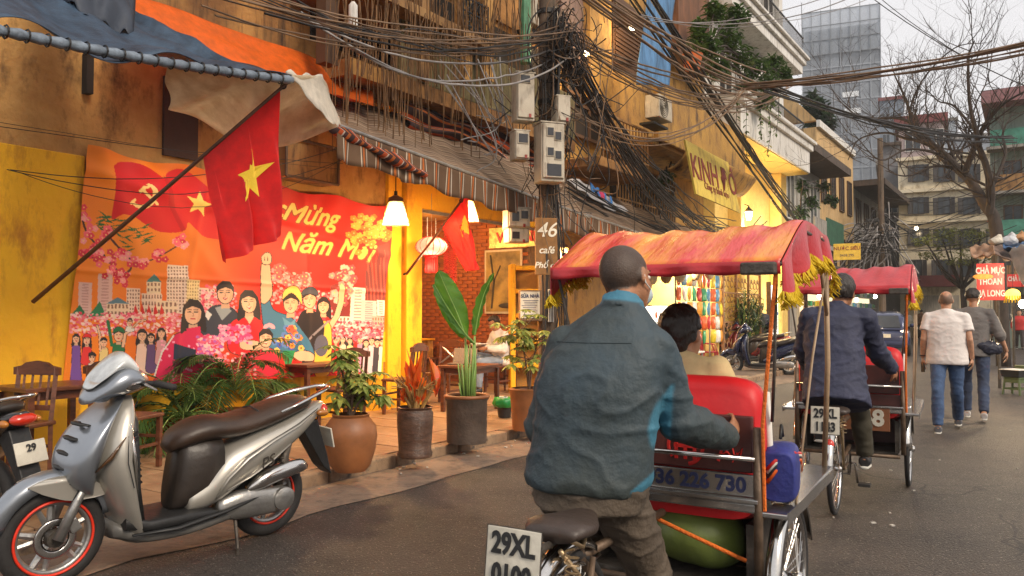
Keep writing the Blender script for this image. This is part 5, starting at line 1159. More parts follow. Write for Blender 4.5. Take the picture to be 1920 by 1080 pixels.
ex = e1.normalized(); ez = (e2 * -1); ez = (ez - ex * ez.dot(ex)).normalized(); FM = Matrix((ex, ez, ex.cross(ez))).transposed().to_4x4(); cc = (e1 + e2) * .5
Lw = e1.length
offn = ex.cross(ez); offn = offn if offn.dot(nv) > 0 else -offn
MB().text('KINH ĐÔ', Lw * .27, .003, Matrix.Translation(cc + nv * .05 + ez * .02 + ex * .12) @ FM, bold=.008, sx=.95).build('lettering', mat('maroon_paint', (.25, .04, .02), .6), r_)
MB().text('Công ty bánh kẹo', Lw * .08, .003, Matrix.Translation(cc + nv * .05 - ez * .28 + ex * .1) @ FM).build('lettering', mat('maroon_paint', (.25, .04, .02), .6), r_)
p = AY(1588, 472, 30); r_ = thing('shop_sign', 'small yellow street sign board over the far canopies', 'sign', p, -.45)
MB().box((0, 0, 0), (.95, .06, .62)).build('board', mat('yellow_board', (.75, .5, .06), .6), r_, bevel=.01); MB().text('NƯỚC SIÊU', .18, .003, Matrix.Translation((0, -.035, .12)) @ RX, bold=.004).build('lettering', mat('maroon_paint', (.25, .04, .02), .6), r_); MB().text('0438 295', .13, .003, Matrix.Translation((0, -.035, -.14)) @ RX).build('lettering', M_ink, r_)
# blue cloth hanging from the yellow house
rows = []
ta_, tb_ = AL(1212, -60, 6.15), AL(1275, -60, 6.15); ba, bb_ = AL(1198, 158, 6.15), AL(1250, 164, 6.15)
for v in np.linspace(0, 1, 30): rows.append([npv(ta_.lerp(tb_, u).lerp(ba.lerp(bb_, u), v)) + .05 * math.sin(u * 9 + v * 5) * npv(nv) for u in np.linspace(0, 1, 18)])
m = MB(); m.sheet(rows); obj_world(m, 'blue_cloth', mat('blue_cloth', (.08, .2, .38), .7, 0, .5, 3, bump=.3, stretch=(3, 3, .4)), 'faded blue cloth hung over the yellow balcony', 'cloth', ta_, smooth=True, solid=.02)
# ================= vehicles =================
M_rub = mat('tyre_rubber', (.022, .02, .019), .75, bump=.2, bscale=60); M_chr = mat('chrome', (.62, .6, .57), .16, 1, .12, 9, bump=.02); M_alu = mat('cast_alloy', (.42, .41, .39), .38, .85, .2, 8)
M_blk = mat('black_plastic', (.015, .015, .015), .5); M_gunk = mat('greasy_metal', (.10, .085, .07), .55, .6, .5, 9, bump=.3)
M_tail = mat('tail_red', (.6, .03, .01), .2, coat=.6, bump=0); M_amb = mat('amber_lens', (.45, .16, .02), .2, coat=.6, bump=0); M_glas = mat('clear_lens', (.5, .52, .52), .12, coat=.8, bump=0, var=.4)
M_sea = mat('seat_vinyl', (.032, .024, .019), .42, var=.4, scale=5, bump=.15)
def blob(mb, st, e=2.4, n=22, M=None, mi=0):      # stations (x, y, z, half width, half height[, tilt])
    secs = []
    for s_ in st:
        x, y, z, a, b = s_[:5]; t = s_[5] if len(s_) > 5 else 0
        secs.append([Vector((x + v * math.sin(t), y + u, z + v * math.cos(t))) for u, v in sup(0, 0, a, b, e, n)])
    return mb.loft(secs, M, mi)
def fine(st, k=4):                                  # smooth stations
    w_ = len(st[0]); st = [tuple(s) + (0,) * (6 - len(s)) for s in st]; a = crv([s[:3] for s in st], (len(st) - 1) * k); b = crv([s[3:6] for s in st], (len(st) - 1) * k)
    return [(*p, max(.002, q[0]), max(.002, q[1]), q[2]) for p, q in zip(a, b)]
def moto_wheel(x, root, r=.27, tr=.045, disc=True, stripe=None, nsp=5):
    w_ = MB().ring(r - tr, tr, 40, 10, flat=1.0).build('wheel', M_rub, root, smooth=True, loc=(x, 0, r))
    MB().ring(r - tr * 2 + .002, .02, 36, 8, flat=1.6).build('rim', M_alu, w_, smooth=True)
    m = MB()
    for k in range(nsp): a = k * math.tau / nsp; m.tube([(.03 * math.cos(a), 0, .03 * math.sin(a)), ((r - tr * 2) * math.cos(a + .25), 0, (r - tr * 2) * math.sin(a + .25))], [.024, .016], 6); m.tube([(.03 * math.cos(a), 0, .03 * math.sin(a)), ((r - tr * 2) * math.cos(a - .15), 0, (r - tr * 2) * math.sin(a - .15))], [.02, .013], 6)
    m.build('spoke', M_alu, w_, kind='stuff'); MB().lathe([(.045, -.06), (.05, -.03), (.05, .03), (.045, .06)], 20, M=Matrix.Rotation(R(90), 4, 'X')).build('hub', M_gunk, w_, smooth=50)
    if disc: m = MB(); m.ring(.085, .022, 30, 6, Matrix.Translation((0, .045, 0)), flat=.15); m.build('brake_disc', M_chr, w_, smooth=True)
    if stripe:
        for s_ in (-1, 1): MB().ring(r - tr * 1.75, .008, 44, 6, Matrix.Translation((0, s_ * .037, 0))).build('rim_stripe', stripe, w_, smooth=True)
    return w_
def scooter(name, label, p, heading, body, body2, seat, stripe=None, lean=-.1, group='parked scooters', plate=None, logo=None, detail=True):
    r_ = thing(name, label, 'scooter', p, math.pi / 2 - heading, group); r_.rotation_euler.x = lean
    moto_wheel(0, r_, .265, .05, False, stripe); moto_wheel(1.3, r_, .27, .043, True, stripe)
    m = MB(); blob(m, fine([(.60, 0, .34, .12, .07), (.5, 0, .38, .16, .11), (.38, 0, .47, .185, .155), (.2, 0, .56, .19, .145), (0, 0, .645, .18, .12), (-.18, 0, .73, .145, .09), (-.33, 0, .80, .08, .05), (-.40, 0, .83, .03, .02)])); bd = m.build('rear_body', body, r_, smooth=True)
    for sg in (-1, 1):                                    # raised swoosh on each flank
        MB().tube([(.46, sg * .172, .36), (.40, sg * .19, .47), (.28, sg * .2, .575), (.1, sg * .19, .66), (-.1, sg * .165, .73), (-.3, sg * .1, .81)], [.012, .026, .03, .026, .02, .008], 10, flat=.45).build('flank_ridge', body, bd, smooth=True)
        MB().tube([(.40, sg * .188, .40), (.25, sg * .195, .46), (.1, sg * .18, .53), (-.05, sg * .165, .62)], [.006, .012, .012, .006], 8, flat=.5).build('lower_crease', body, bd, smooth=True)
    m = MB(); blob(m, fine([(.70, 0, .66, .06, .03, .5), (.64, 0, .71, .115, .06, .3), (.5, 0, .755, .15, .075), (.3, 0, .755, .165, .07), (.12, 0, .785, .16, .07), (-.05, 0, .83, .155, .065), (-.2, 0, .86, .125, .045), (-.27, 0, .865, .07, .02)]), 2.2, 26); st_ = m.build('seat', seat, r_, smooth=True)
    m = MB(); m.tube([(.14, -.15, .79), (.15, -.08, .845), (.155, 0, .862), (.15, .08, .845), (.14, .15, .79)], .005, 6); m.build('seat_seam', M_blk, st_)
    m = MB(); blob(m, [(.66, 0, .5, .09, .2, -.12), (.62, 0, .5, .12, .21, -.12), (.5, 0, .52, .15, .2), (.4, 0, .55, .15, .17)], 3); m.build('under_seat_panel', M_sea, r_, smooth=True)
    m = MB(); blob(m, [(.44, 0, .255, .16, .03), (.5, 0, .27, .18, .035), (.85, 0, .27, .175, .035), (.98, 0, .30, .15, .04)], 5); m.build('floorboard', M_blk, r_, smooth=50)
    m = MB(); blob(m, fine([(.1, 0, .27, .12, .05), (.35, 0, .235, .16, .045), (.6, 0, .2, .165, .04), (.85, 0, .205, .15, .045), (1.02, 0, .26, .10, .05)]), 3); m.build('belly_fairing', mat('dark_fairing', (.12, .115, .105), .45, var=.3), r_, smooth=True)
    for sg in (-1, 1): MB().tube([(.12, sg * .165, .33), (.4, sg * .185, .275), (.7, sg * .19, .235), (.95, sg * .17, .24)], [.014, .02, .02, .012], 8, flat=.6).build('side_strip', M_blk, r_, smooth=True)
    # leg shield
    secs = []
    for z, x, a, th_ in ((.17, .90, .11, .035), (.26, .93, .165, .05), (.38, .975, .20, .062), (.52, 1.02, .222, .085), (.66, 1.055, .226, .10), (.79, 1.045, .205, .095), (.90, 1.01, .155, .075), (.97, .985, .10, .045), (1.0, .97, .05, .02)):
        secs.append([Vector((x - .03 * (abs(u) / a) ** 2 + v * (1 - .25 * (abs(u) / a) ** 2), u, z)) for u, v in sup(0, 0, a, th_, 2.6, 30)])
    m = MB(); m.loft(secs); m.build('leg_shield', body, r_, smooth=True)
    m = MB(); secs = [[Vector((x + v, u, z)) for u, v in sup(0, 0, a, .03, 3, 18)] for z, x, a in ((.28, .885, .15), (.5, .935, .185), (.7, .95, .185), (.86, .94, .13), (.93, .95, .08))]; m.loft(secs); m.build('inner_panel', M_blk, r_, smooth=True)
    # nose cowl with louvres
    m = MB(); blob(m, fine([(.985, 0, 1.0, .07, .03, -.9), (1.05, 0, .945, .14, .065, -.9), (1.125, 0, .85, .19, .085, -1.1), (1.18, 0, .73, .205, .095, -1.3), (1.20, 0, .61, .18, .085, -1.5), (1.175, 0, .51, .12, .06, -1.8), (1.12, 0, .46, .05, .02, -2)]), 2.3, 26); nose = m.build('nose_cowl', body2, r_, smooth=True)
    if detail:
        for k in range(5):
            t = k / 4; z = .86 - .075 * k; x = 1.205 + .045 * math.sin(t * 2.2) + .010 * k; w_ = .045 + .075 * math.sin(.5 + t * 1.6)
            MB().tube([(x - .045 - .4 * w_, -w_ * 1.05, z - .012), (x - .008, -w_ * .5, z), (x + .004, 0, z + .004), (x - .008, w_ * .5, z), (x - .045 - .4 * w_, w_ * 1.05, z - .012)], [.003, .019, .022, .019, .003], 8, flat=.5).build('louvre', M_blk, nose, smooth=True)
        for sg in (-1, 1):
            MB().tube([(1.16, sg * .165, .62), (1.10, sg * .212, .70), (1.03, sg * .215, .80)], [.012, .026, .006], 10, flat=.5).build('turn_signal', mat('smoked_amber', (.10, .045, .015), .15, coat=.6, bump=0), r_, smooth=True)
            m = MB()
            for k in range(9): m.box((.965 - .004 * k, sg * .165, .80 - .035 * k), (.05, .012, .012), ry=.5)
            m.build('side_grille', M_blk, r_, kind='stuff')
            MB().tube([(.99, sg * .175, .86), (.965, sg * .195, .66), (.93, sg * .175, .44)], [.006, .012, .005], 6).build('chrome_strip', M_chr, r_, smooth=True)
    # headset
    m = MB(); blob(m, fine([(.84, 0, 1.07, .05, .03), (.9, 0, 1.085, .13, .065), (.98, 0, 1.09, .16, .09), (1.07, 0, 1.065, .15, .085, -.2), (1.14, 0, 1.02, .11, .06, -.4), (1.18, 0, .98, .04, .02)]), 2.2, 24); hs = m.build('headset', body2, r_, smooth=True)
    m = MB(); blob(m, fine([(.93, 0, 1.14, .12, .06), (1.0, 0, 1.185, .12, .06, -.2), (1.09, 0, 1.125, .12, .05, -.6), (1.145, 0, 1.06, .07, .03, -.8)]), 2.1, 20); m.build('visor', M_glas if detail else body2, hs, smooth=True)
    m = MB(); m.ball((1.09, 0, 1.015), (.07, .10, .05), 18, 10); m.build('headlight', M_glas, r_, smooth=True)
    for sg in (-1, 1):
        MB().tube([(.93, sg * .08, 1.06), (.90, sg * .2, 1.08), (.86, sg * .27, 1.075)], .016, 8).build('handlebar', M_blk, r_, smooth=True)
        MB().tube([(.885, sg * .22, 1.08), (.84, sg * .345, 1.07)], [.02, .019], 10).build('grip', M_rub, r_, smooth=True)
        MB().tube([(.93, sg * .2, 1.075), (.93, sg * .33, 1.06)], [.009, .005], 6).build('brake_lever', M_alu, r_)
        MB().ball((.98, sg * .135, 1.07), (.07, .025, .035), 12, 8).build('mirror_fairing', M_chr if detail else M_blk, hs, smooth=True)
    m = MB(); m.tube([(.97, 0, .98), (1.12, 0, .6)], .03, 8); m.build('steering_column', M_gunk, r_)
    for sg in (-1, 1): MB().tube([(1.14, sg * .075, .62), (1.22, sg * .085, .45), (1.3, sg * .085, .27)], [.024, .024, .03], 10).build('fork_leg', M_alu, r_, smooth=True)
    secs = []
    for a in np.linspace(R(10), R(165), 16):
        rr = .30 + .02 * math.sin(a); c_ = Vector((1.3 + rr * math.cos(a), 0, .28 + rr * math.sin(a))); w_ = .075 * (.35 + .65 * math.sin((a - R(10)) / R(155) * math.pi) ** .6)
        secs.append([c_ + Vector((math.cos(a) * v, u, math.sin(a) * v)) for u, v in ((-w_, -.05), (-w_ * .95, .0), (-w_ * .6, .02), (0, .03), (w_ * .6, .02), (w_ * .95, 0), (w_, -.05), (w_ * .9, -.05), (w_ * .85, -.006), (0, .018), (-w_ * .85, -.006), (-w_ * .9, -.05))])
    MB().loft(secs).build('front_fender', body2, r_, smooth=True)
    for sg in (-1, 1): m = MB(); m.prism([(1.3 + q_ * math.cos(R(a)), .28 + q_ * math.sin(R(a))) for a in range(62, 152, 9) for q_ in (.325,)] + [(1.3 + (.325 - .13 * math.sin((a - 62) / 81 * math.pi) ** .6) * math.cos(R(a)), .28 + (.325 - .13 * math.sin((a - 62) / 81 * math.pi) ** .6) * math.sin(R(a))) for a in range(143, 60, -9)], .014, Matrix.Translation((0, sg * .076, 0))); m.build('fender_side', body, r_, smooth=50, bevel=.005); MB().tube([(.9, sg * .05, .96), (1.0, sg * .09, .8), (1.2, sg * .10, .55), (1.28, sg * .07, .36)], .005, 5).build('brake_cable', M_blk, r_)
    MB().box((1.22, .06, .33), (.06, .04, .08), ry=.5).build('brake_caliper', M_alu, r_, bevel=.01)
    # engine, transmission cover, exhaust, rear fittings
    m = MB(); blob(m, fine([(.42, .1, .27, .05, .06), (.28, .13, .28, .05, .09), (.08, .145, .275, .045, .085), (-.04, .145, .27, .04, .075), (-.1, .14, .27, .02, .04)]), 2.4, 18); tcv = m.build('transmission_cover', M_alu, r_, smooth=True)
    MB().lathe([(.075, 0), (.072, .02), (.05, .03), (.02, .032)], 24, M=Matrix.Translation((.0, .18, .28)) @ Matrix.Rotation(R(-90), 4, 'X')).build('clutch_cap', M_alu, tcv, smooth=40)
    m = MB(); blob(m, fine([(.24, .14, .37, .02, .02), (.15, .15, .41, .045, .05), (.0, .155, .45, .05, .055), (-.14, .15, .465, .04, .045), (-.2, .14, .45, .015, .02)]), 2.2, 18); m.build('air_filter_cover', M_chr, r_, smooth=True)
    m = MB(); blob(m, fine([(.3, -.14, .22, .03, .03), (.1, -.16, .24, .05, .055), (-.18, -.165, .29, .055, .06), (-.25, -.165, .3, .03, .03)]), 2, 16); m.build('exhaust', M_chr, r_, smooth=True)
    m = MB(); m.tube([(.0, .1, .3), (-.06, .12, .62)], .028, 8); 
    for k in range(7): m.ring(.03, .007, 12, 5, Matrix.Translation((-.01 - k * .006, .105, .35 + k * .035)) @ Matrix.Rotation(R(90), 4, 'X'))
    m.build('shock_absorber', M_gunk, r_, smooth=True)
    m = MB(); m.tube([(.3, .12, .2), (.32, .2, .03), (.36, .26, .01)], [.012, .01, .012], 6); m.build('side_stand', M_gunk, r_)
    m = MB(); m.prism([(-.20, .70), (-.33, .74), (-.42, .5), (-.47, .34), (-.40, .40), (-.30, .55)], .13); m.build('mudflap', M_blk, r_, bevel=.008)
    for sg in (-1, 1): MB().tube([(.02, sg * .15, .83), (-.1, sg * .165, .875), (-.25, sg * .13, .915), (-.40, sg * .07, .945), (-.45, 0, .95)], [.012, .018, .022, .02, .018], 10, flat=.6).build('grab_rail', M_chr if detail else M_alu, r_, smooth=True)
    m = MB(); m.ball((-.38, 0, .80), (.05, .085, .04), 16, 8); m.build('tail_light', M_tail, r_, smooth=True); MB().tube([(.30, .2, .585), (.1, .195, .672), (-.1, .17, .745), (-.3, .105, .82)], .0025, 4).build('panel_gap', M_blk, bd); MB().tube([(.98, .227, .52), (1.02, .232, .66), (1.01, .20, .80)], .0025, 4).build('panel_gap', M_blk, r_)
    for sg in (-1, 1): MB().ball((-.34, sg * .10, .785), (.05, .025, .025), 12, 8).build('rear_signal', M_amb, r_, smooth=True)
    pt = MB().box((-.44, 0, .6), (.012, .19, .14), ry=.25).build('number_plate', mat('plate_white', (.62, .58, .48), .5, var=.2), r_, bevel=.004)
    if plate:
        for st, dz in plate: MB().text(st, .06, .002, Matrix.Translation((-.449, 0, .6 + dz)) @ Matrix.Rotation(.25, 4, 'Y') @ Matrix.Rotation(R(-90), 4, 'Z') @ RX, bold=.0015).build('lettering', M_blk, pt)
    if logo: MB().text(logo, .1, .002, Matrix.Translation((.14, .197, .53)) @ Matrix.Rotation(math.pi, 4, 'Z') @ Matrix.Rotation(-.3, 4, 'Y') @ RX, shear=.4).build('lettering', M_gunk, bd)
    return r_
M_silv = mat('silver_paint', (.50, .47, .41), .34, .6, .1, 3, bump=0, coat=.5); M_bsil = mat('blue_silver_paint', (.27, .295, .33), .3, .65, .12, 3, bump=0, coat=.6)
M_seatb = mat('brown_seat', (.045, .024, .014), .45, var=.5, scale=4, bump=.12)
rr, fr = AZ(497, 1003), AZ(58, 1110)
hd = math.atan2(fr.x - rr.x, fr.y - rr.y)
scooter('scooter', 'silver and grey scooter with brown seat parked across the gutter in front', rr, hd, M_silv, M_bsil, M_seatb, stripe=mat('red_stripe', (.75, .04, .015), .4), lean=-.06, logo='PS')
sc2 = scooter('scooter', 'dark scooter at the left photo edge with its red tail lamp showing', AZ(-8, 1010, .0), R(-62), mat('black_paint', (.02, .017, .017), .25, coat=.7, bump=0), MATS['black_paint'], M_sea, lean=-.08, plate=(('29', .03),), detail=True)
# ---------------- cyclos ----------------
M_red = mat('cyclo_red_vinyl', (.66, .012, .016), .5, var=.15, scale=4, bump=.12); M_can = translucent('canopy_red', (.62, .045, .05), .32, .18, rgb2=(.5, .03, .04), bump=.15)
M_cano = mat('canopy_red_highlit', (.62, .05, .045), .25, 0, rgb2=(.80, .36, .04), scale=2.6, mix=.44, bump=.3, stretch=(.8, 3.2, 1)); M_frg = translucent('yellow_fringe', (.80, .58, .02), .7, .3)  # near canopy: orange blotches paint highlights onto the red cloth
M_fr = mat('painted_frame', (.15, .10, .065), .5, .4, .5, 10, bump=.2); M_inox = mat('stainless', (.55, .53, .5), .25, .95, .15, 8, bump=.03)
M_dkr = mat('dark_red_panel', (.10, .03, .025), .4, var=.5, scale=3); M_plt = mat('plate_white', (.62, .58, .48), .5); M_strap = mat('orange_rope', (.75, .16, .015), .8, bump=.6, bscale=90); M_leath = mat('saddle_leather', (.05, .035, .028), .45, bump=.2)
def bike_wheel(root, x, y, r=.33, fender=None):
    w_ = MB().ring(r - .018, .018, 56, 8).build('wheel', M_rub, root, smooth=True, loc=(x, y, r))
    MB().ring(r - .04, .012, 56, 6, flat=1.3).build('rim', M_chr, w_, smooth=True)
    m = MB()
    for k in range(32): a = k * math.tau / 32; b = a + (.35 if k % 2 else -.35); s_ = .03 * (1 if k % 4 < 2 else -1); m.tube([(.02 * math.cos(b), s_, .02 * math.sin(b)), ((r - .045) * math.cos(a), 0, (r - .045) * math.sin(a))], .0018, 4)
    m.build('spoke', M_chr, w_, kind='stuff'); MB().lathe([(.018, -.05), (.03, -.035), (.02, -.02), (.02, .02), (.03, .035), (.018, .05)], 16, M=Matrix.Rotation(R(90), 4, 'X')).build('hub', M_chr, w_, smooth=40)
    if fender:
        a0, a1, mt_ = fender; secs = []
        for a in np.linspace(a0, a1, 26):
            c_ = Vector((x + (r + .03) * math.cos(a), y, r + (r + .03) * math.sin(a)))
            secs.append([c_ + Vector((math.cos(a) * v, u, math.sin(a) * v)) for u, v in ((-.034, -.02), (-.03, .0), (-.015, .012), (0, .016), (.015, .012), (.03, .0), (.034, -.02), (.028, -.02), (.0, .008), (-.028, -.02))])
        MB().loft(secs).build('fender', mt_, root, smooth=True)
    return w_
def cyclo(label, O, hd, orange, plate, hw=.46, num=None, redplate=None, side=None, wb=1.22):
    r_ = thing('cyclo', label, 'cyclo', O, math.pi / 2 - hd, 'pedal cyclos')
    bike_wheel(r_, 0, 0, .33, (R(60), R(175), M_chr)); 
    for sg in (1, -1): bike_wheel(r_, wb, sg * hw, .315, (R(15), R(170), M_chr)).name
    T = lambda pts, r, nm='frame_tube', mt_=M_fr, n=8: MB().tube(pts, r, n).build(nm, mt_, r_, smooth=True)
    for sg in (-1, 1): T([(0, sg * .06, .33), (.12, sg * .04, .62)], .011); T([(0, sg * .06, .33), (.45, sg * .04, .30)], .011)
    T([(.12, 0, .72), (.10, 0, .62), (.45, 0, .30)], .017); T([(.11, 0, .62), (.9, 0, .60)], .018); T([(.45, 0, .30), (.92, 0, .36)], .018); T([(wb, -hw, .315), (wb, hw, .315)], .014)
    T([(.9, -.38, .3), (.9, .38, .3)], .016); T([(.9, -.40, .34), (1.95, -.36, .30)], .014); T([(.9, .40, .34), (1.95, .36, .30)], .014)
    m = MB(); m.ring(.085, .006, 24, 6, Matrix.Translation((.45, -.05, .3))); 
    for k in range(5): a = k * 1.2566; m.tube([(.45, -.05, .3), (.45 + .085 * math.cos(a), -.05, .3 + .085 * math.sin(a))], .005, 4)
    m.build('chainring', M_gunk, r_); T([(.45, -.06, .3), (.45, -.09, .3), (.52, -.10, .14)], .009, 'crank', M_chr); MB().box((.52, -.15, .13), (.09, .09, .022)).build('pedal', M_rub, r_, bevel=.004)
    T([(.45, .06, .3), (.45, .09, .3), (.38, .10, .46)], .009, 'crank', M_chr); MB().box((.38, .15, .47), (.09, .09, .022)).build('pedal', M_rub, r_, bevel=.004)
    m = MB(); m.tube([(0, -.05, .36), (.45, -.05, .385)], .004, 4); m.tube([(0, -.05, .30), (.45, -.05, .215)], .004, 4); m.build('chain', M_gunk, r_)
    m = MB(); SZ = -.10; blob(m, fine([(-.12, 0, .745, .09, .025), (-.06, 0, .755, .115, .035), (.04, 0, .745, .10, .035), (.16, 0, .745, .04, .03), (.22, 0, .74, .02, .02)]), 2.4, 18); m.build('saddle', M_leath, r_, smooth=True)
    for sg in (-1, 1):
        T([(.16, 0, .70), (.02, sg * .05, .68), (-.10, sg * .07, .73)], .008, 'saddle_rail', mat('rusty_gold_metal', (.42, .3, .17), .4, .7, .4, 9))
        MB().tube([(-.1 + .02 * math.cos(a), sg * .07 + .022 * math.sin(a), .70 - .004 * a) for a in np.linspace(0, 25, 60)], .004, 4).build('saddle_spring', MATS['rusty_gold_metal'], r_)
        T([(.0, sg * .06, .34), (-.02, sg * .055, .60), (-.12, sg * .04, .70)], .009, 'fender_stay', MATS['rusty_gold_metal'])
    # plate, reflector
    P_ = MB().box((-.31, .02, .71), (.008, .19, .19), ry=.12).build('number_plate', M_plt, r_, bevel=.006)
    MB().tube([(-.323, -.075, .615), (-.300, -.075, .805), (-.300, .115, .805), (-.323, .115, .615), (-.323, -.075, .615)], .003, 5).build('plate_rim', M_gunk, P_)
    for st, dz in plate: MB().text(st, .088, .002, Matrix.Translation((-.3175 + dz * .12, .02, .71 + dz * .82)) @ Matrix.Rotation(.12, 4, 'Y') @ Matrix.Rotation(R(-90), 4, 'Z') @ RX, bold=.0028, sx=.78).build('lettering', M_blk, P_)
    T([(-.05, 0, .72), (-.3, 0, .70)], .012, 'plate_bracket', M_gunk); MB().ball((-.28, 0, .54), (.03, .035, .04), 12, 8).build('rear_reflector', M_tail, r_, smooth=True)
    # passenger seat
    MB().box((.93, 0, .915), (.03, .76, .23)).build('back_panel', M_dkr, r_, bevel=.006); NP = MB().box((.915, 0, .75), (.02, .78, .09), ry=0).build('number_panel', M_inox if num else M_dkr, r_, bevel=.004)
    if num: MB().text(num, .085, .002, Matrix.Translation((.902, -.12, .75)) @ Matrix.Rotation(R(-90), 4, 'Z') @ RX, bold=.003, sx=1.0).build('lettering', mat('navy_paint', (.015, .02, .07), .6), NP)
    if num:
        m = MB(); MM = Matrix.Translation((.912, -.10, .89)) @ Matrix.Rotation(R(90), 4, 'Z')
        for a0 in (20, 200): m.ring(.075, .008, 18, 6, MM, a0=R(a0 - 60), a1=R(a0 + 60), flat=.3); 
        for k in range(3): m.box((.91, -.10 - .04 + k * .04, .89), (.006, .014, .11))
        m.box((.91, -.10, .89), (.006, .10, .014)); m.build('emblem', mat('emblem_red', (.55, .02, .015), .5), r_)
        m = MB(); 
        for k in range(5): m.tube([(.911, -.24 - .02 * k, .84 + .03 * (k % 3)), (.911, -.26 - .02 * k, .90 - .02 * (k % 2)), (.911, -.29 - .01 * k, .86)], .008, 5, flat=.4)
        m.build('painted_squiggle', MATS['emblem_red'], r_, kind='stuff')
    if redplate:
        rp_ = MB().box((.885, -.1, .60), (.02, .42, .2)).build('number_board', mat('brown_board2', (.22, .08, .03), .6), r_, bevel=.004); MB().text(redplate, .18, .003, Matrix.Translation((.872, -.18, .60)) @ Matrix.Rotation(R(-90), 4, 'Z') @ RX, bold=.006).build('lettering', M_plt, rp_)
        if side: MB().text(side, .09, .002, Matrix.Translation((.912, -.05, .92)) @ Matrix.Rotation(R(-90), 4, 'Z') @ RX, bold=.002).build('lettering', M_blk, r_)
    MB().box((.895, 0, .695), (.05, .82, .018)).build('rear_ledge', M_inox, r_, bevel=.004); MB().box((.9, 0, .665), (.03, .8, .04)).build('rear_trim', M_inox, r_, bevel=.008)
    MB().b2(.94, 1.5, -.36, .36, .30, .325).build('luggage_floor', M_gunk, r_); MB().b2(.96, 1.5, .34, .37, .326, .58).build('side_board', M_gunk, r_); MB().b2(.96, 1.5, -.37, -.34, .326, .58).build('side_board', M_gunk, r_); MB().b2(1.48, 1.5, -.338, .338, .326, .58).build('front_board', M_dkr, r_)
    m = MB(); blob(m, fine([(.95, 0, .86, .385, .27, -.03), (1.0, 0, .88, .405, .30, -.03), (1.07, 0, .88, .405, .30, -.03), (1.10, 0, .88, .39, .28, -.03)], 2), 7, 40); sbk = m.build('seat_back', M_red, r_, smooth=60)
    for sg in (-1, 1): MB().tube([(1.06, sg * .40, .62), (1.065, sg * .412, .9), (1.05, sg * .405, 1.12)], .016, 8).build('white_piping', mat('white_vinyl', (.75, .72, .66), .4), sbk, smooth=True)
    m = MB(); blob(m, fine([(1.08, 0, .64, .36, .06), (1.2, 0, .645, .38, .065), (1.5, 0, .64, .38, .065), (1.56, 0, .63, .36, .05)], 2), 6, 32); m.build('seat_cushion', M_red, r_, smooth=60)
    T([(.9, -.405, .02 + .3), (.9, -.405, .99)], .019, 'rear_post'); T([(.9, .405, .32), (.9, .405, .99)], .019, 'rear_post'); T([(.875, -.40, .865), (.875, .40, .865)], .011, 'push_bar', M_chr); T([(.9, -.41, .62), (1.9, -.41, .62)], .012); T([(.9, .41, .62), (1.9, .41, .62)], .012)
    for sg in (-1, 1): MB().box((1.42, sg * .455, .655), (1.05, .13, .022), ry=-.02).build('side_deck', M_inox, r_, bevel=.005); MB().box((1.42, sg * .522, .640), (1.05, .006, .05)).build('deck_edge', M_inox, r_)
    MB().box((1.85, 0, .30), (.36, .6, .02)).build('footrest', M_inox, r_, bevel=.005)
    # canopy
    x0, x1, W_ = .86, 2.0, hw + .05
    def zt(u, v):                                        # straight rear slope, rounded ridge, flat top with a dip at the front
        a = min(u / .40, 1.0); z = 1.66 + .225 * (a - .10 * a ** 6) - .03 * max(0, u - .4) - .10 * max(0, (u - .86) / .14) ** 2
        return z + .009 * math.sin(v * 23 + u * 9) * a * (1.2 - u) + .006 * math.sin(v * 47 - u * 13) * a - .02 * math.sin(math.pi * v) * a
    rows = [[(x0 + (x1 - x0) * u + .0, W_ * (1 - 2 * v), zt(u, v)) for v in np.linspace(0, 1, 46)] for u in np.linspace(0, 1, 26)]
    cn = MB().sheet(rows).build('canopy', orange or M_can, r_, smooth=True, solid=.004)
    rows = [[(x0 - .01 - .012 * math.sin(v * 30) * w_, W_ * (1 - 2 * v), zt(0, v) - .05 * w_ * (1 + .08 * math.sin(v * 26))) for v in np.linspace(0, 1, 60)] for w_ in np.linspace(0, 1, 4)]
    MB().sheet(rows).build('rear_hem', M_can, cn, smooth=True, solid=.006)
    for sg in (-1, 1):
        rows = []; low = []
        for w_ in np.linspace(0, 1, 12):
            row = []
            for u in np.linspace(0, 1, 50):
                dp = .14 + .028 * math.cos(u * 4 * math.tau / 1.3) + .02 * math.sin(u * 6) ; dp *= (1.15 if u > .1 else .8 + 4.5 * u)
                z = zt(u, 0 if sg > 0 else 1) - dp * w_ ; row.append((x0 + (x1 - x0) * u, sg * (W_ + .008 + .03 * w_ * math.sin(u * 22)), z))
            rows.append(row); low = row
        MB().sheet(rows).build('side_flap', M_can, cn, smooth=True, solid=.005)
        m = MB(); q = random.Random(3)
        for k in range(400):
            i = q.randrange(len(low) - 1); p_ = Vector(low[i]).lerp(Vector(low[i + 1]), q.random()); a = q.uniform(0, 6.28)
            m.tube([p_ + Vector((0, 0, .012)), p_ + Vector((.02 * math.cos(a), .02 * math.sin(a), -.02)), p_ + Vector((.032 * math.cos(a + 1), .032 * math.sin(a + 1), -.03 - .022 * q.random()))], [.004, .0045, .002], 4)
        m.build('yellow_fringe', M_frg, cn, kind='stuff')
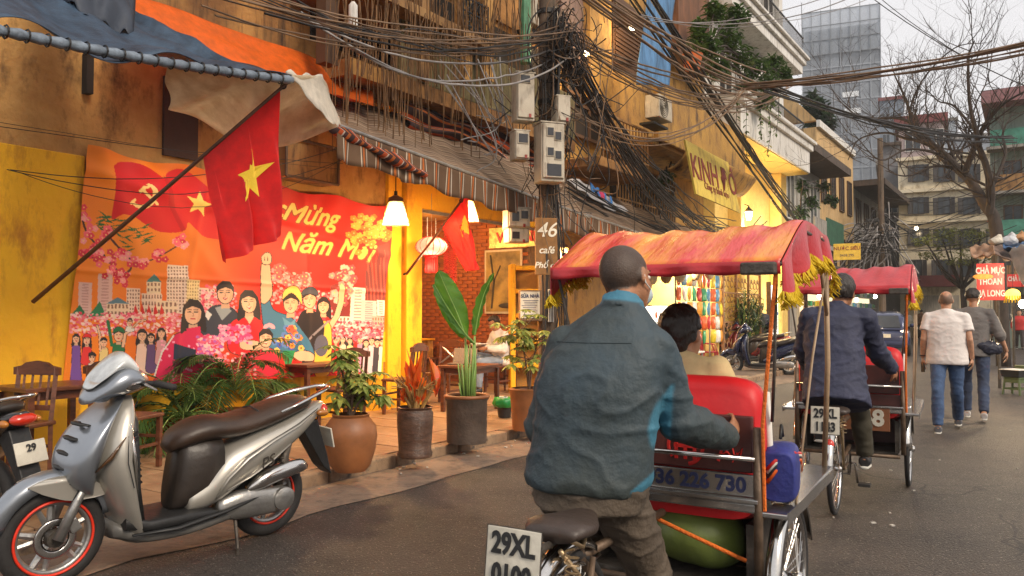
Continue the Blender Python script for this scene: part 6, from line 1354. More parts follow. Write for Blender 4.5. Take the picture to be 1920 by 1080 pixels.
    for yy in (-1, 1):
        T([(x0, yy * W_, 1.645)] + [(x0 + (x1 - x0) * u, yy * W_, zt(u, .5) - .015) for u in np.linspace(.05, 1, 10)], .008, 'canopy_rib', M_gunk)
        T([(1.94, yy * (W_ - .03), .66), (1.9, yy * W_, 1.2), (1.88, yy * W_, 1.72)], .013, 'canopy_pole', mat('bamboo_pole', (.36, .25, .15), .5, var=.4)); T([(1.1, yy * W_, .66), (1.5, yy * (W_), 1.25), (1.86, yy * W_, 1.64)], .006, 'stay_cord', MATS['bamboo_pole']); T([(1.72, yy * W_, 1.72), (1.9, yy * W_, 1.42)], .010, 'canopy_brace', MATS['bamboo_pole'])
        T([(x0 + .02, yy * (W_ - .02), 1.63), (1.0, yy * (W_ - .06), 1.2), (1.04, yy * (W_ - .08), 1.0)], .007, 'canopy_stay', M_gunk)
    T([(x0, -W_, 1.645), (x0, W_, 1.645)], .009, 'canopy_rail', M_gunk)
    MB().box((x0 - .02, -W_ + .08, 1.63), (.04, .14, .05)).build('rail_clamp', M_gunk, r_, bevel=.008)
    m = MB(); m.tube([(.9, -.43, .66), (.88, -.43, 1.0), (.87, -W_ + .02, 1.62)], .008, 6); m.build('orange_rope', M_strap, r_)
    return r_
HD = R(31)
O1 = Vector((.18, 2.66, 0))
cy1 = cyclo('nearest cyclo with red canopy painted with orange highlights, red seat back and plate 0100', O1, HD, M_cano, (('29XL', .055), ('0100', -.055)), num='0936 226 730')
cy1u, cy1n = Vector((math.sin(HD), math.cos(HD), 0)), Vector((math.cos(HD), -math.sin(HD), 0))
def CL(O, x, y, z, h=HD): return O + Vector((math.sin(h), math.cos(h), 0)) * x + Vector((-math.cos(h), math.sin(h), 0)) * y + Vector((0, 0, z))
O2 = Vector((2.34, 5.8, 0)); HD2 = R(29)
cy2 = cyclo('farther cyclo with plain red canopy and number board 48', O2, HD2, None, (('29XL', .055), ('1143', -.055)), hw=.42, redplate='48', side='-730', wb=1.3)
# luggage on the near cyclo
p = CL(O1, 1.12, .02, .335); r_ = thing('green_bundle', 'rounded green bundle tied with orange rope under the near cyclo seat', 'bundle', p, math.pi / 2 - HD)
m = MB(); m.ball((0, -.09, .155), (.2, .22, .145), 32, 18); m.ball((.0, -.17, .10), (.16, .15, .10), 20, 12); m.ball((-.05, .06, .12), (.12, .1, .08), 20, 12); place(remesh(m, .014, 10), 'bundle_body', mat('green_vinyl', (.17, .22, .05), .4, var=.35, scale=4), r_)
MB().tube([(-.12, .22, .30), (-.235, .0, .24), (-.235, -.12, .2), (-.2, -.3, .13), (-.17, -.36, .10)], .009, 8).build('rope', M_strap, r_, smooth=True)
p = CL(O1, 1.10, -.45, .668); r_ = thing('backpack', 'blue backpack with orange and black curved stripes on the cyclo deck', 'bag', p, math.pi / 2 - HD + .1); r_.scale = (.85, .85, .85)
m = MB(); blob(m, fine([(-.11, 0, .125, .06, .10), (-.10, 0, .13, .078, .122), (.0, 0, .14, .088, .14), (.12, 0, .14, .08, .13), (.15, 0, .13, .06, .10)]), 4, 28); m.build('body', mat('blue_nylon', (.025, .035, .21), .6, var=.3, bump=.2), r_, smooth=True)
for k, (c, nm, z0) in enumerate((((.75, .12, .01), 'orange_stripe', .0), ((.02, .02, .03), 'black_stripe', .028), ((.7, .68, .6), 'white_stripe', .047), ((.6, .03, .02), 'red_stripe_trim', .062))):
    MB().tube([(-.115, .05, .10 + z0), (-.105, .01, .16 + z0 * .8), (-.05, -.068, .205 + z0 * .6), (.08, -.083, .19 + z0 * .5), (.17, -.078, .12 + z0 * .5)], .010, 8).build(nm, mat('bag_' + nm, c, .5), r_, smooth=True)
MB().tube([(.0, 0, .30), (.04, 0, .36), (.1, 0, .30)], .008, 8).build('handle', M_blk, r_, smooth=True)
# ---------------- car ----------------
def car(label, p, rz, mt_):
    r_ = thing('parked_car', label, 'car', p, rz)                           # x forward
    m = MB(); blob(m, fine([(-2.02, 0, .55, .62, .2), (-1.95, 0, .58, .78, .3), (-1.4, 0, .62, .84, .36), (0, 0, .60, .86, .36), (1.2, 0, .58, .84, .34), (1.8, 0, .52, .74, .26), (1.95, 0, .5, .6, .18)], 3), 4.5, 36); bd = m.build('body', mt_, r_, smooth=True)
    m = MB(); blob(m, fine([(-1.98, 0, .92, .60, .05), (-1.75, 0, 1.1, .66, .26), (-1.3, 0, 1.18, .67, .33), (-.2, 0, 1.2, .67, .34), (.5, 0, 1.08, .66, .25), (1.0, 0, .92, .64, .06)], 3), 4, 32); m.build('cabin', mt_, r_, smooth=True)
    M_cg = mat('car_glass', (.03, .035, .045), .08, coat=.5, bump=0)
    MB().add([(-2.0, -.52, .98), (-2.0, .52, .98), (-1.74, .46, 1.38), (-1.74, -.46, 1.38)], [(0, 1, 2, 3)]).build('rear_window', M_cg, r_, solid=.03)
    for sg in (-1, 1):
        m = MB(); m.prism([(-1.5, 1.0), (.75, 1.0), (.25, 1.36), (-1.2, 1.40)], .03, Matrix.Translation((0, sg * .665, 0))); m.build('side_window', M_cg, r_)
        MB().ball((-1.93, sg * .62, .84), (.08, .13, .08), 14, 8).build('tail_light', mat('lit_tail', (.8, .75, .7), .2, var=.1, bump=0, emis=(1, .75, .6), es=1.2), r_, smooth=True); MB().ball((.6, sg * .95, 1.02), (.06, .1, .07), 12, 8).build('wing_mirror', mt_, r_, smooth=True)
        for x in (-1.25, 1.25): wl = MB().ring(.25, .075, 32, 8, flat=1.2).build('wheel', M_rub, r_, smooth=True, loc=(x, sg * .76, .32)); MB().lathe([(.19, -.08), (.18, .08)], 24, M=Matrix.Rotation(R(90), 4, 'X')).build('rim', M_alu, wl)
    MB().box((-2.03, 0, .45), (.06, 1.3, .14)).build('bumper', mt_, r_, bevel=.03); MB().box((-2.03, 0, .70), (.03, .44, .12)).build('number_plate', M_plt, r_, bevel=.004); return r_
p = AZ(1668, 668); car('dark blue hatchback driving away beyond the farther cyclo', Vector((p.x + .55, p.y + 1.6, 0)), math.pi / 2 - R(25), mat('car_blue', (.025, .035, .10), .22, .3, .1, 2, bump=0, coat=.8))
# ---------------- background scooters ----------------
def cheap(label, x, y, hd_, body, z=0, seat=M_sea, lean=-.08, src=[None]):
    return scooter('scooter', label, AZ(x, y, z), hd_, body, body, seat, lean=lean, detail=False)
navy = mat('navy_paint_coat', (.012, .018, .055), .2, coat=.8, bump=0); dred = mat('dark_red_paint', (.16, .012, .012), .25, coat=.8, bump=0); blk = MATS['black_paint']; gry = mat('grey_paint', (.12, .12, .12), .3, .4, coat=.5, bump=0); whp = mat('white_paint', (.6, .6, .58), .3, coat=.5, bump=0)
hs = math.radians(-75)
b1 = cheap('navy blue scooter parked side on before the snack shop', 1480, 704, hs, navy, 0)
def more(src, label, x, y, hd_, z=0, mats=None):
    return dup(src, AZ(x, y, z), math.pi / 2 - hd_, label, 'parked scooters', mats=mats)
more(b1, 'dark red scooter half hidden behind the navy scooter', 1452, 688, hs + .1, 0, {navy: dred})
more(b1, 'black scooter farthest along the kerb by the bright doorway', 1512, 684, hs + .2, 0, {navy: blk})
more(b1, 'grey scooter behind the dark red one near the palm', 1428, 684, hs - .15, 0, {navy: gry})
more(b1, 'black scooter riding away right of the dark blue car', 1722, 634, R(25), 0, {navy: blk})
more(b1, 'grey scooter parked beside the cap man at the stall', 1842, 668, R(10), 0, {navy: gry})
more(b1, 'black scooter parked under the red squid sign', 1858, 640, R(5), 0, {navy: blk})
more(b1, 'dark red scooter at the right edge near the stools', 1915, 650, R(-40), 0, {navy: dred})
more(b1, 'white scooter coming toward the camera beneath the lamps', 1870, 632, R(190), 0, {navy: whp})
# ================= people =================
M_skin = mat('skin', (.40, .18, .09), .55, var=.3, scale=18, bump=.2, bscale=160); M_skin2 = mat('skin_pale', (.52, .27, .16), .55, var=.25, scale=18, bump=.2, bscale=160)
M_hair = mat('black_hair', (.020, .013, .009), .45, var=.5, scale=60, bump=.5, bscale=120, stretch=(1, 1, .3)); M_shoe = mat('dark_shoe', (.02, .018, .018), .5); M_sole = mat('white_sole', (.6, .58, .52), .6); M_eye = mat('eye_white', (.7, .66, .6), .3, bump=0); M_lip = mat('lips', (.36, .10, .07), .5)
def vnoise(co, f, seed=0):
    return np.array([noise.noise(Vector((p[0] * f[0] + seed, p[1] * f[1], p[2] * f[2]))) for p in co])
def folds(amp, f=(9, 9, 14), seed=0, zt=None):
    def g(co):
        n = vnoise(co, f, seed); m = vnoise(co, tuple(q * .5 for q in f), seed + 5)
        n2 = vnoise(co, tuple(q * 2.1 for q in f), seed + 9)
        return amp * ((1 - np.abs(n) * 3.2).clip(0, 1) ** 1.5 - .4 + .8 * m + .16 * (1 - np.abs(n2) * 3).clip(0, 1) ** 1.5)
    return g
def limb(mb, a, b, c, ra, rb, rc, n=14):
    a, b, c = Vector(a), Vector(b), Vector(c); P = [a, a.lerp(b, .35), a.lerp(b, .8), b, b.lerp(c, .25), b.lerp(c, .6), c]
    mb.tube(P, [ra, ra * 1.02, (ra * .25 + rb * .75), rb, rb * 1.06, (rb + rc) / 2 * 1.02, rc], n); mb.ball(a, ra * 1.02, 14, 10); mb.ball(b, rb * 1.03, 14, 10)
def ellsec(c, side, fwd, a, b, n=24, e=2.3): return [c + side * u + fwd * v for u, v in sup(0, 0, a, b, e, n)]
def torso(mb, pel, che, nek, side, fwd, k=1.0, wid=1.0, sec=None, dz=0):
    for_ = []; P = crv([pel + (pel - che).normalized() * .07, pel, pel.lerp(che, .5), che, nek], 20)
    tab = sec or [(0, .15, .115), (.2, .172, .125), (.42, .155, .11), (.65, .178, .122), (.84, .185, .115), (.93, .13, .085), (1, .065, .065)]
    for i, p in enumerate(P): a, b = interp(tab, i / 20); for_.append(ellsec(p, side, fwd, a * k * wid, b * k))
    mb.loft(for_)
def hand(mb, w_, d, palm, curl=.5, size=1.0, thumb=1):      # wrist, pointing direction, palm normal
    d = Vector(d).normalized(); palm = (Vector(palm) - d * Vector(palm).dot(d)).normalized(); sd = d.cross(palm)
    F = Matrix((sd, d, palm)).transposed().to_4x4(); F.translation = Vector(w_)
    s_ = size; mb.ball((0, .05 * s_, 0), (.040 * s_, .055 * s_, .017 * s_), 14, 10, M=F)
    for i, (x, L_, r_) in enumerate(((-.030, .066, .0085), (-.010, .076, .009), (.011, .071, .0088), (.030, .056, .0078))):
        P = [Vector((x * .9, .06, 0)), Vector((x, .094, .002))]; a = 0
        for k, q in enumerate((.42, .32, .26)): a += curl * (.55, .85, .6)[k]; P.append(P[-1] + Vector((0, math.cos(a), math.sin(a))) * L_ * q)
        mb.tube([p * s_ for p in P], [r_ * 1.1 * s_, r_ * 1.1 * s_, r_ * s_, r_ * .92 * s_, r_ * .75 * s_], 8, M=F); mb.ball(P[-1] * s_, r_ * .8 * s_, 8, 6, M=F)
    t = thumb; P = [Vector((-.022 * t, .018, .004)), Vector((-.050 * t, .045, .016)), Vector((-.058 * t, .072, .030 + .01 * curl)), Vector((-.050 * t, .094, .04 + .012 * curl))]
    mb.tube([p * s_ for p in P], [.014 * s_, .0115 * s_, .010 * s_, .007 * s_], 8, M=F)
def headmesh(mb, c, f, up, s_=1.0):
    f = Vector(f).normalized(); up = (Vector(up) - f * Vector(up).dot(f)).normalized(); sd = f.cross(up)
    F = Matrix((sd, f, up)).transposed().to_4x4(); F.translation = Vector(c); S = Matrix.Scale(s_, 4); F = F @ S
    mb.ball((0, -.012, .022), (.076, .096, .092), 24, 16, M=F); mb.ball((0, .02, -.025), (.066, .072, .085), 20, 14, M=F); mb.ball((0, .045, -.078), (.042, .036, .034), 14, 10, M=F)
    mb.tube([(0, .085, .012), (0, .103, -.018), (0, .108, -.030), (0, .09, -.038)], [.009, .013, .016, .009], 8, M=F)
    for k in (-1, 1):
        mb.ball((k * .076, -.006, -.008), (.010, .020, .030), 12, 10, M=F); mb.ball((k * .030, .083, .026), (.022, .012, .008), 10, 6, M=F); mb.ball((k * .036, .062, -.025), (.022, .02, .02), 10, 6, M=F); mb.ball((k * .018, .098, -.032), (.009, .010, .007), 8, 6, M=F)
    mb.ball((0, .088, -.055), (.024, .012, .010), 10, 6, M=F)
    return F
def buzz(r_, F, base_mat, fn, hair=(.035, .022, .015), nm='buzz'):              # close-cropped hair: colour on the scalp with a ragged edge
    me = [c for c in r_.children if c.name.startswith('body')][0].data; n = len(me.vertices); co = np.zeros(n * 3); me.vertices.foreach_get('co', co); co = co.reshape(-1, 3)
    Fi = np.array(F.inverted()); q = co @ Fi[:3, :3].T + Fi[:3, 3]; hd = (np.abs(q[:, 0]) < .12) & (np.abs(q[:, 1]) < .16) & (q[:, 2] > -.12) & (q[:, 2] < .16)
    v = np.zeros(n); nz_ = vnoise(q[hd], (60, 60, 60)) * .012; v[hd] = fn(q[hd, 0], q[hd, 1], q[hd, 2] + nz_); ear = (np.abs(q[:, 0]) > .078) & (np.abs(q[:, 2] + .008) < .04); v[ear] = 0
    ca = me.color_attributes.new('buzz', 'FLOAT_COLOR', 'POINT'); ca.data.foreach_set('color', np.repeat(v, 4).astype(np.float32)); m = base_mat.copy(); m.name = 'skin_with_' + nm; me.materials[0] = m
    N = m.node_tree.nodes; l = m.node_tree.links; b = N['Principled BSDF']; a = N.new('ShaderNodeAttribute'); a.attribute_name = 'buzz'; t = N.new('ShaderNodeTexNoise'); t.inputs['Scale'].default_value = 220; t.inputs['Detail'].default_value = 3; rp = N.new('ShaderNodeValToRGB'); rp.color_ramp.elements[0].color = (*[c * .35 for c in hair], 1); rp.color_ramp.elements[1].color = (*[min(1, c * 2.2) for c in hair], 1)
    tc = N.new('ShaderNodeTexCoord'); l.new(tc.outputs['Object'], t.inputs['Vector']); l.new(t.outputs['Fac'], rp.inputs[0]); mx = N.new('ShaderNodeMixRGB'); l.new(a.outputs['Fac'], mx.inputs[0]); l.new(b.inputs['Base Color'].links[0].from_socket, mx.inputs[1]); l.new(rp.outputs[0], mx.inputs[2]); l.new(mx.outputs[0], b.inputs['Base Color'])
def person(label, J, f, hf, cloth, skin=None, vox=.011, name='person', group=None, hair='short', hs=1.0, rwid=1.0):
    """J: joints in world space; f: way the chest faces; hf: way the head faces; cloth: dictionary"""
    skin = skin or M_skin; f = Vector(f).normalized(); J = {k: Vector(v) for k, v in J.items()}
    side = (J['sr'] - J['sl']).normalized(); f = (f - side * f.dot(side)).normalized()
    base = Vector((J['pel'].x, J['pel'].y, min(J['al'].z, J['ar'].z) - .08 if 'al' in J else J['pel'].z - .1))
    r_ = thing(name, label, 'person', base, 0, group); Lc = lambda v: Vector(v) - base
    j = {k: Lc(v) for k, v in J.items()}; up = (j['head'] - j['neck']).normalized()
    mb = MB(); torso(mb, j['pel'], j['che'], j['neck'], side, f, .9, rwid * .93); mb.tube([j['neck'] - up * .05, j['head'] - up * .03], [.062, .052], 14)
    F = headmesh(mb, j['head'], hf, up, hs)
    for k in 'lr':
        if 'w' + k in j: limb(mb, j['s' + k], j['e' + k], j['w' + k], .048, .036, .026); hd_ = cloth.get('h' + k) or (j['w' + k] - j['e' + k], -side * (1 if k == 'r' else -1), .5); hand(mb, j['w' + k], hd_[0], hd_[1], hd_[2], 1.0, 1 if k == 'r' else -1)
        if 'a' + k in j: limb(mb, j['h' + k], j['k' + k], j['a' + k], .075, .048, .034); ft = cloth.get('f' + k) or f; ft = Vector(ft).normalized(); mb.tube([j['a' + k], j['a' + k] + Vector((0, 0, -.05)) - ft * .03], [.034, .038], 10); mb.tube([j['a' + k] + Vector((0, 0, -.055)) - ft * .04, j['a' + k] + Vector((0, 0, -.06)) + ft * .08, j['a' + k] + Vector((0, 0, -.068)) + ft * .15], [.034, .036, .022], 10, flat=.8)
    place(remesh(mb, min(vox, .0085), 3, fac=.4), 'body', skin, r_)
    # upper garment
    g_ = cloth['top']; mb = MB(); k1 = g_.get('k', 1.1)
    torso(mb, j['pel'] + Vector((0, 0, g_.get('hem', 0))), j['che'], j['neck'] - up * .012, side, f, k1, rwid * g_.get('w', 1.0), g_.get('sec'))
    for k in 'lr':
        if 'w' + k not in j: continue
        a, b, c = j['s' + k], j['e' + k], j['w' + k]
        if g_.get('short'): e_ = a.lerp(b, g_['short']); mb.tube([a, a.lerp(e_, .5), e_], [.056 * k1, .056 * k1, .060 * k1], 14); mb.ball(a, .056 * k1, 14, 10)
        else:
            c2 = b.lerp(c, g_.get('cuff', .93)); rr_ = g_.get('sr', 1.0); limb(mb, a, b, c2, .060 * k1 * rr_, .058 * k1 * rr_, .044 * k1 * rr_)
            mb.ball(b, .064 * k1 * rr_, 14, 10)
    for k in 'lr': mb.tube([j['neck'] - up * .04, j['s' + k]], [.062 * k1, .05 * k1], 12)
    if g_.get('collar'): mb.tube([j['neck'] - up * .045, j['neck'] + up * .025], [.085, .073], 18)
    top = place(remesh(mb, vox, g_.get('sm', 4)), g_.get('name', 'shirt'), g_['m'], r_, disp=folds(g_.get('amp', .006), g_.get('f', (8, 8, 15)), g_.get('seed', 1)))
    # trousers
    if 'al' in j:
        g2 = cloth['legs']; mb = MB(); kk = g2.get('k', 1.15)
        torso(mb, j['pel'] - Vector((0, 0, .02)), j['pel'].lerp(j['che'], .30), j['pel'].lerp(j['che'], .42), side, f, kk, rwid, [(0, .155, .12), (.5, .168, .122), (1, .15, .105)])
        for k in 'lr': e_ = j['k' + k].lerp(j['a' + k], g2.get('len', 1.0)); limb(mb, j['h' + k] + Vector((0, 0, .02)), j['k' + k], e_, .083 * kk, .064 * kk, g2.get('cuff', .056) * kk)
        place(remesh(mb, vox, 5), g2.get('name', 'trousers'), g2['m'], r_, disp=folds(g2.get('amp', .006), (7, 7, 12), 9))
        for k in 'lr':
            ft = Vector(cloth.get('f' + k) or f).normalized(); a = j['a' + k]; mb = MB(); mb.tube([a + Vector((0, 0, -.045)) - ft * .055, a + Vector((0, 0, -.045)), a + Vector((0, 0, -.055)) + ft * .09, a + Vector((0, 0, -.068)) + ft * .17], [.042, .048, .044, .026], 14); sh_ = place(remesh(mb, .009, 3), 'shoe', cloth.get('shoe', M_shoe), r_)
            mb = MB(); mb.tube([a + Vector((0, 0, -.088)) - ft * .075, a + Vector((0, 0, -.092)) + ft * .06, a + Vector((0, 0, -.090)) + ft * .17], [.034, .042, .03], 12, flat=.3); mb.build('sole', M_sole, sh_, smooth=True)
    # hair, eyes, mouth
    m = MB()
    def hp(a, e, rad=1.0): return Vector((.079 * rad * math.sin(a) * math.cos(e), -.012 + .100 * rad * math.cos(a) * math.cos(e), .024 + .098 * rad * math.sin(e)))
    if hair:
        mb = MB()
        for a in np.linspace(0, math.tau, 34, endpoint=False):
            front = math.cos(a)
            for e in np.linspace(-.42 if hair != 'cap' else -.2, 1.5, 12):
                if front > .15 and e < .55 + .25 * front: continue
                if hair == 'bald' and e > .25 + .2 * front: continue
                if abs(math.sin(a)) > .75 and front > -.25 and e < .0: continue
                mb.ball(tuple(hp(a, e, .99 if hair != 'crop' else .955)), .020 if hair not in ('bald', 'crop') else .015, 7, 5, M=F)
        if hair == 'bun': mb.ball((0, -.10, .05), .045, 14, 10, M=F); mb.ball((0, -.07, -.02), (.07, .045, .07), 14, 10, M=F)
        place(remesh(mb, .007, 4), 'hair', M_hair if hair != 'bald' else mat('grey_brown_hair', (.09, .055, .035), .7, bump=.4, bscale=90), r_, disp=lambda co: .006 * vnoise(co, (45, 45, 22)))
    for k in (-1, 1):
        m = MB().ball((k * .030, .083, .008), (.013, .010, .008), 10, 8, M=F); e_ = m.build('eye', M_eye, r_, smooth=True); MB().ball((k * .030, .0905, .008), (.0055, .004, .0055), 8, 6, M=F).build('iris', M_hair, e_, smooth=True)
        MB().tube([(k * .016, .093, .028), (k * .032, .092, .033), (k * .048, .080, .028)], [.003, .004, .002], 6, M=F).build('eyebrow', M_hair, r_)
    MB().tube([(-.022, .090, -.056), (0, .101, -.054), (.022, .090, -.056)], [.003, .006, .003], 6, M=F).build('mouth', M_lip, r_, smooth=True)
    r_['F'] = 1; person.F = F; person.j = j; return r_
u1, n1 = cy1u, cy1n                                   # the way the near cyclo points, and its right
M_jac = mat('teal_jacket', (.036, .061, .080), .66, rgb2=(.036, .044, .038), scale=2.2, bump=.35, bscale=34); M_jbl = mat('sky_blue_panel', (.06, .26, .40), .6, var=.2, bump=.2)
M_trs = mat('brown_grey_trousers', (.10, .075, .052), .8, var=.3, scale=7, bump=.4, bscale=50)
Yd = 3.0
J = dict(pel=AY(1104, 903, 2.93), che=AY(1128, 700, 2.93), neck=AY(1166, 572, 2.98), head=AY(1174, 522, 3.04),
         sl=AY(1062, 648, 3.04), sr=AY(1226, 655, 2.92), el=AY(1022, 800, 3.10), er=AY(1272, 788, 2.98), wl=AY(1075, 838, 3.42), wr=AY(1368, 822, 3.22),
         hl=AY(1052, 925, 2.95), hr=AY(1152, 925, 2.93))
J['kl'] = CL(O1, .47, .13, .66); J['al'] = CL(O1, .40, .13, .57 - .30); J['kr'] = CL(O1, .50, -.14, .52); J['ar'] = CL(O1, .47, -.14, .235)
J['kl'] = J['hl'] + u1 * .36 + Vector((0, 0, -.16)); J['al'] = CL(O1, .37, .15, .585); J['kr'] = J['hr'] + u1 * .25 + Vector((0, 0, -.34)) + n1 * .03; J['ar'] = CL(O1, .52, -.15, .235)
fd = (u1 - n1 * .05)
d1 = person('bare headed cyclo driver in a teal and grey jacket seen from behind in front', J, fd, u1 * .9 + n1 * .22 + Vector((0, 0, -.12)),
    dict(top=dict(m=M_jac, name='jacket', k=1.28, hem=.05, collar=True, amp=.008, f=(5, 5, 9), w=1.03, sec=[(0, .165, .13), (.16, .178, .135), (.4, .175, .128), (.65, .178, .13), (.82, .168, .12), (.93, .115, .085), (1, .068, .068)], sr=1.05, seed=3), legs=dict(m=M_trs, k=1.3, amp=.009),
         hr=((AY(1384, 800, 3.30) - AY(1368, 822, 3.22)) + Vector((0, 0, .03)), n1 * -1 + Vector((0, 0, -.3)), .9), shoe=M_shoe, fl=u1, fr=u1), vox=.009, hs=1.12, hair=None)
F1 = person.F; jj = person.j
sft = lambda d, w=.010: (d / w + .5).clip(0, 1)
buzz(d1, F1, M_skin, lambda x, y, z: sft(z - np.interp(y, [-.12, -.06, -.02, .0, .045, .085], [-.058, -.056, -.04, .0, .045, .085])) * .96, nm='cropped_hair')
# blue collar, side panels and mask strap of the near driver
jk = [c for c in d1.children if c.name.startswith('jacket')][0]
me = jk.data; n_ = len(me.vertices); ce = np.zeros(n_ * 3); me.vertices.foreach_get('co', ce); ce = ce.reshape(-1, 3)
pel_, sd_ = npv(jj['pel']), npv((jj['sr'] - jj['sl']).normalized())
rel_ = ce - pel_; sx_ = rel_ @ sd_; tz = rel_[:, 2]
spine = np.interp(tz, [0, (jj['che'] - jj['pel']).z, (jj['neck'] - jj['pel']).z], [0, float(npv(jj['che'] - jj['pel']) @ sd_), float(npv(jj['neck'] - jj['pel']) @ sd_)])
lat = sx_ - spine; sm_ = lambda d: (d / .01 + .5).clip(0, 1)
a1_ = sm_(lat - (.21 + 2.2 * (tz - .22) ** 2)) * sm_(.262 - lat) * sm_(tz - .08) * sm_(.36 - tz)
a2_ = sm_(lat - (.18 + 1.0 * np.abs(tz - .0))) * sm_(.075 - tz)
nd_ = np.linalg.norm(ce - npv(jj['neck']), axis=1); a3_ = sm_(.088 - nd_) * sm_(ce[:, 2] - jj['neck'].z + .02)
v_ = np.maximum(np.maximum(a1_, a2_), a3_); ca = me.color_attributes.new('panel', 'FLOAT_COLOR', 'POINT'); ca.data.foreach_set('color', np.repeat(v_, 4).astype(np.float32))
n = M_jac.node_tree.nodes; l = M_jac.node_tree.links; bs = n['Principled BSDF']; at_ = n.new('ShaderNodeAttribute'); at_.attribute_name = 'panel'; mx = n.new('ShaderNodeMixRGB'); mx.inputs[2].default_value = (.045, .17, .25, 1)
l.new(at_.outputs['Fac'], mx.inputs[0]); l.new(bs.inputs['Base Color'].links[0].from_socket, mx.inputs[1]); l.new(mx.outputs[0], bs.inputs['Base Color'])
def seam(z, s0, s1, nm='seam', side=-1, n=26):                       # stitched line laid on the back of the jacket
    P = []; o_ = npv(jj['pel']); bw = fd.normalized() * -1
    for t in np.linspace(s0, s1, n):
        p = Vector(pel_ + sd_ * (t + float(np.interp(z, [0, (jj['che'] - jj['pel']).z], [0, float(npv(jj['che'] - jj['pel']) @ sd_)])))); p.z = jj['pel'].z + z; ok, h, nn_, _ = jk.ray_cast(p + bw * .6, -bw)
        if ok: P.append(h + bw * .001)
    if len(P) > 3: MB().tube(P, .0018, 5).build(nm, mat('dark_thread', (.024, .038, .044), .8, bump=0), d1)
bpy.context.view_layer.update()
seam((jj['che'] - jj['pel']).z + .115, -.16, .15); seam(-.035, -.165, .15, 'hem_seam'); seam(-.065, -.165, .15, 'hem_seam')
MB().tube([(.078, .0, .012), (.083, -.012, -.012), (.079, -.004, -.035), (.07, .035, -.05)], .0025, 6, M=F1).build('mask_strap', M_wh, d1)
m = MB(); m.ball((0, .065, -.05), (.050, .047, .042), 18, 12, M=F1); m.build('face_mask', mat('mask_blue', (.5, .6, .62), .8), d1, smooth=True)
MB().ball(tuple(jj['sr'].lerp(jj['sl'], .12) - fd.normalized() * .125 + Vector((0, 0, -.10))), (.012, .008, .014), 8, 6).build('red_badge', mat('emblem_red2', (.6, .03, .01), .6), d1, smooth=True)
# passenger
p_ = lambda x, y, z: CL(O1, x, y, z)
J = dict(pel=p_(1.26, .02, .78), che=p_(1.20, .02, 1.07), neck=p_(1.20, .02, 1.245), head=p_(1.235, .02, 1.35), sl=p_(1.20, .19, 1.19), sr=p_(1.20, -.15, 1.19), el=p_(1.26, .25, .95), er=p_(1.26, -.22, .95), wl=p_(1.46, .12, .87), wr=p_(1.46, -.08, .87),
         hl=p_(1.30, .1, .77), hr=p_(1.30, -.08, .77), kl=p_(1.68, .1, .76), kr=p_(1.68, -.08, .76), al=p_(1.78, .1, .40), ar=p_(1.78, -.08, .40))
person('dark haired passenger in a cream top sitting under the near canopy', J, u1, u1 + n1 * .2, dict(top=dict(m=mat('cream_top', (.66, .50, .25), .8), k=1.15, collar=True), legs=dict(m=mat('dark_cloth', (.03, .03, .035), .8))), M_skin2, vox=.013, hair='bun', hs=1.08)
# driver of the farther cyclo
u2 = Vector((math.sin(HD2), math.cos(HD2), 0)); n2 = Vector((math.cos(HD2), -math.sin(HD2), 0))
q_ = lambda x, y, z: CL(O2, x, y, z, HD2)
M_nav = mat('navy_jacket', (.028, .032, .065), .75, var=.3, bump=.3)
J = dict(pel=q_(.10, .0, .96), che=q_(.26, .03, 1.32), neck=q_(.33, .0, 1.50), head=q_(.40, -.02, 1.61), sl=q_(.28, .20, 1.42), sr=q_(.30, -.19, 1.42), el=q_(.38, .26, 1.18), er=q_(.47, -.25, 1.17), wl=q_(.70, .28, 1.0), wr=q_(.80, -.34, 1.00),
         hl=q_(.12, .09, .93), hr=q_(.12, -.09, .93), kl=q_(.50, .12, .82), kr=q_(.38, -.14, .68), al=q_(.38, .15, .56), ar=q_(.46, -.16, .37))
person('farther cyclo driver in a dark navy jacket and olive trousers', J, u2 + Vector((0, 0, -.4)), u2 + n2 * .2, dict(top=dict(m=M_nav, name='jacket', k=1.22, hem=-.12, collar=True, amp=.01, sr=1.05, sec=[(0, .195, .18), (.2, .19, .17), (.5, .175, .14), (.7, .175, .13), (.85, .165, .115), (.94, .11, .08), (1, .068, .068)]), legs=dict(m=mat('olive_trousers', (.045, .038, .022), .8), k=1.12), fl=u2, fr=u2), vox=.013, hs=1.1)
J = dict(pel=q_(1.28, .02, .76), che=q_(1.22, .02, 1.05), neck=q_(1.22, .02, 1.22), head=q_(1.25, .02, 1.33), sl=q_(1.22, .18, 1.17), sr=q_(1.22, -.15, 1.17), el=q_(1.28, .25, .93), er=q_(1.28, -.22, .93), wl=q_(1.5, .12, .85), wr=q_(1.5, -.08, .85),
         hl=q_(1.32, .1, .76), hr=q_(1.32, -.08, .76), kl=q_(1.7, .1, .75), kr=q_(1.7, -.08, .75), al=q_(1.8, .1, .40), ar=q_(1.8, -.08, .40))
person('long haired passenger of the farther cyclo, mostly hidden behind its driver', J, u2, u2, dict(top=dict(m=mat('black_top', (.02, .02, .02), .8), k=1.12), legs=dict(m=MATS['dark_cloth'])), M_skin2, vox=.018, hair='bun')
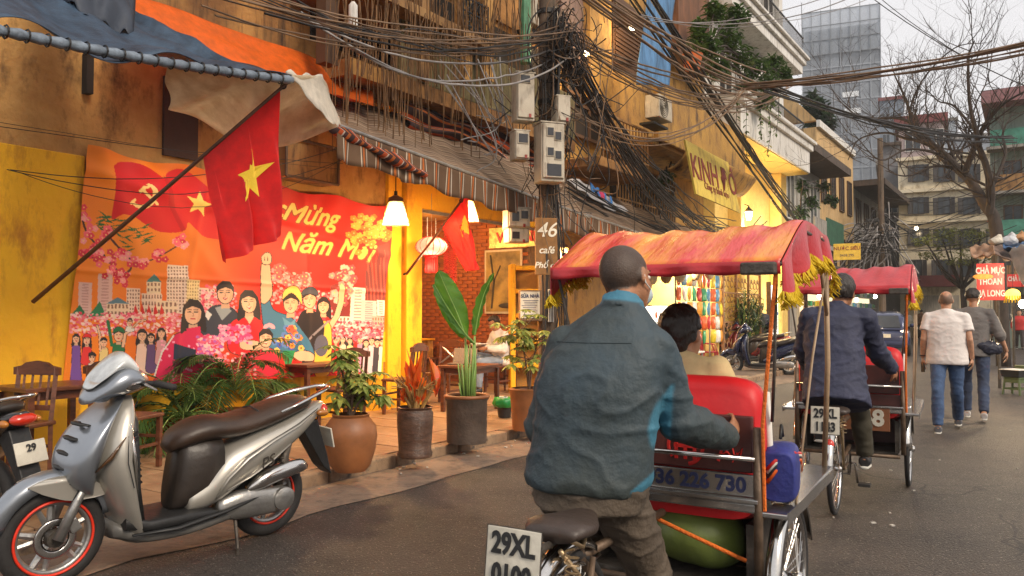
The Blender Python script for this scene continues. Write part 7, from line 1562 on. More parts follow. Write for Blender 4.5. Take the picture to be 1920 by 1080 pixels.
# two men walking away
M_jean = mat('blue_jeans', (.06, .11, .22), .8, rgb2=(.03, .055, .12), scale=5, bump=.3, bscale=60); M_jean2 = mat('dark_jeans', (.035, .055, .11), .8, rgb2=(.02, .03, .06), scale=5, bump=.3)
def walker(label, xf, yfeet, H, topd, legs, skin, hair, head=None, hf=None, stride=.22, arms=None, phase=1, shoe=None, vox=.013, wid=1.0, fw=None, group=None):
    g0 = AZ(xf, yfeet); fw = Vector(fw or (ST * .9, CT, 0)).normalized(); rt = Vector((fw.y, -fw.x, 0)); k = H / 1.74
    c = lambda f_, r, z: g0 + fw * (f_ * k) + rt * (r * k) + Vector((0, 0, z * k))
    s_ = stride * phase
    J = dict(pel=c(0, 0, .95), che=c(.02, 0, 1.28), neck=c(.01, 0, 1.48), head=c(.03, 0, 1.615), sl=c(-.0, -.185 * wid, 1.40), sr=c(0, .185 * wid, 1.40), hl=c(0, -.09, .92), hr=c(0, .09, .92),
             kl=c(s_ * .9, -.10, .50), kr=c(-s_ * .35, .10, .50), al=c(s_ * 1.1, -.10, .09), ar=c(-s_ * 1.5, .10, .13 if abs(s_) > .1 else .09))
    A = arms or dict(el=(-.06, -.25, 1.13), wl=(.04, -.27, .90), er=(-.06, .25, 1.13), wr=(.04, .27, .90))
    for q, v in A.items(): J[q] = c(*v)
    cl = dict(top=topd, legs=legs, shoe=shoe or M_shoe, fl=fw, fr=fw, hl=(Vector((0, 0, -1)) + fw * .2, rt * -1, .5), hr=(Vector((0, 0, -1)) + fw * .2, rt, .5))
    # palms face the thighs
    cl['hl'] = (Vector((0, 0, -1)) + fw * .25, rt, .5); cl['hr'] = (Vector((0, 0, -1)) + fw * .25, -rt, .5)
    return person(label, J, fw, hf or fw, cl, skin, vox=vox, hair=hair, rwid=wid, group=group), c
M_wsh = mat('white_polo', (.72, .66, .62), .8, var=.08, bump=.2); M_gsh = mat('grey_shirt', (.17, .155, .145), .85, var=.15, bump=.3)
w1, c1 = walker('balding man in a white polo shirt and jeans walking away with a phone', 1778, 808, 1.74, dict(m=M_wsh, k=1.24, short=.62, hem=-.06, collar=True, amp=.004, sec=[(0, .175, .135), (.2, .178, .14), (.45, .17, .13), (.7, .18, .13), (.86, .17, .11), (.94, .11, .08), (1, .064, .064)]), dict(m=M_jean, k=1.12), M_skin2, None, phase=-1, wid=1.08, shoe=mat('grey_trainer', (.10, .10, .11), .7))
F = person.F; j = person.j
buzz(w1, F, M_skin2, lambda x, y, z: sft(z - np.interp(y, [-.12, -.02, .02], [-.055, -.04, .0])) * sft(.075 - .02 * (np.abs(x) < .03) - z, .03) * sft(.05 - y) * .85, (.10, .07, .05), 'grey_hair')
m = MB(); hx = j['wl'] + Vector((0, 0, -.12)); m.box(tuple(hx), (.012, .065, .13), rz=.2); m.build('phone', M_blk, bevel=.004); ph = bpy.data.objects['phone']; ph.location = w1.location; tag(ph, 'black smartphone in the left hand of the man in the white polo', 'phone')
MB().ring(.034, .007, 20, 6, Matrix.Translation(j['el'].lerp(j['wl'], .9)) @ Matrix.Rotation(R(90), 4, 'X')).build('wristwatch', M_blk, w1)
w2, c2 = walker('man in a black cap, grey long sleeved shirt and dark jeans walking away', 1829, 786, 1.80, dict(m=M_gsh, k=1.2, hem=-.05, cuff=.35, amp=.005, sec=[(0, .168, .13), (.2, .17, .13), (.45, .16, .12), (.7, .175, .125), (.86, .17, .11), (.94, .11, .08), (1, .064, .064)]), dict(m=M_jean2, k=1.1), M_skin2, 'cap', hf=(.8, .6, -.05), phase=1, arms=dict(el=(-.06, -.25, 1.13), wl=(.06, -.27, .90), er=(-.02, .29, 1.13), wr=(.08, .37, .90)), shoe=mat('pale_trainer', (.45, .43, .42), .7))
F = person.F; j = person.j
m = MB(); secs = []
mb = MB(); mb.ball((0, -.012, .045), (.088, .108, .085), 24, 14, M=F); cap = place(remesh(mb, .008, 2), 'cap', mat('navy_cap', (.012, .013, .02), .7), w2)
m = MB(); m.sheet([[(x, .08 + d, .05 - d * .3 - abs(x) * .25 * 1) for x in np.linspace(-.07, .07, 9)] for d in np.linspace(0, .075, 5)], M=F); m.build('peak', MATS['navy_cap'], cap, solid=.006)
MB().tube([(.085, .0, .012), (.078, .06, .012), (.06, .09, .01), (.02, .105, .005)], .0025, 6, M=F).build('spectacles', M_steel, w2)
m = MB(); q0 = j['pel'] + Vector((.12, -.14, .0)); m.ball(tuple(q0), (.13, .09, .10), 18, 12); m.ball(tuple(q0 + Vector((.1, 0, -.01))), (.08, .07, .08), 14, 10); m.ball(tuple(q0 + Vector((-.09, .0, .03))), (.08, .06, .05), 14, 10); place(remesh(m, .012, 3), 'tied_jacket', mat('navy_nylon', (.02, .022, .04), .5, bump=.3), w2, disp=folds(.01, (16, 16, 16)))
# man reading in the cafe
s0 = AZ(940, 735, PZ); fw = Vector((-CT, ST, 0)); fw = (W(0, 0) - W(1, -.5)).normalized(); rt = Vector((fw.y, -fw.x, 0)); c = lambda f_, r, z: s0 + fw * f_ + rt * r + Vector((0, 0, z))
J = dict(pel=c(0, 0, .52), che=c(.03, 0, .86), neck=c(.08, 0, 1.03), head=c(.14, 0, 1.15), sl=c(.04, -.18, .96), sr=c(.04, .18, .96), el=c(.1, -.26, .72), er=c(.1, .26, .72), wl=c(.34, -.10, .74), wr=c(.34, .10, .74), hl=c(.05, -.09, .5), hr=c(.05, .09, .5), kl=c(.46, -.10, .52), kr=c(.44, .12, .62), al=c(.48, -.1, .10), ar=c(.72, -.02, .50))
person('young man in a white shirt and jeans sitting cross legged reading in the cafe', J, fw, fw + Vector((0, 0, -.55)), dict(top=dict(m=mat('white_shirt', (.68, .64, .58), .8), k=1.2, collar=True), legs=dict(m=mat('pale_jeans', (.22, .27, .34), .8, var=.3), k=1.12), fl=fw, fr=fw), M_skin, vox=.013)
tg = thing('book', 'small open book held by the seated reading man', 'book', c(.42, 0, .80), math.atan2(fw.y, fw.x)); MB().box((0, .07, 0), (.18, .14, .012), rx=.3).build('page', mat('paper', (.7, .68, .6), .8), tg); MB().box((0, -.07, 0), (.18, .14, .012), rx=-.3).build('page', MATS['paper'], tg)
chair('dark wooden chair under the reading man', s0 + fw * .02, math.atan2(fw.y, fw.x))
# people farther off
HM = dict(m=mat('far_black', (.025, .022, .022), .8), k=1.25)
for i, (lb, x, y, H, c_, l_, dr) in enumerate((
    ('person in a dark maroon top standing right of the blue car', 1678, 645, 1.66, (.12, .02, .03), (.03, .03, .04), 1), ('person in a brown jacket crossing beyond the black scooter', 1728, 636, 1.72, (.22, .10, .04), (.04, .03, .03), 1),
    ('person in a white shirt walking away by the car mirror', 1700, 640, 1.62, (.6, .58, .54), (.04, .04, .05), 1), ('person in a dark shirt standing by the bright doorway', 1427, 672, 1.72, (.02, .025, .05), (.03, .03, .04), -1),
    ('person in black standing under the stall lamps', 1878, 640, 1.7, (.02, .02, .02), (.05, .05, .05), -1), ('woman in a red jacket at the right edge stall', 1912, 655, 1.6, (.5, .03, .03), (.04, .03, .03), -1),
    ('person in a pale jacket beyond the white polo man', 1752, 622, 1.68, (.5, .45, .42), (.05, .05, .07), 1), ('person in an orange top far down the street', 1742, 618, 1.6, (.45, .15, .05), (.05, .04, .04), -1))):
    walker(lb, x, y, H, dict(m=mat('far_top_%d' % i, c_, .8), k=1.25, hem=-.05), dict(m=mat('far_legs_%d' % i, l_, .8), k=1.15), M_skin2, 'short', vox=.03, phase=.7 if i % 2 else -.7, fw=(.5 * dr, .85 * dr, 0), group='people farther down the street')
# ================= shops, stalls, trees =================
def bulb(label, p, w_=0, r=.05, col=(1, .75, .45), es=25, cat='lamp', group='bare lit bulbs hung at the far stalls'):
    r_ = thing('bulb_lamp', label, cat, p, 0, group); MB().ball((0, 0, 0), (r, r, r * 1.2), 12, 8).build('bulb', mat('bulb_%d' % int(es), (1, .9, .8), .3, bump=0, emis=col, es=es), r_, smooth=True)
    m = MB(); m.tube([(0, 0, r), (0, 0, r + .05)], .02, 8); m.tube([(0, 0, r), (0, 0, r + .5)], .005, 4); m.build('cable', M_iron, r_)
    if w_: lamp('bulb_light', Vector(p) - Vector((0, .0, r + .06)), w_, col, .06)
    return r_
# --- snack shop in the yellow house ---
PKC = [(.75, .55, .03), (.7, .12, .02), (.05, .35, .15), (.72, .7, .65), (.1, .3, .5), (.6, .03, .03), (.8, .35, .05)]
pm = [mat('packet_%d' % i, c, .3, 0, .3, 20, bump=.1) for i, c in enumerate(PKC)]
pk = [MB().loft([[Vector((x, y, z)) for x, y in sup(0, 0, a, b, 2.2, 10)] for z, a, b in ((-.12, .075, .004), (-.09, .078, .02), (0, .08, .035), (.09, .078, .02), (.12, .075, .004))]).mesh('packet', m_, True) for m_ in pm]
sr0 = AL(1268, 588, 7.15); rk = thing('snack_rack', 'wall of bright snack packets hanging in the lit shop front', 'rack', (sr0.x, sr0.y, .1), STREET)
wd_ = (SL(AL(1352, 588, 7.25)) - SL(sr0)).x
for i in range(4): MB().b2(i * wd_ / 3 - .015, i * wd_ / 3 + .015, 0, .03, 0, 2.75).build('post', M_steel, rk)
for k in range(6):
    z = .75 + k * .36; MB().b2(0, wd_, .01, .025, z + .2, z + .21).build('rail', M_steel, rk)
    for i in range(10):
        x = .12 + i * wd_ / 10.2
        if rng.random() < .12: continue
        o = bpy.data.objects.new('packet', pk[(i * 3 + rng.randrange(2)) % 7]); COL.objects.link(o); o.parent = rk; o.location = (x, -.02, z); o.rotation_euler = (rng.uniform(-.1, .1), 0, rng.uniform(-.3, .3)); o.scale = (1.45, 1.4, 1.4)
p = AL(1245, 560, 7.0); 
ct = street('display_case', 'white lit glass display case at the snack shop front', 'display case', SL(p).x - .9, 6.9, .1)
MB().b2(0, 1.7, 0, .5, 0, .8).build('cabinet', mat('white_laminate', (.7, .7, .68), .4), ct, bevel=.01); MB().b2(.03, 1.67, .04, .46, .83, 1.5).build('lit_box', mat('lit_case', (.9, .9, .88), .4, var=.4, scale=9, bump=0, emis=(1, .93, .8), es=1.6), ct, bevel=.01)
for z in (.81, 1.15, 1.51): MB().b2(0, 1.7, -.005, .5, z, z + .02).build('shelf', M_steel, ct)
for k in range(14): o = bpy.data.objects.new('packet', pk[k % 7]); COL.objects.link(o); o.parent = ct; o.location = (.12 + k * .11, .0, .98 + .34 * (k % 2)); o.scale = (.6, .6, .6)
for k, (x, y, es) in enumerate(((1250, 515, 14), (1335, 505, 14), (1290, 498, 14))):
    p = AL(x, y, 8.2 if k < 2 else 7.1); r_ = thing('tube_lamp', ('white tube lamp over the display case', 'white tube lamp above the hanging packets', 'white tube lamp at the very front of the snack shop')[k], 'lamp', p, STREET, 'lit tube lamps in the snack shop')
    MB().tube([(-.55, 0, 0), (.55, 0, 0)], .018, 8).build('tube', mat('lit_tube', (1, 1, 1), .3, bump=0, emis=(1, .95, .86), es=es), r_); MB().box((0, 0, .035), (1.2, .05, .03)).build('fitting', M_wh, r_)
    lamp('tube_light', p + Vector((0, 0, -.08)), 130 if k < 2 else 60, (1, .93, .82), .12)
for k in range(5):
    p = AL(1222 + k * 27, 520 - 2 * k, 7.05); m = MB(); m.ball((0, 0, 0), (.13, .13, .17), 14, 10); m.tube([(0, 0, .15), (0, 0, .4)], .01, 5)
    tag(m.build('hanging_sack', mat('sack_%d' % (k % 2), ((.6, .5, .35), (.35, .22, .1))[k % 2], .7, var=.4, scale=12), loc=p, smooth=True), 'netted sack hung under the shop beam, number %s from the left' % ('one two three four five'.split()[k]), 'sack', 'sacks hung over the snack shop')
# red plastic chair, white tray table, basket of fruit
p = AZ(1330, 690, 0); r_ = thing('plastic_chair', 'red plastic chair on the kerb before the snack shop', 'chair', p, STREET + R(-60))
Mr = mat('red_plastic', (.35, .01, .03), .35, bump=0)
for sx in (-.18, .18):
    for sy in (-.18, .18): MB().tube([(sx * 1.15, sy * 1.15, 0), (sx, sy, .42)], [.022, .028], 6).build('leg', Mr, r_)
MB().box((0, 0, .43), (.42, .42, .03)).build('seat', Mr, r_, bevel=.012)
m = MB(); m.tube([(-.19, -.19, .43), (-.22, -.2, .8), (-.22, 0, .88), (-.22, .2, .8), (-.19, .19, .43)], .022, 6); [m.tube([(-.2, -.12 + k * .08, .44), (-.22, -.12 + k * .08, .84)], .014, 5) for k in range(4)]; m.build('backrest', Mr, r_)
for sy in (-1, 1): MB().tube([(-.2, sy * .2, .66), (.1, sy * .22, .64), (.18, sy * .2, .43)], .018, 6).build('arm', Mr, r_)
p = AZ(1290, 700, 0); r_ = thing('tray_table', 'low table with white trays and red fruit by the plastic chair', 'table', p, STREET)
MB().b2(-.35, .35, -.3, .3, .5, .54).build('tabletop', M_wh, r_); [MB().b2(x - .02, x + .02, y - .02, y + .02, 0, .5).build('leg', M_steel, r_) for x in (-.3, .3) for y in (-.25, .25)]
for x, y in ((-.18, -.12), (.18, -.1), (0, .15)):
    t_ = thing('tray', 'white round tray of snacks on the low table, %s' % {(-.18): 'left one', .18: 'right one', 0: 'rear one'}[x], 'tray', p + Matrix.Rotation(STREET, 3, 'Z') @ Vector((x, y, .545)), 0, 'white trays'); MB().lathe([(.1, 0), (.15, .03), (.145, .03)], 20).build('dish', M_wh, t_); m = MB()
    for k in range(12): a = k * 2.4; m.ball((.09 * math.cos(a) * (k / 12), .09 * math.sin(a) * (k / 12), .045), .022, 8, 6)
    m.build('fruit', mat('red_fruit', (.4, .05, .02), .4), t_, kind='stuff')
# iron scroll gate and palms before the villa
p = AL(1355, 588, 7.1); gt = thing('scroll_gate', 'ochre wrought iron gate of scrolls behind the parked scooters', 'gate', (p.x, p.y, .1), STREET)
Mg = mat('ochre_iron', (.30, .15, .06), .5, .3)
L_ = (SL(AL(1425, 588, 7.1)) - SL(p)).x
for k in range(4): MB().b2(k * L_ / 3 - .03, k * L_ / 3 + .03, -.03, .03, 0, 2.6).build('post', Mg, gt)
for z in (.3, 1.1, 1.9, 2.5): MB().b2(0, L_, -.02, .02, z, z + .04).build('bar', Mg, gt)
m = MB()
for i in range(int(L_ / .3)):
    for k in range(5): m.ring(.11, .012, 14, 5, Matrix.Translation((.17 + i * .3, 0, .5 + k * .42)), a0=.3, a1=5.6); m.ring(.055, .01, 10, 5, Matrix.Translation((.17 + i * .3, 0, .62 + k * .42)))
m.build('scrollwork', Mg, gt, kind='stuff')
palm(AL(1405, 600, 6.3) * 1, 'bushy bamboo palm standing before the scroll gate', 1, .1, 1) if 0 else None
for k, (x, lb, h_) in enumerate(((1392, 'bushy bamboo palm left before the scroll gate', 1.9), (1418, 'bushy bamboo palm right of the scroll gate', 1.7))):
    b = AL(x, 588, 6.9); b.z = .1; q = thing('bamboo_palm', lb, 'plant', b); qq = random.Random(k + 2); f_ = MB(); s_ = MB(); MB().lathe([(.2, 0), (.25, .4), (.23, .4)], 20).build('pot', M_ter, q, smooth=60)
    for i in range(14):
        a = qq.uniform(0, 6.28); top = Vector((.45 * math.cos(a) * qq.random(), .45 * math.sin(a) * qq.random(), h_ * qq.uniform(.6, 1.1))); s_.tube([(0, 0, .35), top * .5 + Vector((0, 0, .2)), top], [.014, .01, .006], 5)
        for _ in range(26): c_ = Vector((0, 0, .4)).lerp(top, qq.uniform(.35, 1)); d = Vector((qq.uniform(-1, 1), qq.uniform(-1, 1), qq.uniform(-.1, .9))); leafmesh(f_, c_, d, .34, .045, droop=.8, n=3)
    s_.build('cane', M_stalk, q); f_.build('foliage', M_lfd, q, kind='stuff')
# lit doorway with white poster
p = AL(1443, 588, 7.45); dw = thing('lit_doorway', 'white lit shop doorway beyond the bamboo palms', 'doorway', (p.x, p.y, .1), STREET)
MB().b2(0, 2.2, 0, .06, .0, 2.3).build('lit_panel', mat('lit_panel', (.85, .85, .82), .4, var=.3, scale=5, bump=0, emis=(1, .96, .88), es=1.3), dw); 
for x in (-.08, 1.1, 2.2): MB().b2(x, x + .07, -.06, .08, 0, 2.4).build('frame', M_brown, dw)
MB().b2(.2, .9, -.02, -.004, .8, 1.6).build('poster', M_wh, dw); MB().text('BÁNH CUỐN', .14, .003, Matrix.Translation((.55, -.03, 1.35)) @ RX, bold=.003).build('lettering', mat('blue_print', (.05, .2, .5), .6), dw)
lamp('door_light', p + Vector((CT, -ST, 0)) * .5 + Vector((0, 0, 2.4)), 60, (1, .93, .8), .15)
# wall lantern on the yellow porch
p = AL(1404, 402, 7.3); r_ = thing('wall_lantern', 'lit glass wall lantern on the yellow porch column', 'lamp', p, STREET)
MB().lathe([(.07, -.16), (.11, .08), (.02, .16)], 6).build('glass', mat('lantern_glass', (1, .85, .6), .3, bump=0, emis=(1, .75, .4), es=9), r_); MB().lathe([(.14, .08), (.12, .12), (.03, .22), (.01, .27)], 6).build('cap', M_iron, r_); MB().tube([(0, 0, .26), (0, .15, .33), (0, .25, .2)], .015, 6).build('arm', M_iron, r_)
lamp('lantern_light', p + Vector((CT, -ST, 0)) * .1 + Vector((0, 0, -.3)), 170, (1, .7, .33), .1)
lamp('porch_light', AL(1400, 440, 6.9), 0.01)
bpy.data.objects.remove(bpy.data.objects['porch_light'])
# far shop fronts with goods and bulbs
for k, (xa, xb, lb, c) in enumerate(((1520, 1552, 'lit shopfront with orange goods left of the navy driver', (.7, .35, .1)), (1556, 1592, 'lit shopfront with green and yellow goods behind the driver', (.3, .45, .2)), (1596, 1640, 'lit shopfront with pale teal goods above the blue car', (.35, .55, .5)))):
    p = AL(xa, 588, 7.2); q_2 = AL(xb, 588, 7.2); o = thing('shopfront', lb, 'shop', (p.x, p.y, 0), STREET, 'lit shopfronts down the street'); wd_ = (SL(q_2) - SL(p)).x
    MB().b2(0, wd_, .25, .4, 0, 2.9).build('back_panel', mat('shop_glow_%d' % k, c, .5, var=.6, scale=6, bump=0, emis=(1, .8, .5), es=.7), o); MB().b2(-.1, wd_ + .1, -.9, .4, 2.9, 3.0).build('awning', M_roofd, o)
    for z in (.7, 1.2, 1.7, 2.2):
        MB().b2(0, wd_, -.1, .24, z, z + .03).build('shelf', M_steel, o); m = MB()
        for i in range(int(wd_ / .22)): m.box((.1 + i * .22, .05, z + .14), (.15, .15, .2 * rng.uniform(.6, 1.3)), rz=rng.uniform(-.3, .3), mi=rng.randrange(3))
        m.build('goods', pm[k:k + 3], o, kind='stuff')
for k, (x, y, Y, w_, lb) in enumerate(((1606, 562, 22, 60, 'bare bulb glowing left over the blue car roof'), (1641, 556, 24, 60, 'bare bulb glowing right over the blue car roof'), (1536, 556, 19, 50, 'bare bulb glowing under the farther canopy left end'), (1917, 570, 11.5, 55, 'bare bulb glowing at the right photo edge'), (1858, 590, 19, 20, 'bare bulb glowing behind the red squid sign'), (1908, 500, 14, 25, 'bare bulb glowing above the yellow stall lantern'), (1718, 428, 46, 0, 'small lamp lit over a cream building window'))): bulb(lb, AY(x, y, Y), w_, .05 if Y < 30 else .09, es=26)
# --- right-hand stalls ---
def tarpsheet(label, pts, mt_, cat='tarp', amp=.05, nm='stall_tarp', g=None):
    a, b, c, d = pts; m = MB(); m.sheet(cloth(a, b, c, d, 20, 14, amp, .08, seed=rng.random() * 9)); return obj_world(m, nm, mt_, label, cat, a, g, smooth=True, solid=.012)
M_gtp = translucent('grey_tarp', (.42, .42, .42), .6, .25, bump=.3); M_car = mat('cardboard', (.33, .19, .11), .8, var=.3, bump=.3)
tarpsheet('pinkish brown cardboard sheet shading the stall roof', [AY(1818, 462, 12.5), AY(1862, 458, 12), AY(1866, 478, 10.8), AY(1822, 482, 11.4)], M_car, 'sheet', nm='stall_sheet'); tarpsheet('crumpled brown tarp in the middle of the stall roof', [AY(1858, 460, 12.6), AY(1925, 462, 12.2), AY(1930, 505, 10.8), AY(1864, 476, 11.2)], mat('brown_tarp', (.16, .10, .07), .8, var=.5, bump=.3))
tarpsheet('grey tarp hanging at the right edge of the stall', [AY(1890, 470, 11), AY(1930, 455, 10.6), AY(1935, 560, 10.4), AY(1912, 520, 10.8)], M_gtp); tarpsheet('blue plastic strip under the roof bundles', [AY(1880, 455, 12), AY(1930, 445, 12), AY(1930, 462, 11.5), AY(1882, 466, 11.5)], mat('blue_strip', (.05, .12, .25), .5))
for k, (x, y, r0, c, lb, nm) in enumerate(((1893, 452, .10, (.55, .56, .58), 'white plastic bundle on top of the stall roof', 'plastic_bundle'), (1912, 446, .08, (.40, .2, .08), 'orange brown sack standing on the stall roof', 'sack'), (1868, 452, .08, (.6, .55, .45), 'pale cloth tied around the bare tree at the roof', 'tied_cloth'))):
    m = MB(); m.ball((0, 0, 0), (r0 * 1.3, r0, r0 * .8), 20, 14); m.ball((.04, 0, .05), (r0 * .6, r0 * .5, r0 * .8), 12, 8); o = place(remesh(m, .014, 2), nm, mat('bundle_%d' % k, c, .6, bump=.3), disp=folds(.014, (14, 14, 14), k)); o.location = AY(x, y, 11.8); tag(o, lb, 'bundle')
def signbox(nm, label, x0, x1, y0, y1, Y, lines, mb_, mt_, rz=-.45, d=.03):
    p = AY((x0 + x1) / 2, (y0 + y1) / 2, Y); w_ = (x1 - x0) / FPX * Y / math.cos(math.atan(p.x / p.y) + rz) * math.cos(math.atan(p.x / p.y)); h_ = (y1 - y0) / FPX * Y; r_ = thing(nm, label, 'sign', p, rz)
    MB().box((0, 0, 0), (w_, d, h_)).build('board', mb_, r_, bevel=.004)
    for st, sz, z, sx in lines: MB().text(st, sz * h_, .002, Matrix.Translation((0, -d / 2 - .004, z * h_)) @ RX, bold=sz * h_ * .03, sx=sx).build('lettering', mt_, r_)
    MB().tube([(-w_ * .45, 0, h_ / 2), (-w_ * .4, 0, h_ / 2 + .3)], .004, 4).build('hanging_wire', M_iron, r_); MB().tube([(w_ * .45, 0, h_ / 2), (w_ * .4, 0, h_ / 2 + .3)], .004, 4).build('hanging_wire', M_iron, r_); return r_
M_sred = mat('sign_red', (.62, .02, .02), .4, var=.1, bump=0)
s1 = signbox('food_sign', 'red hanging sign lettered CHẢ MỰC THOAN LONG in white', 1831, 1883, 494, 563, 15, (('CHẢ MỰC', .24, .30, .62), ('THOAN', .24, 0, .64), ('HẠ LONG', .24, -.32, .62)), M_sred, M_wh)
MB().ball((-.12, -.02, .10), (.17, .006, .055), 14, 8).build('printed_food', mat('food_orange', (.8, .35, .05), .5, var=.4, scale=30), s1)
signbox('food_sign', 'smaller red sign partly hidden behind the squid sign', 1888, 1930, 514, 538, 16.5, (('CHẢ MỰC', .5, .12, .6),), M_sred, M_wh)
p = AY(1899, 552, 15.5); r_ = thing('stall_lantern', 'yellow frilled paper lantern lit above the stall', 'lantern', p); m = MB(); m.ball((0, 0, 0), (.13, .13, .11), 16, 10); m.build('body', mat('yellow_lantern', (.9, .6, .1), .6, bump=.3, emis=(1, .6, .08), es=1.6), r_, smooth=True); m = MB(); [m.tube([(.12 * math.cos(a), .12 * math.sin(a), -.03), (.15 * math.cos(a), .15 * math.sin(a), -.16)], .012, 4) for a in np.linspace(0, 6.28, 18)]; m.build('frill', M_frg, r_); MB().tube([(0, 0, .1), (0, 0, .5)], .004, 4).build('cord', M_iron, r_)
for k, (x, Y) in enumerate(((1872, 15.5), (1935, 11.5), (1900, 18))):
    p = AY(x, 588, Y); tag(MB().tube([(0, 0, 0), (0, 0, 2.75)], .03, 8).build('stall_post', M_gunk, loc=(p.x, p.y, 0)), ('thin iron post left under the stall roof', 'thin iron post at the right photo edge', 'thin iron post deepest in the stall')[k], 'post', 'iron posts of the stall')
def stool(label, x, y, rz):
    r_ = thing('plastic_stool', label, 'stool', AZ(x, y), rz, 'green plastic stools'); Mgs = mat('green_plastic', (.09, .13, .05), .45, bump=0)
    MB().box((0, 0, .30), (.28, .28, .03)).build('seat', Mgs, r_, bevel=.01)
    for sx in (-1, 1):
        for sy in (-1, 1): MB().tube([(sx * .15, sy * .15, 0), (sx * .12, sy * .12, .29)], [.022, .02], 5).build('leg', Mgs, r_)
    for sx, sy, dx, dy in ((.13, 0, .012, .24), (-.13, 0, .012, .24), (0, .13, .24, .012), (0, -.13, .24, .012)): MB().box((sx, sy, .25), (dx, dy, .06)).build('apron', Mgs, r_); MB().box((sx * 1.06, sy * 1.06, .11), (dx, dy, .03)).build('stretcher', Mgs, r_)
    return r_
stool('green plastic stool carrying a black tray, nearest at the right edge', 1905, 740, .5); stool('green plastic stool behind the one with the tray', 1922, 712, .1)
r_ = thing('tray', 'black serving tray with a white rim on the nearest stool', 'tray', AZ(1905, 740) + Vector((0, 0, .32)), .5); MB().box((0, 0, .06), (.36, .3, .12), taper=1.1).build('base', M_blk, r_, bevel=.01); MB().box((0, 0, .13), (.42, .36, .012)).build('rim', M_wh, r_, bevel=.004)
for k in range(26):
    x, y = rng.uniform(1700, 1915), rng.uniform(690, 840); 
    if k > 17: x, y = rng.uniform(560, 1000), rng.uniform(880, 960)
m = MB()
for k in range(46):
    p = AZ(rng.uniform(1450, 1915), rng.uniform(690, 1000)) if k < 26 else W(rng.uniform(5, 12), rng.uniform(4.7, 5.0), .02); m.box(tuple(p + Vector((0, 0, .006))), (rng.uniform(.01, .035), rng.uniform(.01, .03), .008), rz=rng.uniform(0, 3))
tag(m.build('litter', mat('litter_paper', (.5, .47, .42), .9)), 'scraps of pale paper and leaf on the road', 'litter', kind='stuff')
# --- trees ---
M_bark = mat('bark', (.055, .04, .032), .9, var=.5, scale=10, bump=.6, stretch=(1, 1, .3))
def limbs(label, base, paths, Y, r0, seed, twig=1.0, name='bare_tree', thick=1.0, depth=5):
    q = random.Random(seed); r_ = thing(name, label, 'tree', base); t_ = MB(); b_ = MB()
    def grow(mb, p, d, L_, r, lvl):
        pts = [p]; rs = [r]; n = 5
        for i in range(n): d = (d + Vector((q.uniform(-.28, .28), q.uniform(-.28, .28), q.uniform(-.1, .22)))).normalized(); pts.append(pts[-1] + d * L_ / n); rs.append(r * (1 - .75 * (i + 1) / n))
        mb.tube(pts, rs, 5 if lvl < 2 else 3, caps=False)
        if lvl < depth - 1:
            for k in range(3 if lvl < 2 else 2): i = q.randint(1, n); dd = (d + Vector((q.uniform(-1, 1), q.uniform(-.8, .8), q.uniform(-.5, .8)))).normalized(); grow(mb, pts[i], dd, L_ * q.uniform(.5, .75), rs[i] * .75 + .002, lvl + 1)
    for k, (pts, ra, rb_, yy) in enumerate(paths):
        W_ = [AY(x, y, Y + yy * i / len(pts)) - base for i, (x, y) in enumerate(pts)]
        if k == 0: W_ = [Vector((0, 0, 0))] + W_
        C_ = crv(W_, len(W_) * 4); n = len(C_); (t_ if k == 0 else b_).tube(C_, [ra + (rb_ - ra) * i / (n - 1) for i in range(n)], 10 if k == 0 else 7)
        for i in range(n // 3 if k == 0 else 1, n, 2):
            tn = (C_[min(i + 1, n - 1)] - C_[i - 1]).normalized(); dd = (tn * .4 + Vector((q.uniform(-1, 1), q.uniform(-.7, .7), q.uniform(-.35, .9)))).normalized(); rr_ = ra + (rb_ - ra) * i / (n - 1); grow(b_, C_[i], dd, q.uniform(.7, 1.9) * twig, max(.014, rr_ * .42), 1)
    t_.build('trunk', M_bark, r_, smooth=True); b_.build('branch', M_bark, r_, kind='stuff'); return r_
limbs('bare winter tree with dark crooked limbs above the right-hand stall', Vector((AY(1880, 588, 22).x, 22, 0)), [
    ([(1869, 438), (1849, 387), (1818, 338), (1791, 311), (1764, 284), (1729, 258), (1711, 240), (1702, 196), (1676, 138)], .19, .02, 2),
    ([(1855, 400), (1858, 356), (1849, 311), (1836, 276), (1831, 249), (1818, 191), (1816, 111), (1827, 76)], .12, .015, -2),
    ([(1809, 324), (1831, 267), (1849, 231), (1880, 196), (1920, 172)], .09, .02, -2), ([(1740, 265), (1700, 260), (1660, 249), (1610, 262), (1590, 300)], .05, .012, 2), ([(1795, 315), (1750, 312), (1700, 330), (1660, 320)], .045, .01, -1),
    ([(1764, 284), (1700, 226), (1640, 222), (1600, 212), (1570, 185)], .055, .01, 1), ([(1720, 250), (1705, 215), (1730, 150), (1790, 90), (1850, 80)], .04, .008, -1), ([(1831, 249), (1790, 200), (1760, 190), (1740, 170)], .04, .01, 1), ([(1858, 356), (1885, 290), (1880, 250), (1900, 210)], .06, .01, 1), ([(1810, 330), (1760, 290), (1700, 280), (1650, 300), (1600, 250)], .05, .01, -2)], 22, .26, 3, twig=1.15)
def leafcloud(mb, c, r, n, L_, q, flat=1.0):
    for _ in range(n):
        d = Vector((q.gauss(0, 1), q.gauss(0, 1), q.gauss(0, 1) * flat)).normalized() * (q.random() ** .4); p = Vector(c) + Vector((d.x * r[0], d.y * r[1], d.z * r[2])); leafmesh(mb, p, (q.uniform(-1, 1), q.uniform(-1, 1), q.uniform(-.5, .6)), L_ * q.uniform(.7, 1.3), L_ * .5, droop=.3, n=2)
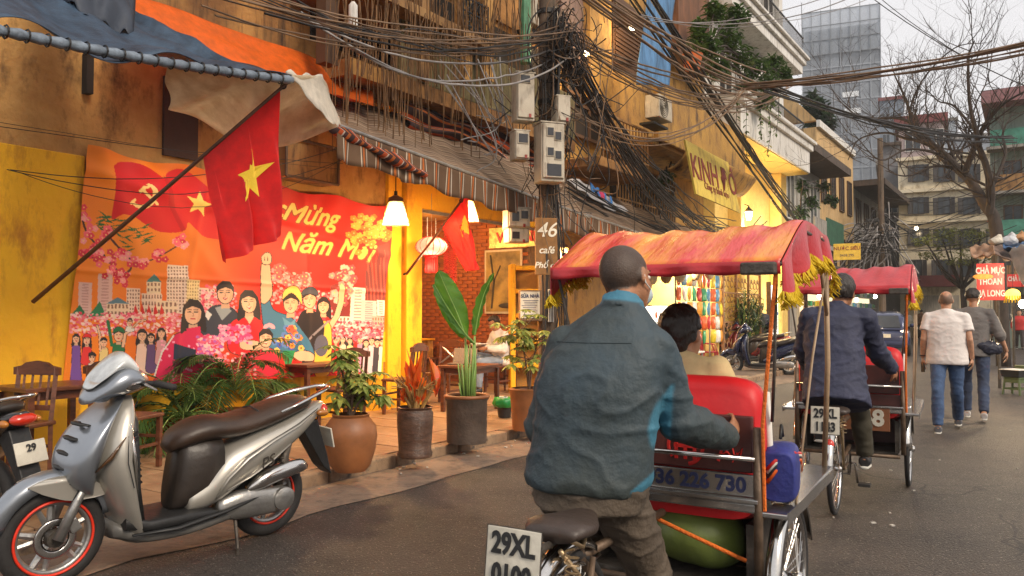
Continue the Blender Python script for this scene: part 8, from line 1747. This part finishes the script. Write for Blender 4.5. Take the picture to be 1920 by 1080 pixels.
def crown_tree(label, x, yb, Y, clumps, mt_, trunk, seed, L_=.3, n=160, name='leafy_tree'):
    base = AY(x, 588, Y); base.z = 0; r_ = thing(name, label, 'tree', base); q = random.Random(seed); f_ = MB(); b_ = MB()
    for (cx, cy, w_, h_) in clumps:
        c_ = AY(cx, cy, Y + q.uniform(-1, 1)) - base; rw = w_ / FPX * Y; rh = h_ / FPX * Y; leafcloud(f_, c_, (rw, rw, rh), n, L_, q); b_.tube([(0, 0, trunk), (c_ * .5 + Vector((0, 0, trunk * .4))), c_], [.09, .06, .02], 5)
    f_.build('crown', mt_, r_, kind='stuff'); MB().tube([(0, 0, 0), (.1, 0, trunk * .5), (0, 0, trunk + .3)], [.18, .15, .1], 8).build('trunk', M_bark, r_, smooth=True); b_.build('branch', M_bark, r_, kind='stuff')
crown_tree('olive green leafy tree before the cream building', 1805, 600, 36, [(1735, 452, 26, 10), (1765, 440, 28, 13), (1800, 437, 30, 14), (1840, 440, 26, 14), (1780, 462, 34, 12), (1825, 470, 30, 14), (1745, 478, 24, 8), (1800, 488, 30, 12), (1850, 480, 22, 16)], translucent('olive_leaf', (.27, .28, .07), .6, .35, var=.5, scale=.7), 2.6, 4, .2, 130)
crown_tree('dark green tree rising over the ochre house roof', 1535, 600, 52, [(1520, 195, 16, 24), (1540, 210, 16, 24), (1530, 235, 20, 14), (1552, 228, 10, 16)], M_lfd, 11, 6, .5, 300)
# climbing plants on the balconies
def vines(label, l, clumps, seed, mt_, n=260, L_=.17, hang=()):
    p0 = AL(clumps[0][0], clumps[0][1], l); r_ = thing('balcony_vine', label, 'plant', p0); q = random.Random(seed); f_ = MB(); s_ = MB()
    for (cx, cy, w_, h_) in clumps:
        c_ = AL(cx, cy, l + q.uniform(-.2, .3)) - p0; k = (AL(cx, cy, l)).y / FPX; leafcloud(f_, c_, (w_ * k, w_ * k * .8, h_ * k), n, L_, q); s_.tube([Vector(), c_ * .5 + Vector((0, 0, .2)), c_], .02, 5)
    for (x, ya, yb) in hang:
        a = AL(x, ya, l) - p0; b = AL(x + q.uniform(-6, 6), yb, l) - p0; P = crv([a, a.lerp(b, .5) + Vector((q.uniform(-.15, .15), q.uniform(-.1, .1), 0)), b], 10); s_.tube(P, .008, 4)
        for p in P[2:]:
            for _ in range(2): leafmesh(f_, p, (q.uniform(-1, 1), q.uniform(-1, 1), -.3), L_ * .8, L_ * .4, n=2)
    f_.build('foliage', mt_, r_, kind='stuff'); s_.build('stem', M_bark, r_, kind='stuff')
M_vin = translucent('vine_leaf', (.09, .16, .03), .5, .35, rgb2=(.04, .09, .02), scale=5)
vines('leafy climber spilling over the yellow and white balconies', 6.3, [(1330, 90, 26, 28), (1365, 70, 26, 28), (1345, 130, 24, 22), (1390, 110, 26, 30), (1420, 130, 26, 24), (1400, 165, 24, 18), (1450, 120, 20, 18), (1440, 160, 20, 20), (1470, 140, 14, 16), (1380, 30, 26, 20), (1340, 20, 20, 20), (1430, 190, 22, 16), (1310, 60, 14, 30)], 3, M_vin, hang=[(1400, 190, 300), (1425, 200, 262), (1440, 200, 290), (1380, 170, 230), (1460, 180, 250)])
vines('dark trailing plants on the grey house balcony', 6.5, [(1505, 350, 12, 14), (1520, 380, 14, 16), (1500, 400, 12, 12), (1545, 350, 14, 8), (1560, 375, 12, 10)], 5, M_lfd, 120, .2)
vines('weedy plant growing behind the shop board', 6.9, [(1250, 330, 16, 12), (1270, 300, 12, 14), (1230, 345, 14, 8)], 8, M_lfd, 120, .14)
p = AL(1298, 118, 6.35); r_ = thing('potted_plant', 'orange clay pot on the yellow balcony under the climber', 'plant', p); MB().lathe([(.16, -.16), (.22, .14), (.24, .18), (.2, .18)], 20).build('pot', mat('orange_clay', (.5, .12, .03), .6), r_, smooth=60); m = MB(); leafcloud(m, (0, 0, .35), (.25, .25, .2), 60, .14, random.Random(2)); m.build('foliage', M_vin, r_, kind='stuff')
# ================= cables =================
M_cab = mat('cable_black', (.018, .015, .014), .6, bump=0); M_cbr = mat('cable_brown_lit', (.20, .12, .065), .6, var=.5, scale=3, bump=0); M_cgr = mat('cable_grey', (.30, .28, .27), .6, var=.3, bump=0)  # brown cables carry warm orange light in their colour
def bundle(label, a, b, n, mt_, r=.010, sag=.4, spread=.12, seed=0, ends=.05, cat='cables', grp='overhead cable bundles', mid=None):
    q = random.Random(seed); A, B = Vector(a), Vector(b); r_ = thing('cable_bundle', label, cat, A, 0, grp)
    for i in range(n):
        s_ = sag * q.uniform(.6, 1.35); e1_ = Vector([q.gauss(0, ends) for _ in 'xyz']); e2_ = Vector([q.gauss(0, ends * 1.6) for _ in 'xyz']); ph = q.uniform(0, 6); P = []
        for k in range(29):
            t = k / 28; p = (A + e1_).lerp(B + e2_, t); p.z -= 4 * s_ * t * (1 - t); p += Vector((math.sin(t * 7 + ph), math.sin(t * 5 + ph), math.sin(t * 9 + ph * 2) * .6)) * spread * math.sin(math.pi * t) * q.uniform(.4, 1); P.append(p - A)
        MB().tube(P, r * q.uniform(.6, 1.3), 5, caps=False).build('cable', mt_, r_, smooth=True)
    return r_
KN = AY(1062, 72, 10.3)
bundle('grey cables sweeping from the upper left to the pole knot', AL(400, -20, 4.9), KN, 9, M_cbr, .009, .25, .06, 1, .07)
bundle('thin cable line from the left wall to the knot', AL(560, 40, 5.5), KN + Vector((0, 0, -.1)), 3, M_cgr, .011, .42, .05, 2)
bundle('loose cables dropping from top centre into the knot', AL(505, -20, 5.1), KN, 6, M_cab, .009, .3, .12, 3, .08)
FP = AY(1655, 400, 40)
bundle('thick sheaf of black cables descending the facade from the knot', KN + Vector((0, 0, -.2)), AL(1425, 436, 5.9), 15, M_cab, .010, 1.1, .14, 4, .10)
bundle('straight black cable sheaf crossing before the yellow balcony', AL(1165, -60, 5.0), AL(1530, 460, 5.4), 10, M_cab, .020, .1, .05, 5, .10)
bundle('brown cables crossing over the knot to the vine balcony', KN, AY(1480, 165, 16.5), 11, M_cbr, .012, .5, .10, 6, .06)
bundle('warm lit cable sheaf rising across the sky to the upper right', AY(1395, 165, 14), AY(1990, 70, 11), 11, M_cbr, .014, .12, .05, 7, .05)
bundle('brown cable sheaf from top centre down to the vine balcony', AY(1040, -60, 9), AY(1440, 170, 15), 7, M_cbr, .014, .2, .06, 8, .06)
bundle('dark cable sheaf falling away behind the bare tree', AY(1440, 162, 15), AY(1900, 262, 22), 8, M_cab, .016, .3, .10, 9, .06)
bundle('thin cables from the balcony to the top right sky', AY(1200, 30, 12), AY(1620, -20, 12), 3, M_cgr, .008, .3, .03, 10)
bundle('pair of thin wires crossing the open sky', AY(1640, -10, 16), AY(1930, 165, 14), 2, M_cab, .007, .15, .02, 11)
bundle('low sagging cables under the vine balcony', AY(1040, 190, 10.2), AY(1390, 170, 14), 4, M_cbr, .012, .85, .05, 12)
bundle('service drop cables from knot to the second awning', KN + Vector((0, 0, -.3)), AL(1360, 430, 6.6), 14, M_cab, .011, .7, .2, 13, .14)
bundle('far cables strung between the houses at street end', AY(1600, 455, 34), AY(1925, 390, 30), 9, M_cab, .014, .5, .15, 14, .35)
bundle('black wires sloping low across the cream building', AY(1640, 370, 36), AY(1930, 330, 26), 7, M_cab, .014, .7, .12, 15, .3)
bundle('thin wire along the old wall above the banner', AL(-20, 222, 7.4), AL(640, 300, 7.2), 2, M_cab, .004, .05, .02, 16)
bundle('drooping wires over the flag top of the banner', AL(20, 318, 7.3), AL(650, 270, 6.8), 3, M_cab, .0035, .32, .03, 17)
bundle('vertical cables running down the utility pole', pp + Vector((.1, -.2, 5.3)), pp + Vector((.12, -.18, .3)), 12, M_cab, .012, -.0, .08, 18, .06)
bundle('black wires drooping along the second awning roof', AL(1060, 350, 6.4), AL(1400, 470, 6.0), 8, M_cab, .012, .35, .12, 19, .1)
# the knot and loose loops
q = random.Random(12); kn = thing('cable_knot', 'dense tangle of coiled cables at the pole head', 'cables', KN); m = MB()
for i in range(70):
    c_ = Vector((q.gauss(0, .13), q.gauss(0, .10), q.gauss(-.1, .22))); R__ = q.uniform(.08, .36); N = Vector((q.gauss(0, 1), q.gauss(0, 1), q.gauss(0, .6))).normalized().to_track_quat('Z', 'Y'); a0 = q.uniform(0, 6); L = q.uniform(2.5, 6.3)
    m.tube([c_ + N @ Vector((R__ * math.cos(a0 + L * t), R__ * 1.2 * math.sin(a0 + L * t), .05 * t)) for t in np.linspace(0, 1, 14)], q.uniform(.005, .011), 4, caps=False, mi=q.randrange(2))
m.build('coil', [M_cab, M_cbr], kn, kind='stuff')
hg = thing('loose_cables', 'long loose cable loops hanging round the meter boxes', 'cables', KN + Vector((0, 0, -1))); m = MB()
for i in range(70):
    a = Vector((q.uniform(-.55, .55), q.uniform(-.25, .1), q.uniform(-1.1, .8))); b = a + Vector((q.uniform(-.6, .7), q.uniform(-.1, .2), q.uniform(-1.4, .2))); P = crv([a, a.lerp(b, .5) + Vector((q.uniform(-.25, .25), -.1, -q.uniform(.05, .5))), b], 14); m.tube(P, q.uniform(.004, .009), 4, caps=False, mi=q.randrange(2))
m.build('loop', [M_cab, M_cbr], hg, kind='stuff')
# wires and roots trailing over the old balcony
rt_ = thing('hanging_roots', 'curtain of dry hanging roots and strings over the old balcony', 'plant', AL(800, 60, 6.5)); m = MB(); o0 = rt_.location
for i in range(190):
    x = q.gauss(805, 85) if i % 3 else q.uniform(620, 1010); ya = q.uniform(-80, 60); yb = q.uniform(120, 300) if q.random() < .6 else q.uniform(60, 160); l = q.uniform(6.1, 6.8); a = AL(x, ya, l) - o0; b = AL(x + q.uniform(-14, 14), yb, l) - o0
    P = crv([a, a.lerp(b, .4) + Vector((q.uniform(-.08, .08), q.uniform(-.08, .08), 0)), b], 9); m.tube(P, q.uniform(.003, .009), 4, caps=False)
m.build('root', mat('dry_root', (.16, .08, .03), .9, var=.6), rt_, kind='stuff')
m = MB()
for i in range(14):
    a = AL(q.uniform(820, 960), q.uniform(90, 170), 6.0) - o0; b = AL(q.uniform(850, 960), q.uniform(200, 330), 6.0) - o0; m.tube(crv([a, a.lerp(b, .5) + Vector((.25, 0, -.35)), b], 12), .008, 4)
m.build('string', M_cgr, rt_, kind='stuff')
# far pole wrapped in silver cables
fp = AY(1655, 588, 34); fpz = thing('wire_pole', 'far pole smothered in a fan of silver grey cables', 'pole', (fp.x, fp.y, 0)); MB().lathe([(.15, 0), (.11, 9)], 10).build('shaft', M_conc, fpz); m = MB(); zt = AY(1655, 385, 34).z
for i in range(110):
    a = Vector((q.gauss(0, .25), q.gauss(0, .2), zt - 1.1 + q.gauss(0, .5))); b = Vector((q.uniform(-2.2, 1.2), q.uniform(-.8, .8), q.uniform(zt - 3.4, zt - .9))); m.tube(crv([a, a.lerp(b, .5) + Vector((0, 0, q.uniform(-.2, .6))), b], 7), q.uniform(.012, .028), 4, caps=False, mi=int(q.random() < .35))
m.build('cable_fan', [M_cgr, M_cab], fpz, kind='stuff'); MB().b2(-.7, .7, -.06, .06, zt - .7, zt - .58).build('cross_arm', M_iron, fpz); MB().b2(-.5, .5, -.06, .06, zt - 1.4, zt - 1.28).build('cross_arm', M_iron, fpz)
# flood lamps lit high on the yellow wall
for k, (x, y) in enumerate(((1185, 52), (1098, 100))):
    p = AL(x, y, 7.0); r_ = thing('wall_lamp', ('small lit wall lamp in the louvred window bay', 'small lit lamp behind the cable knot')[k], 'lamp', p, STREET, 'small lit lamps on the upper yellow wall'); MB().ball((0, 0, 0), (.09, .06, .05), 12, 8).build('lens', mat('warm_lens', (1, .85, .6), .3, bump=0, emis=(1, .7, .35), es=12), r_, smooth=True); MB().box((0, .06, .03), (.16, .06, .1)).build('housing', M_iron, r_); MB().tube([(0, .06, .05), (0, .5, .1)], .012, 5).build('bracket', M_iron, r_)
    lamp('wall_light', p + Vector((CT, -ST, 0)) * .12 + Vector((0, 0, -.12)), 40, (1, .66, .3), .08)
# clutter on the upper fronts
def aircon(label, x, y, l, k=1):
    p = AL(x, y, l); r_ = thing('air_conditioner', label, 'air conditioner', p, STREET); MB().box((0, 0, 0), (.8 * k, .3, .55 * k)).build('case', M_met, r_, bevel=.015); m = MB(); [m.ring(.04 + .04 * i, .006, 20, 4, Matrix.Translation((-.1, -.155, 0))) for i in range(5)]; m.build('fan_guard', M_iron, r_); MB().box((0, .1, -.32), (.7, .3, .04)).build('bracket', M_iron, r_)
aircon('old air conditioner unit beside the green drainpipe', 1010, 30, 7.0); aircon('air conditioner unit under the blue cloth', 1235, 205, 6.1, .8)
for k, (x0, x1, y0, y1, l, lb) in enumerate(((1075, 1130, 205, 262, 7.5, 'dark balcony doorway behind the rusty rails'), (1062, 1098, 135, 178, 7.5, 'small dark window right of the pole head'), (690, 760, 20, 90, 7.5, 'dark shuttered window behind the hanging roots'))):
    m = MB(); a, b, zb, zt = slot(m, x0, x1, y0, y1, l, .06, 0, 0); r_ = street('old_window', lb, 'window', a, l, zb); MB().b2(0, b - a, 0, .05, 0, zt - zb).build('pane', M_dark, r_)
    for u in (0, .5, 1): MB().b2(u * (b - a) - .03, u * (b - a) + .03, -.04, .0, -.03, zt - zb + .03).build('frame', M_brown, r_)
    for v in (0, 1): MB().b2(.032, (b - a) - .032, -.038, -.002, v * (zt - zb) - .03, v * (zt - zb) + .03).build('sill', M_brown, r_)
p = AL(662, 30, 6.4); tag(MB().lathe([(.02, .16), (.05, .12), (.055, -.12), (.05, -.15)], 14).build('plastic_bottle', M_wh, loc=p, smooth=50), 'white plastic bottle hanging by the dark corner post', 'bottle')
# ---- thin street haze ----
m = bpy.data.materials.new('street_haze'); m.use_nodes = True; n = m.node_tree.nodes; n.clear(); vo = n.new('ShaderNodeVolumePrincipled'); vo.inputs['Color'].default_value = (.92, .94, .97, 1); vo.inputs['Density'].default_value = .0008; ou = n.new('ShaderNodeOutputMaterial'); m.node_tree.links.new(vo.outputs[0], ou.inputs['Volume'])
hz = MB().b2(-330, 620, -330, 560, -1, 75).build('haze', m, kind='stuff'); hz['label'] = 'thin pale haze hanging along the street'
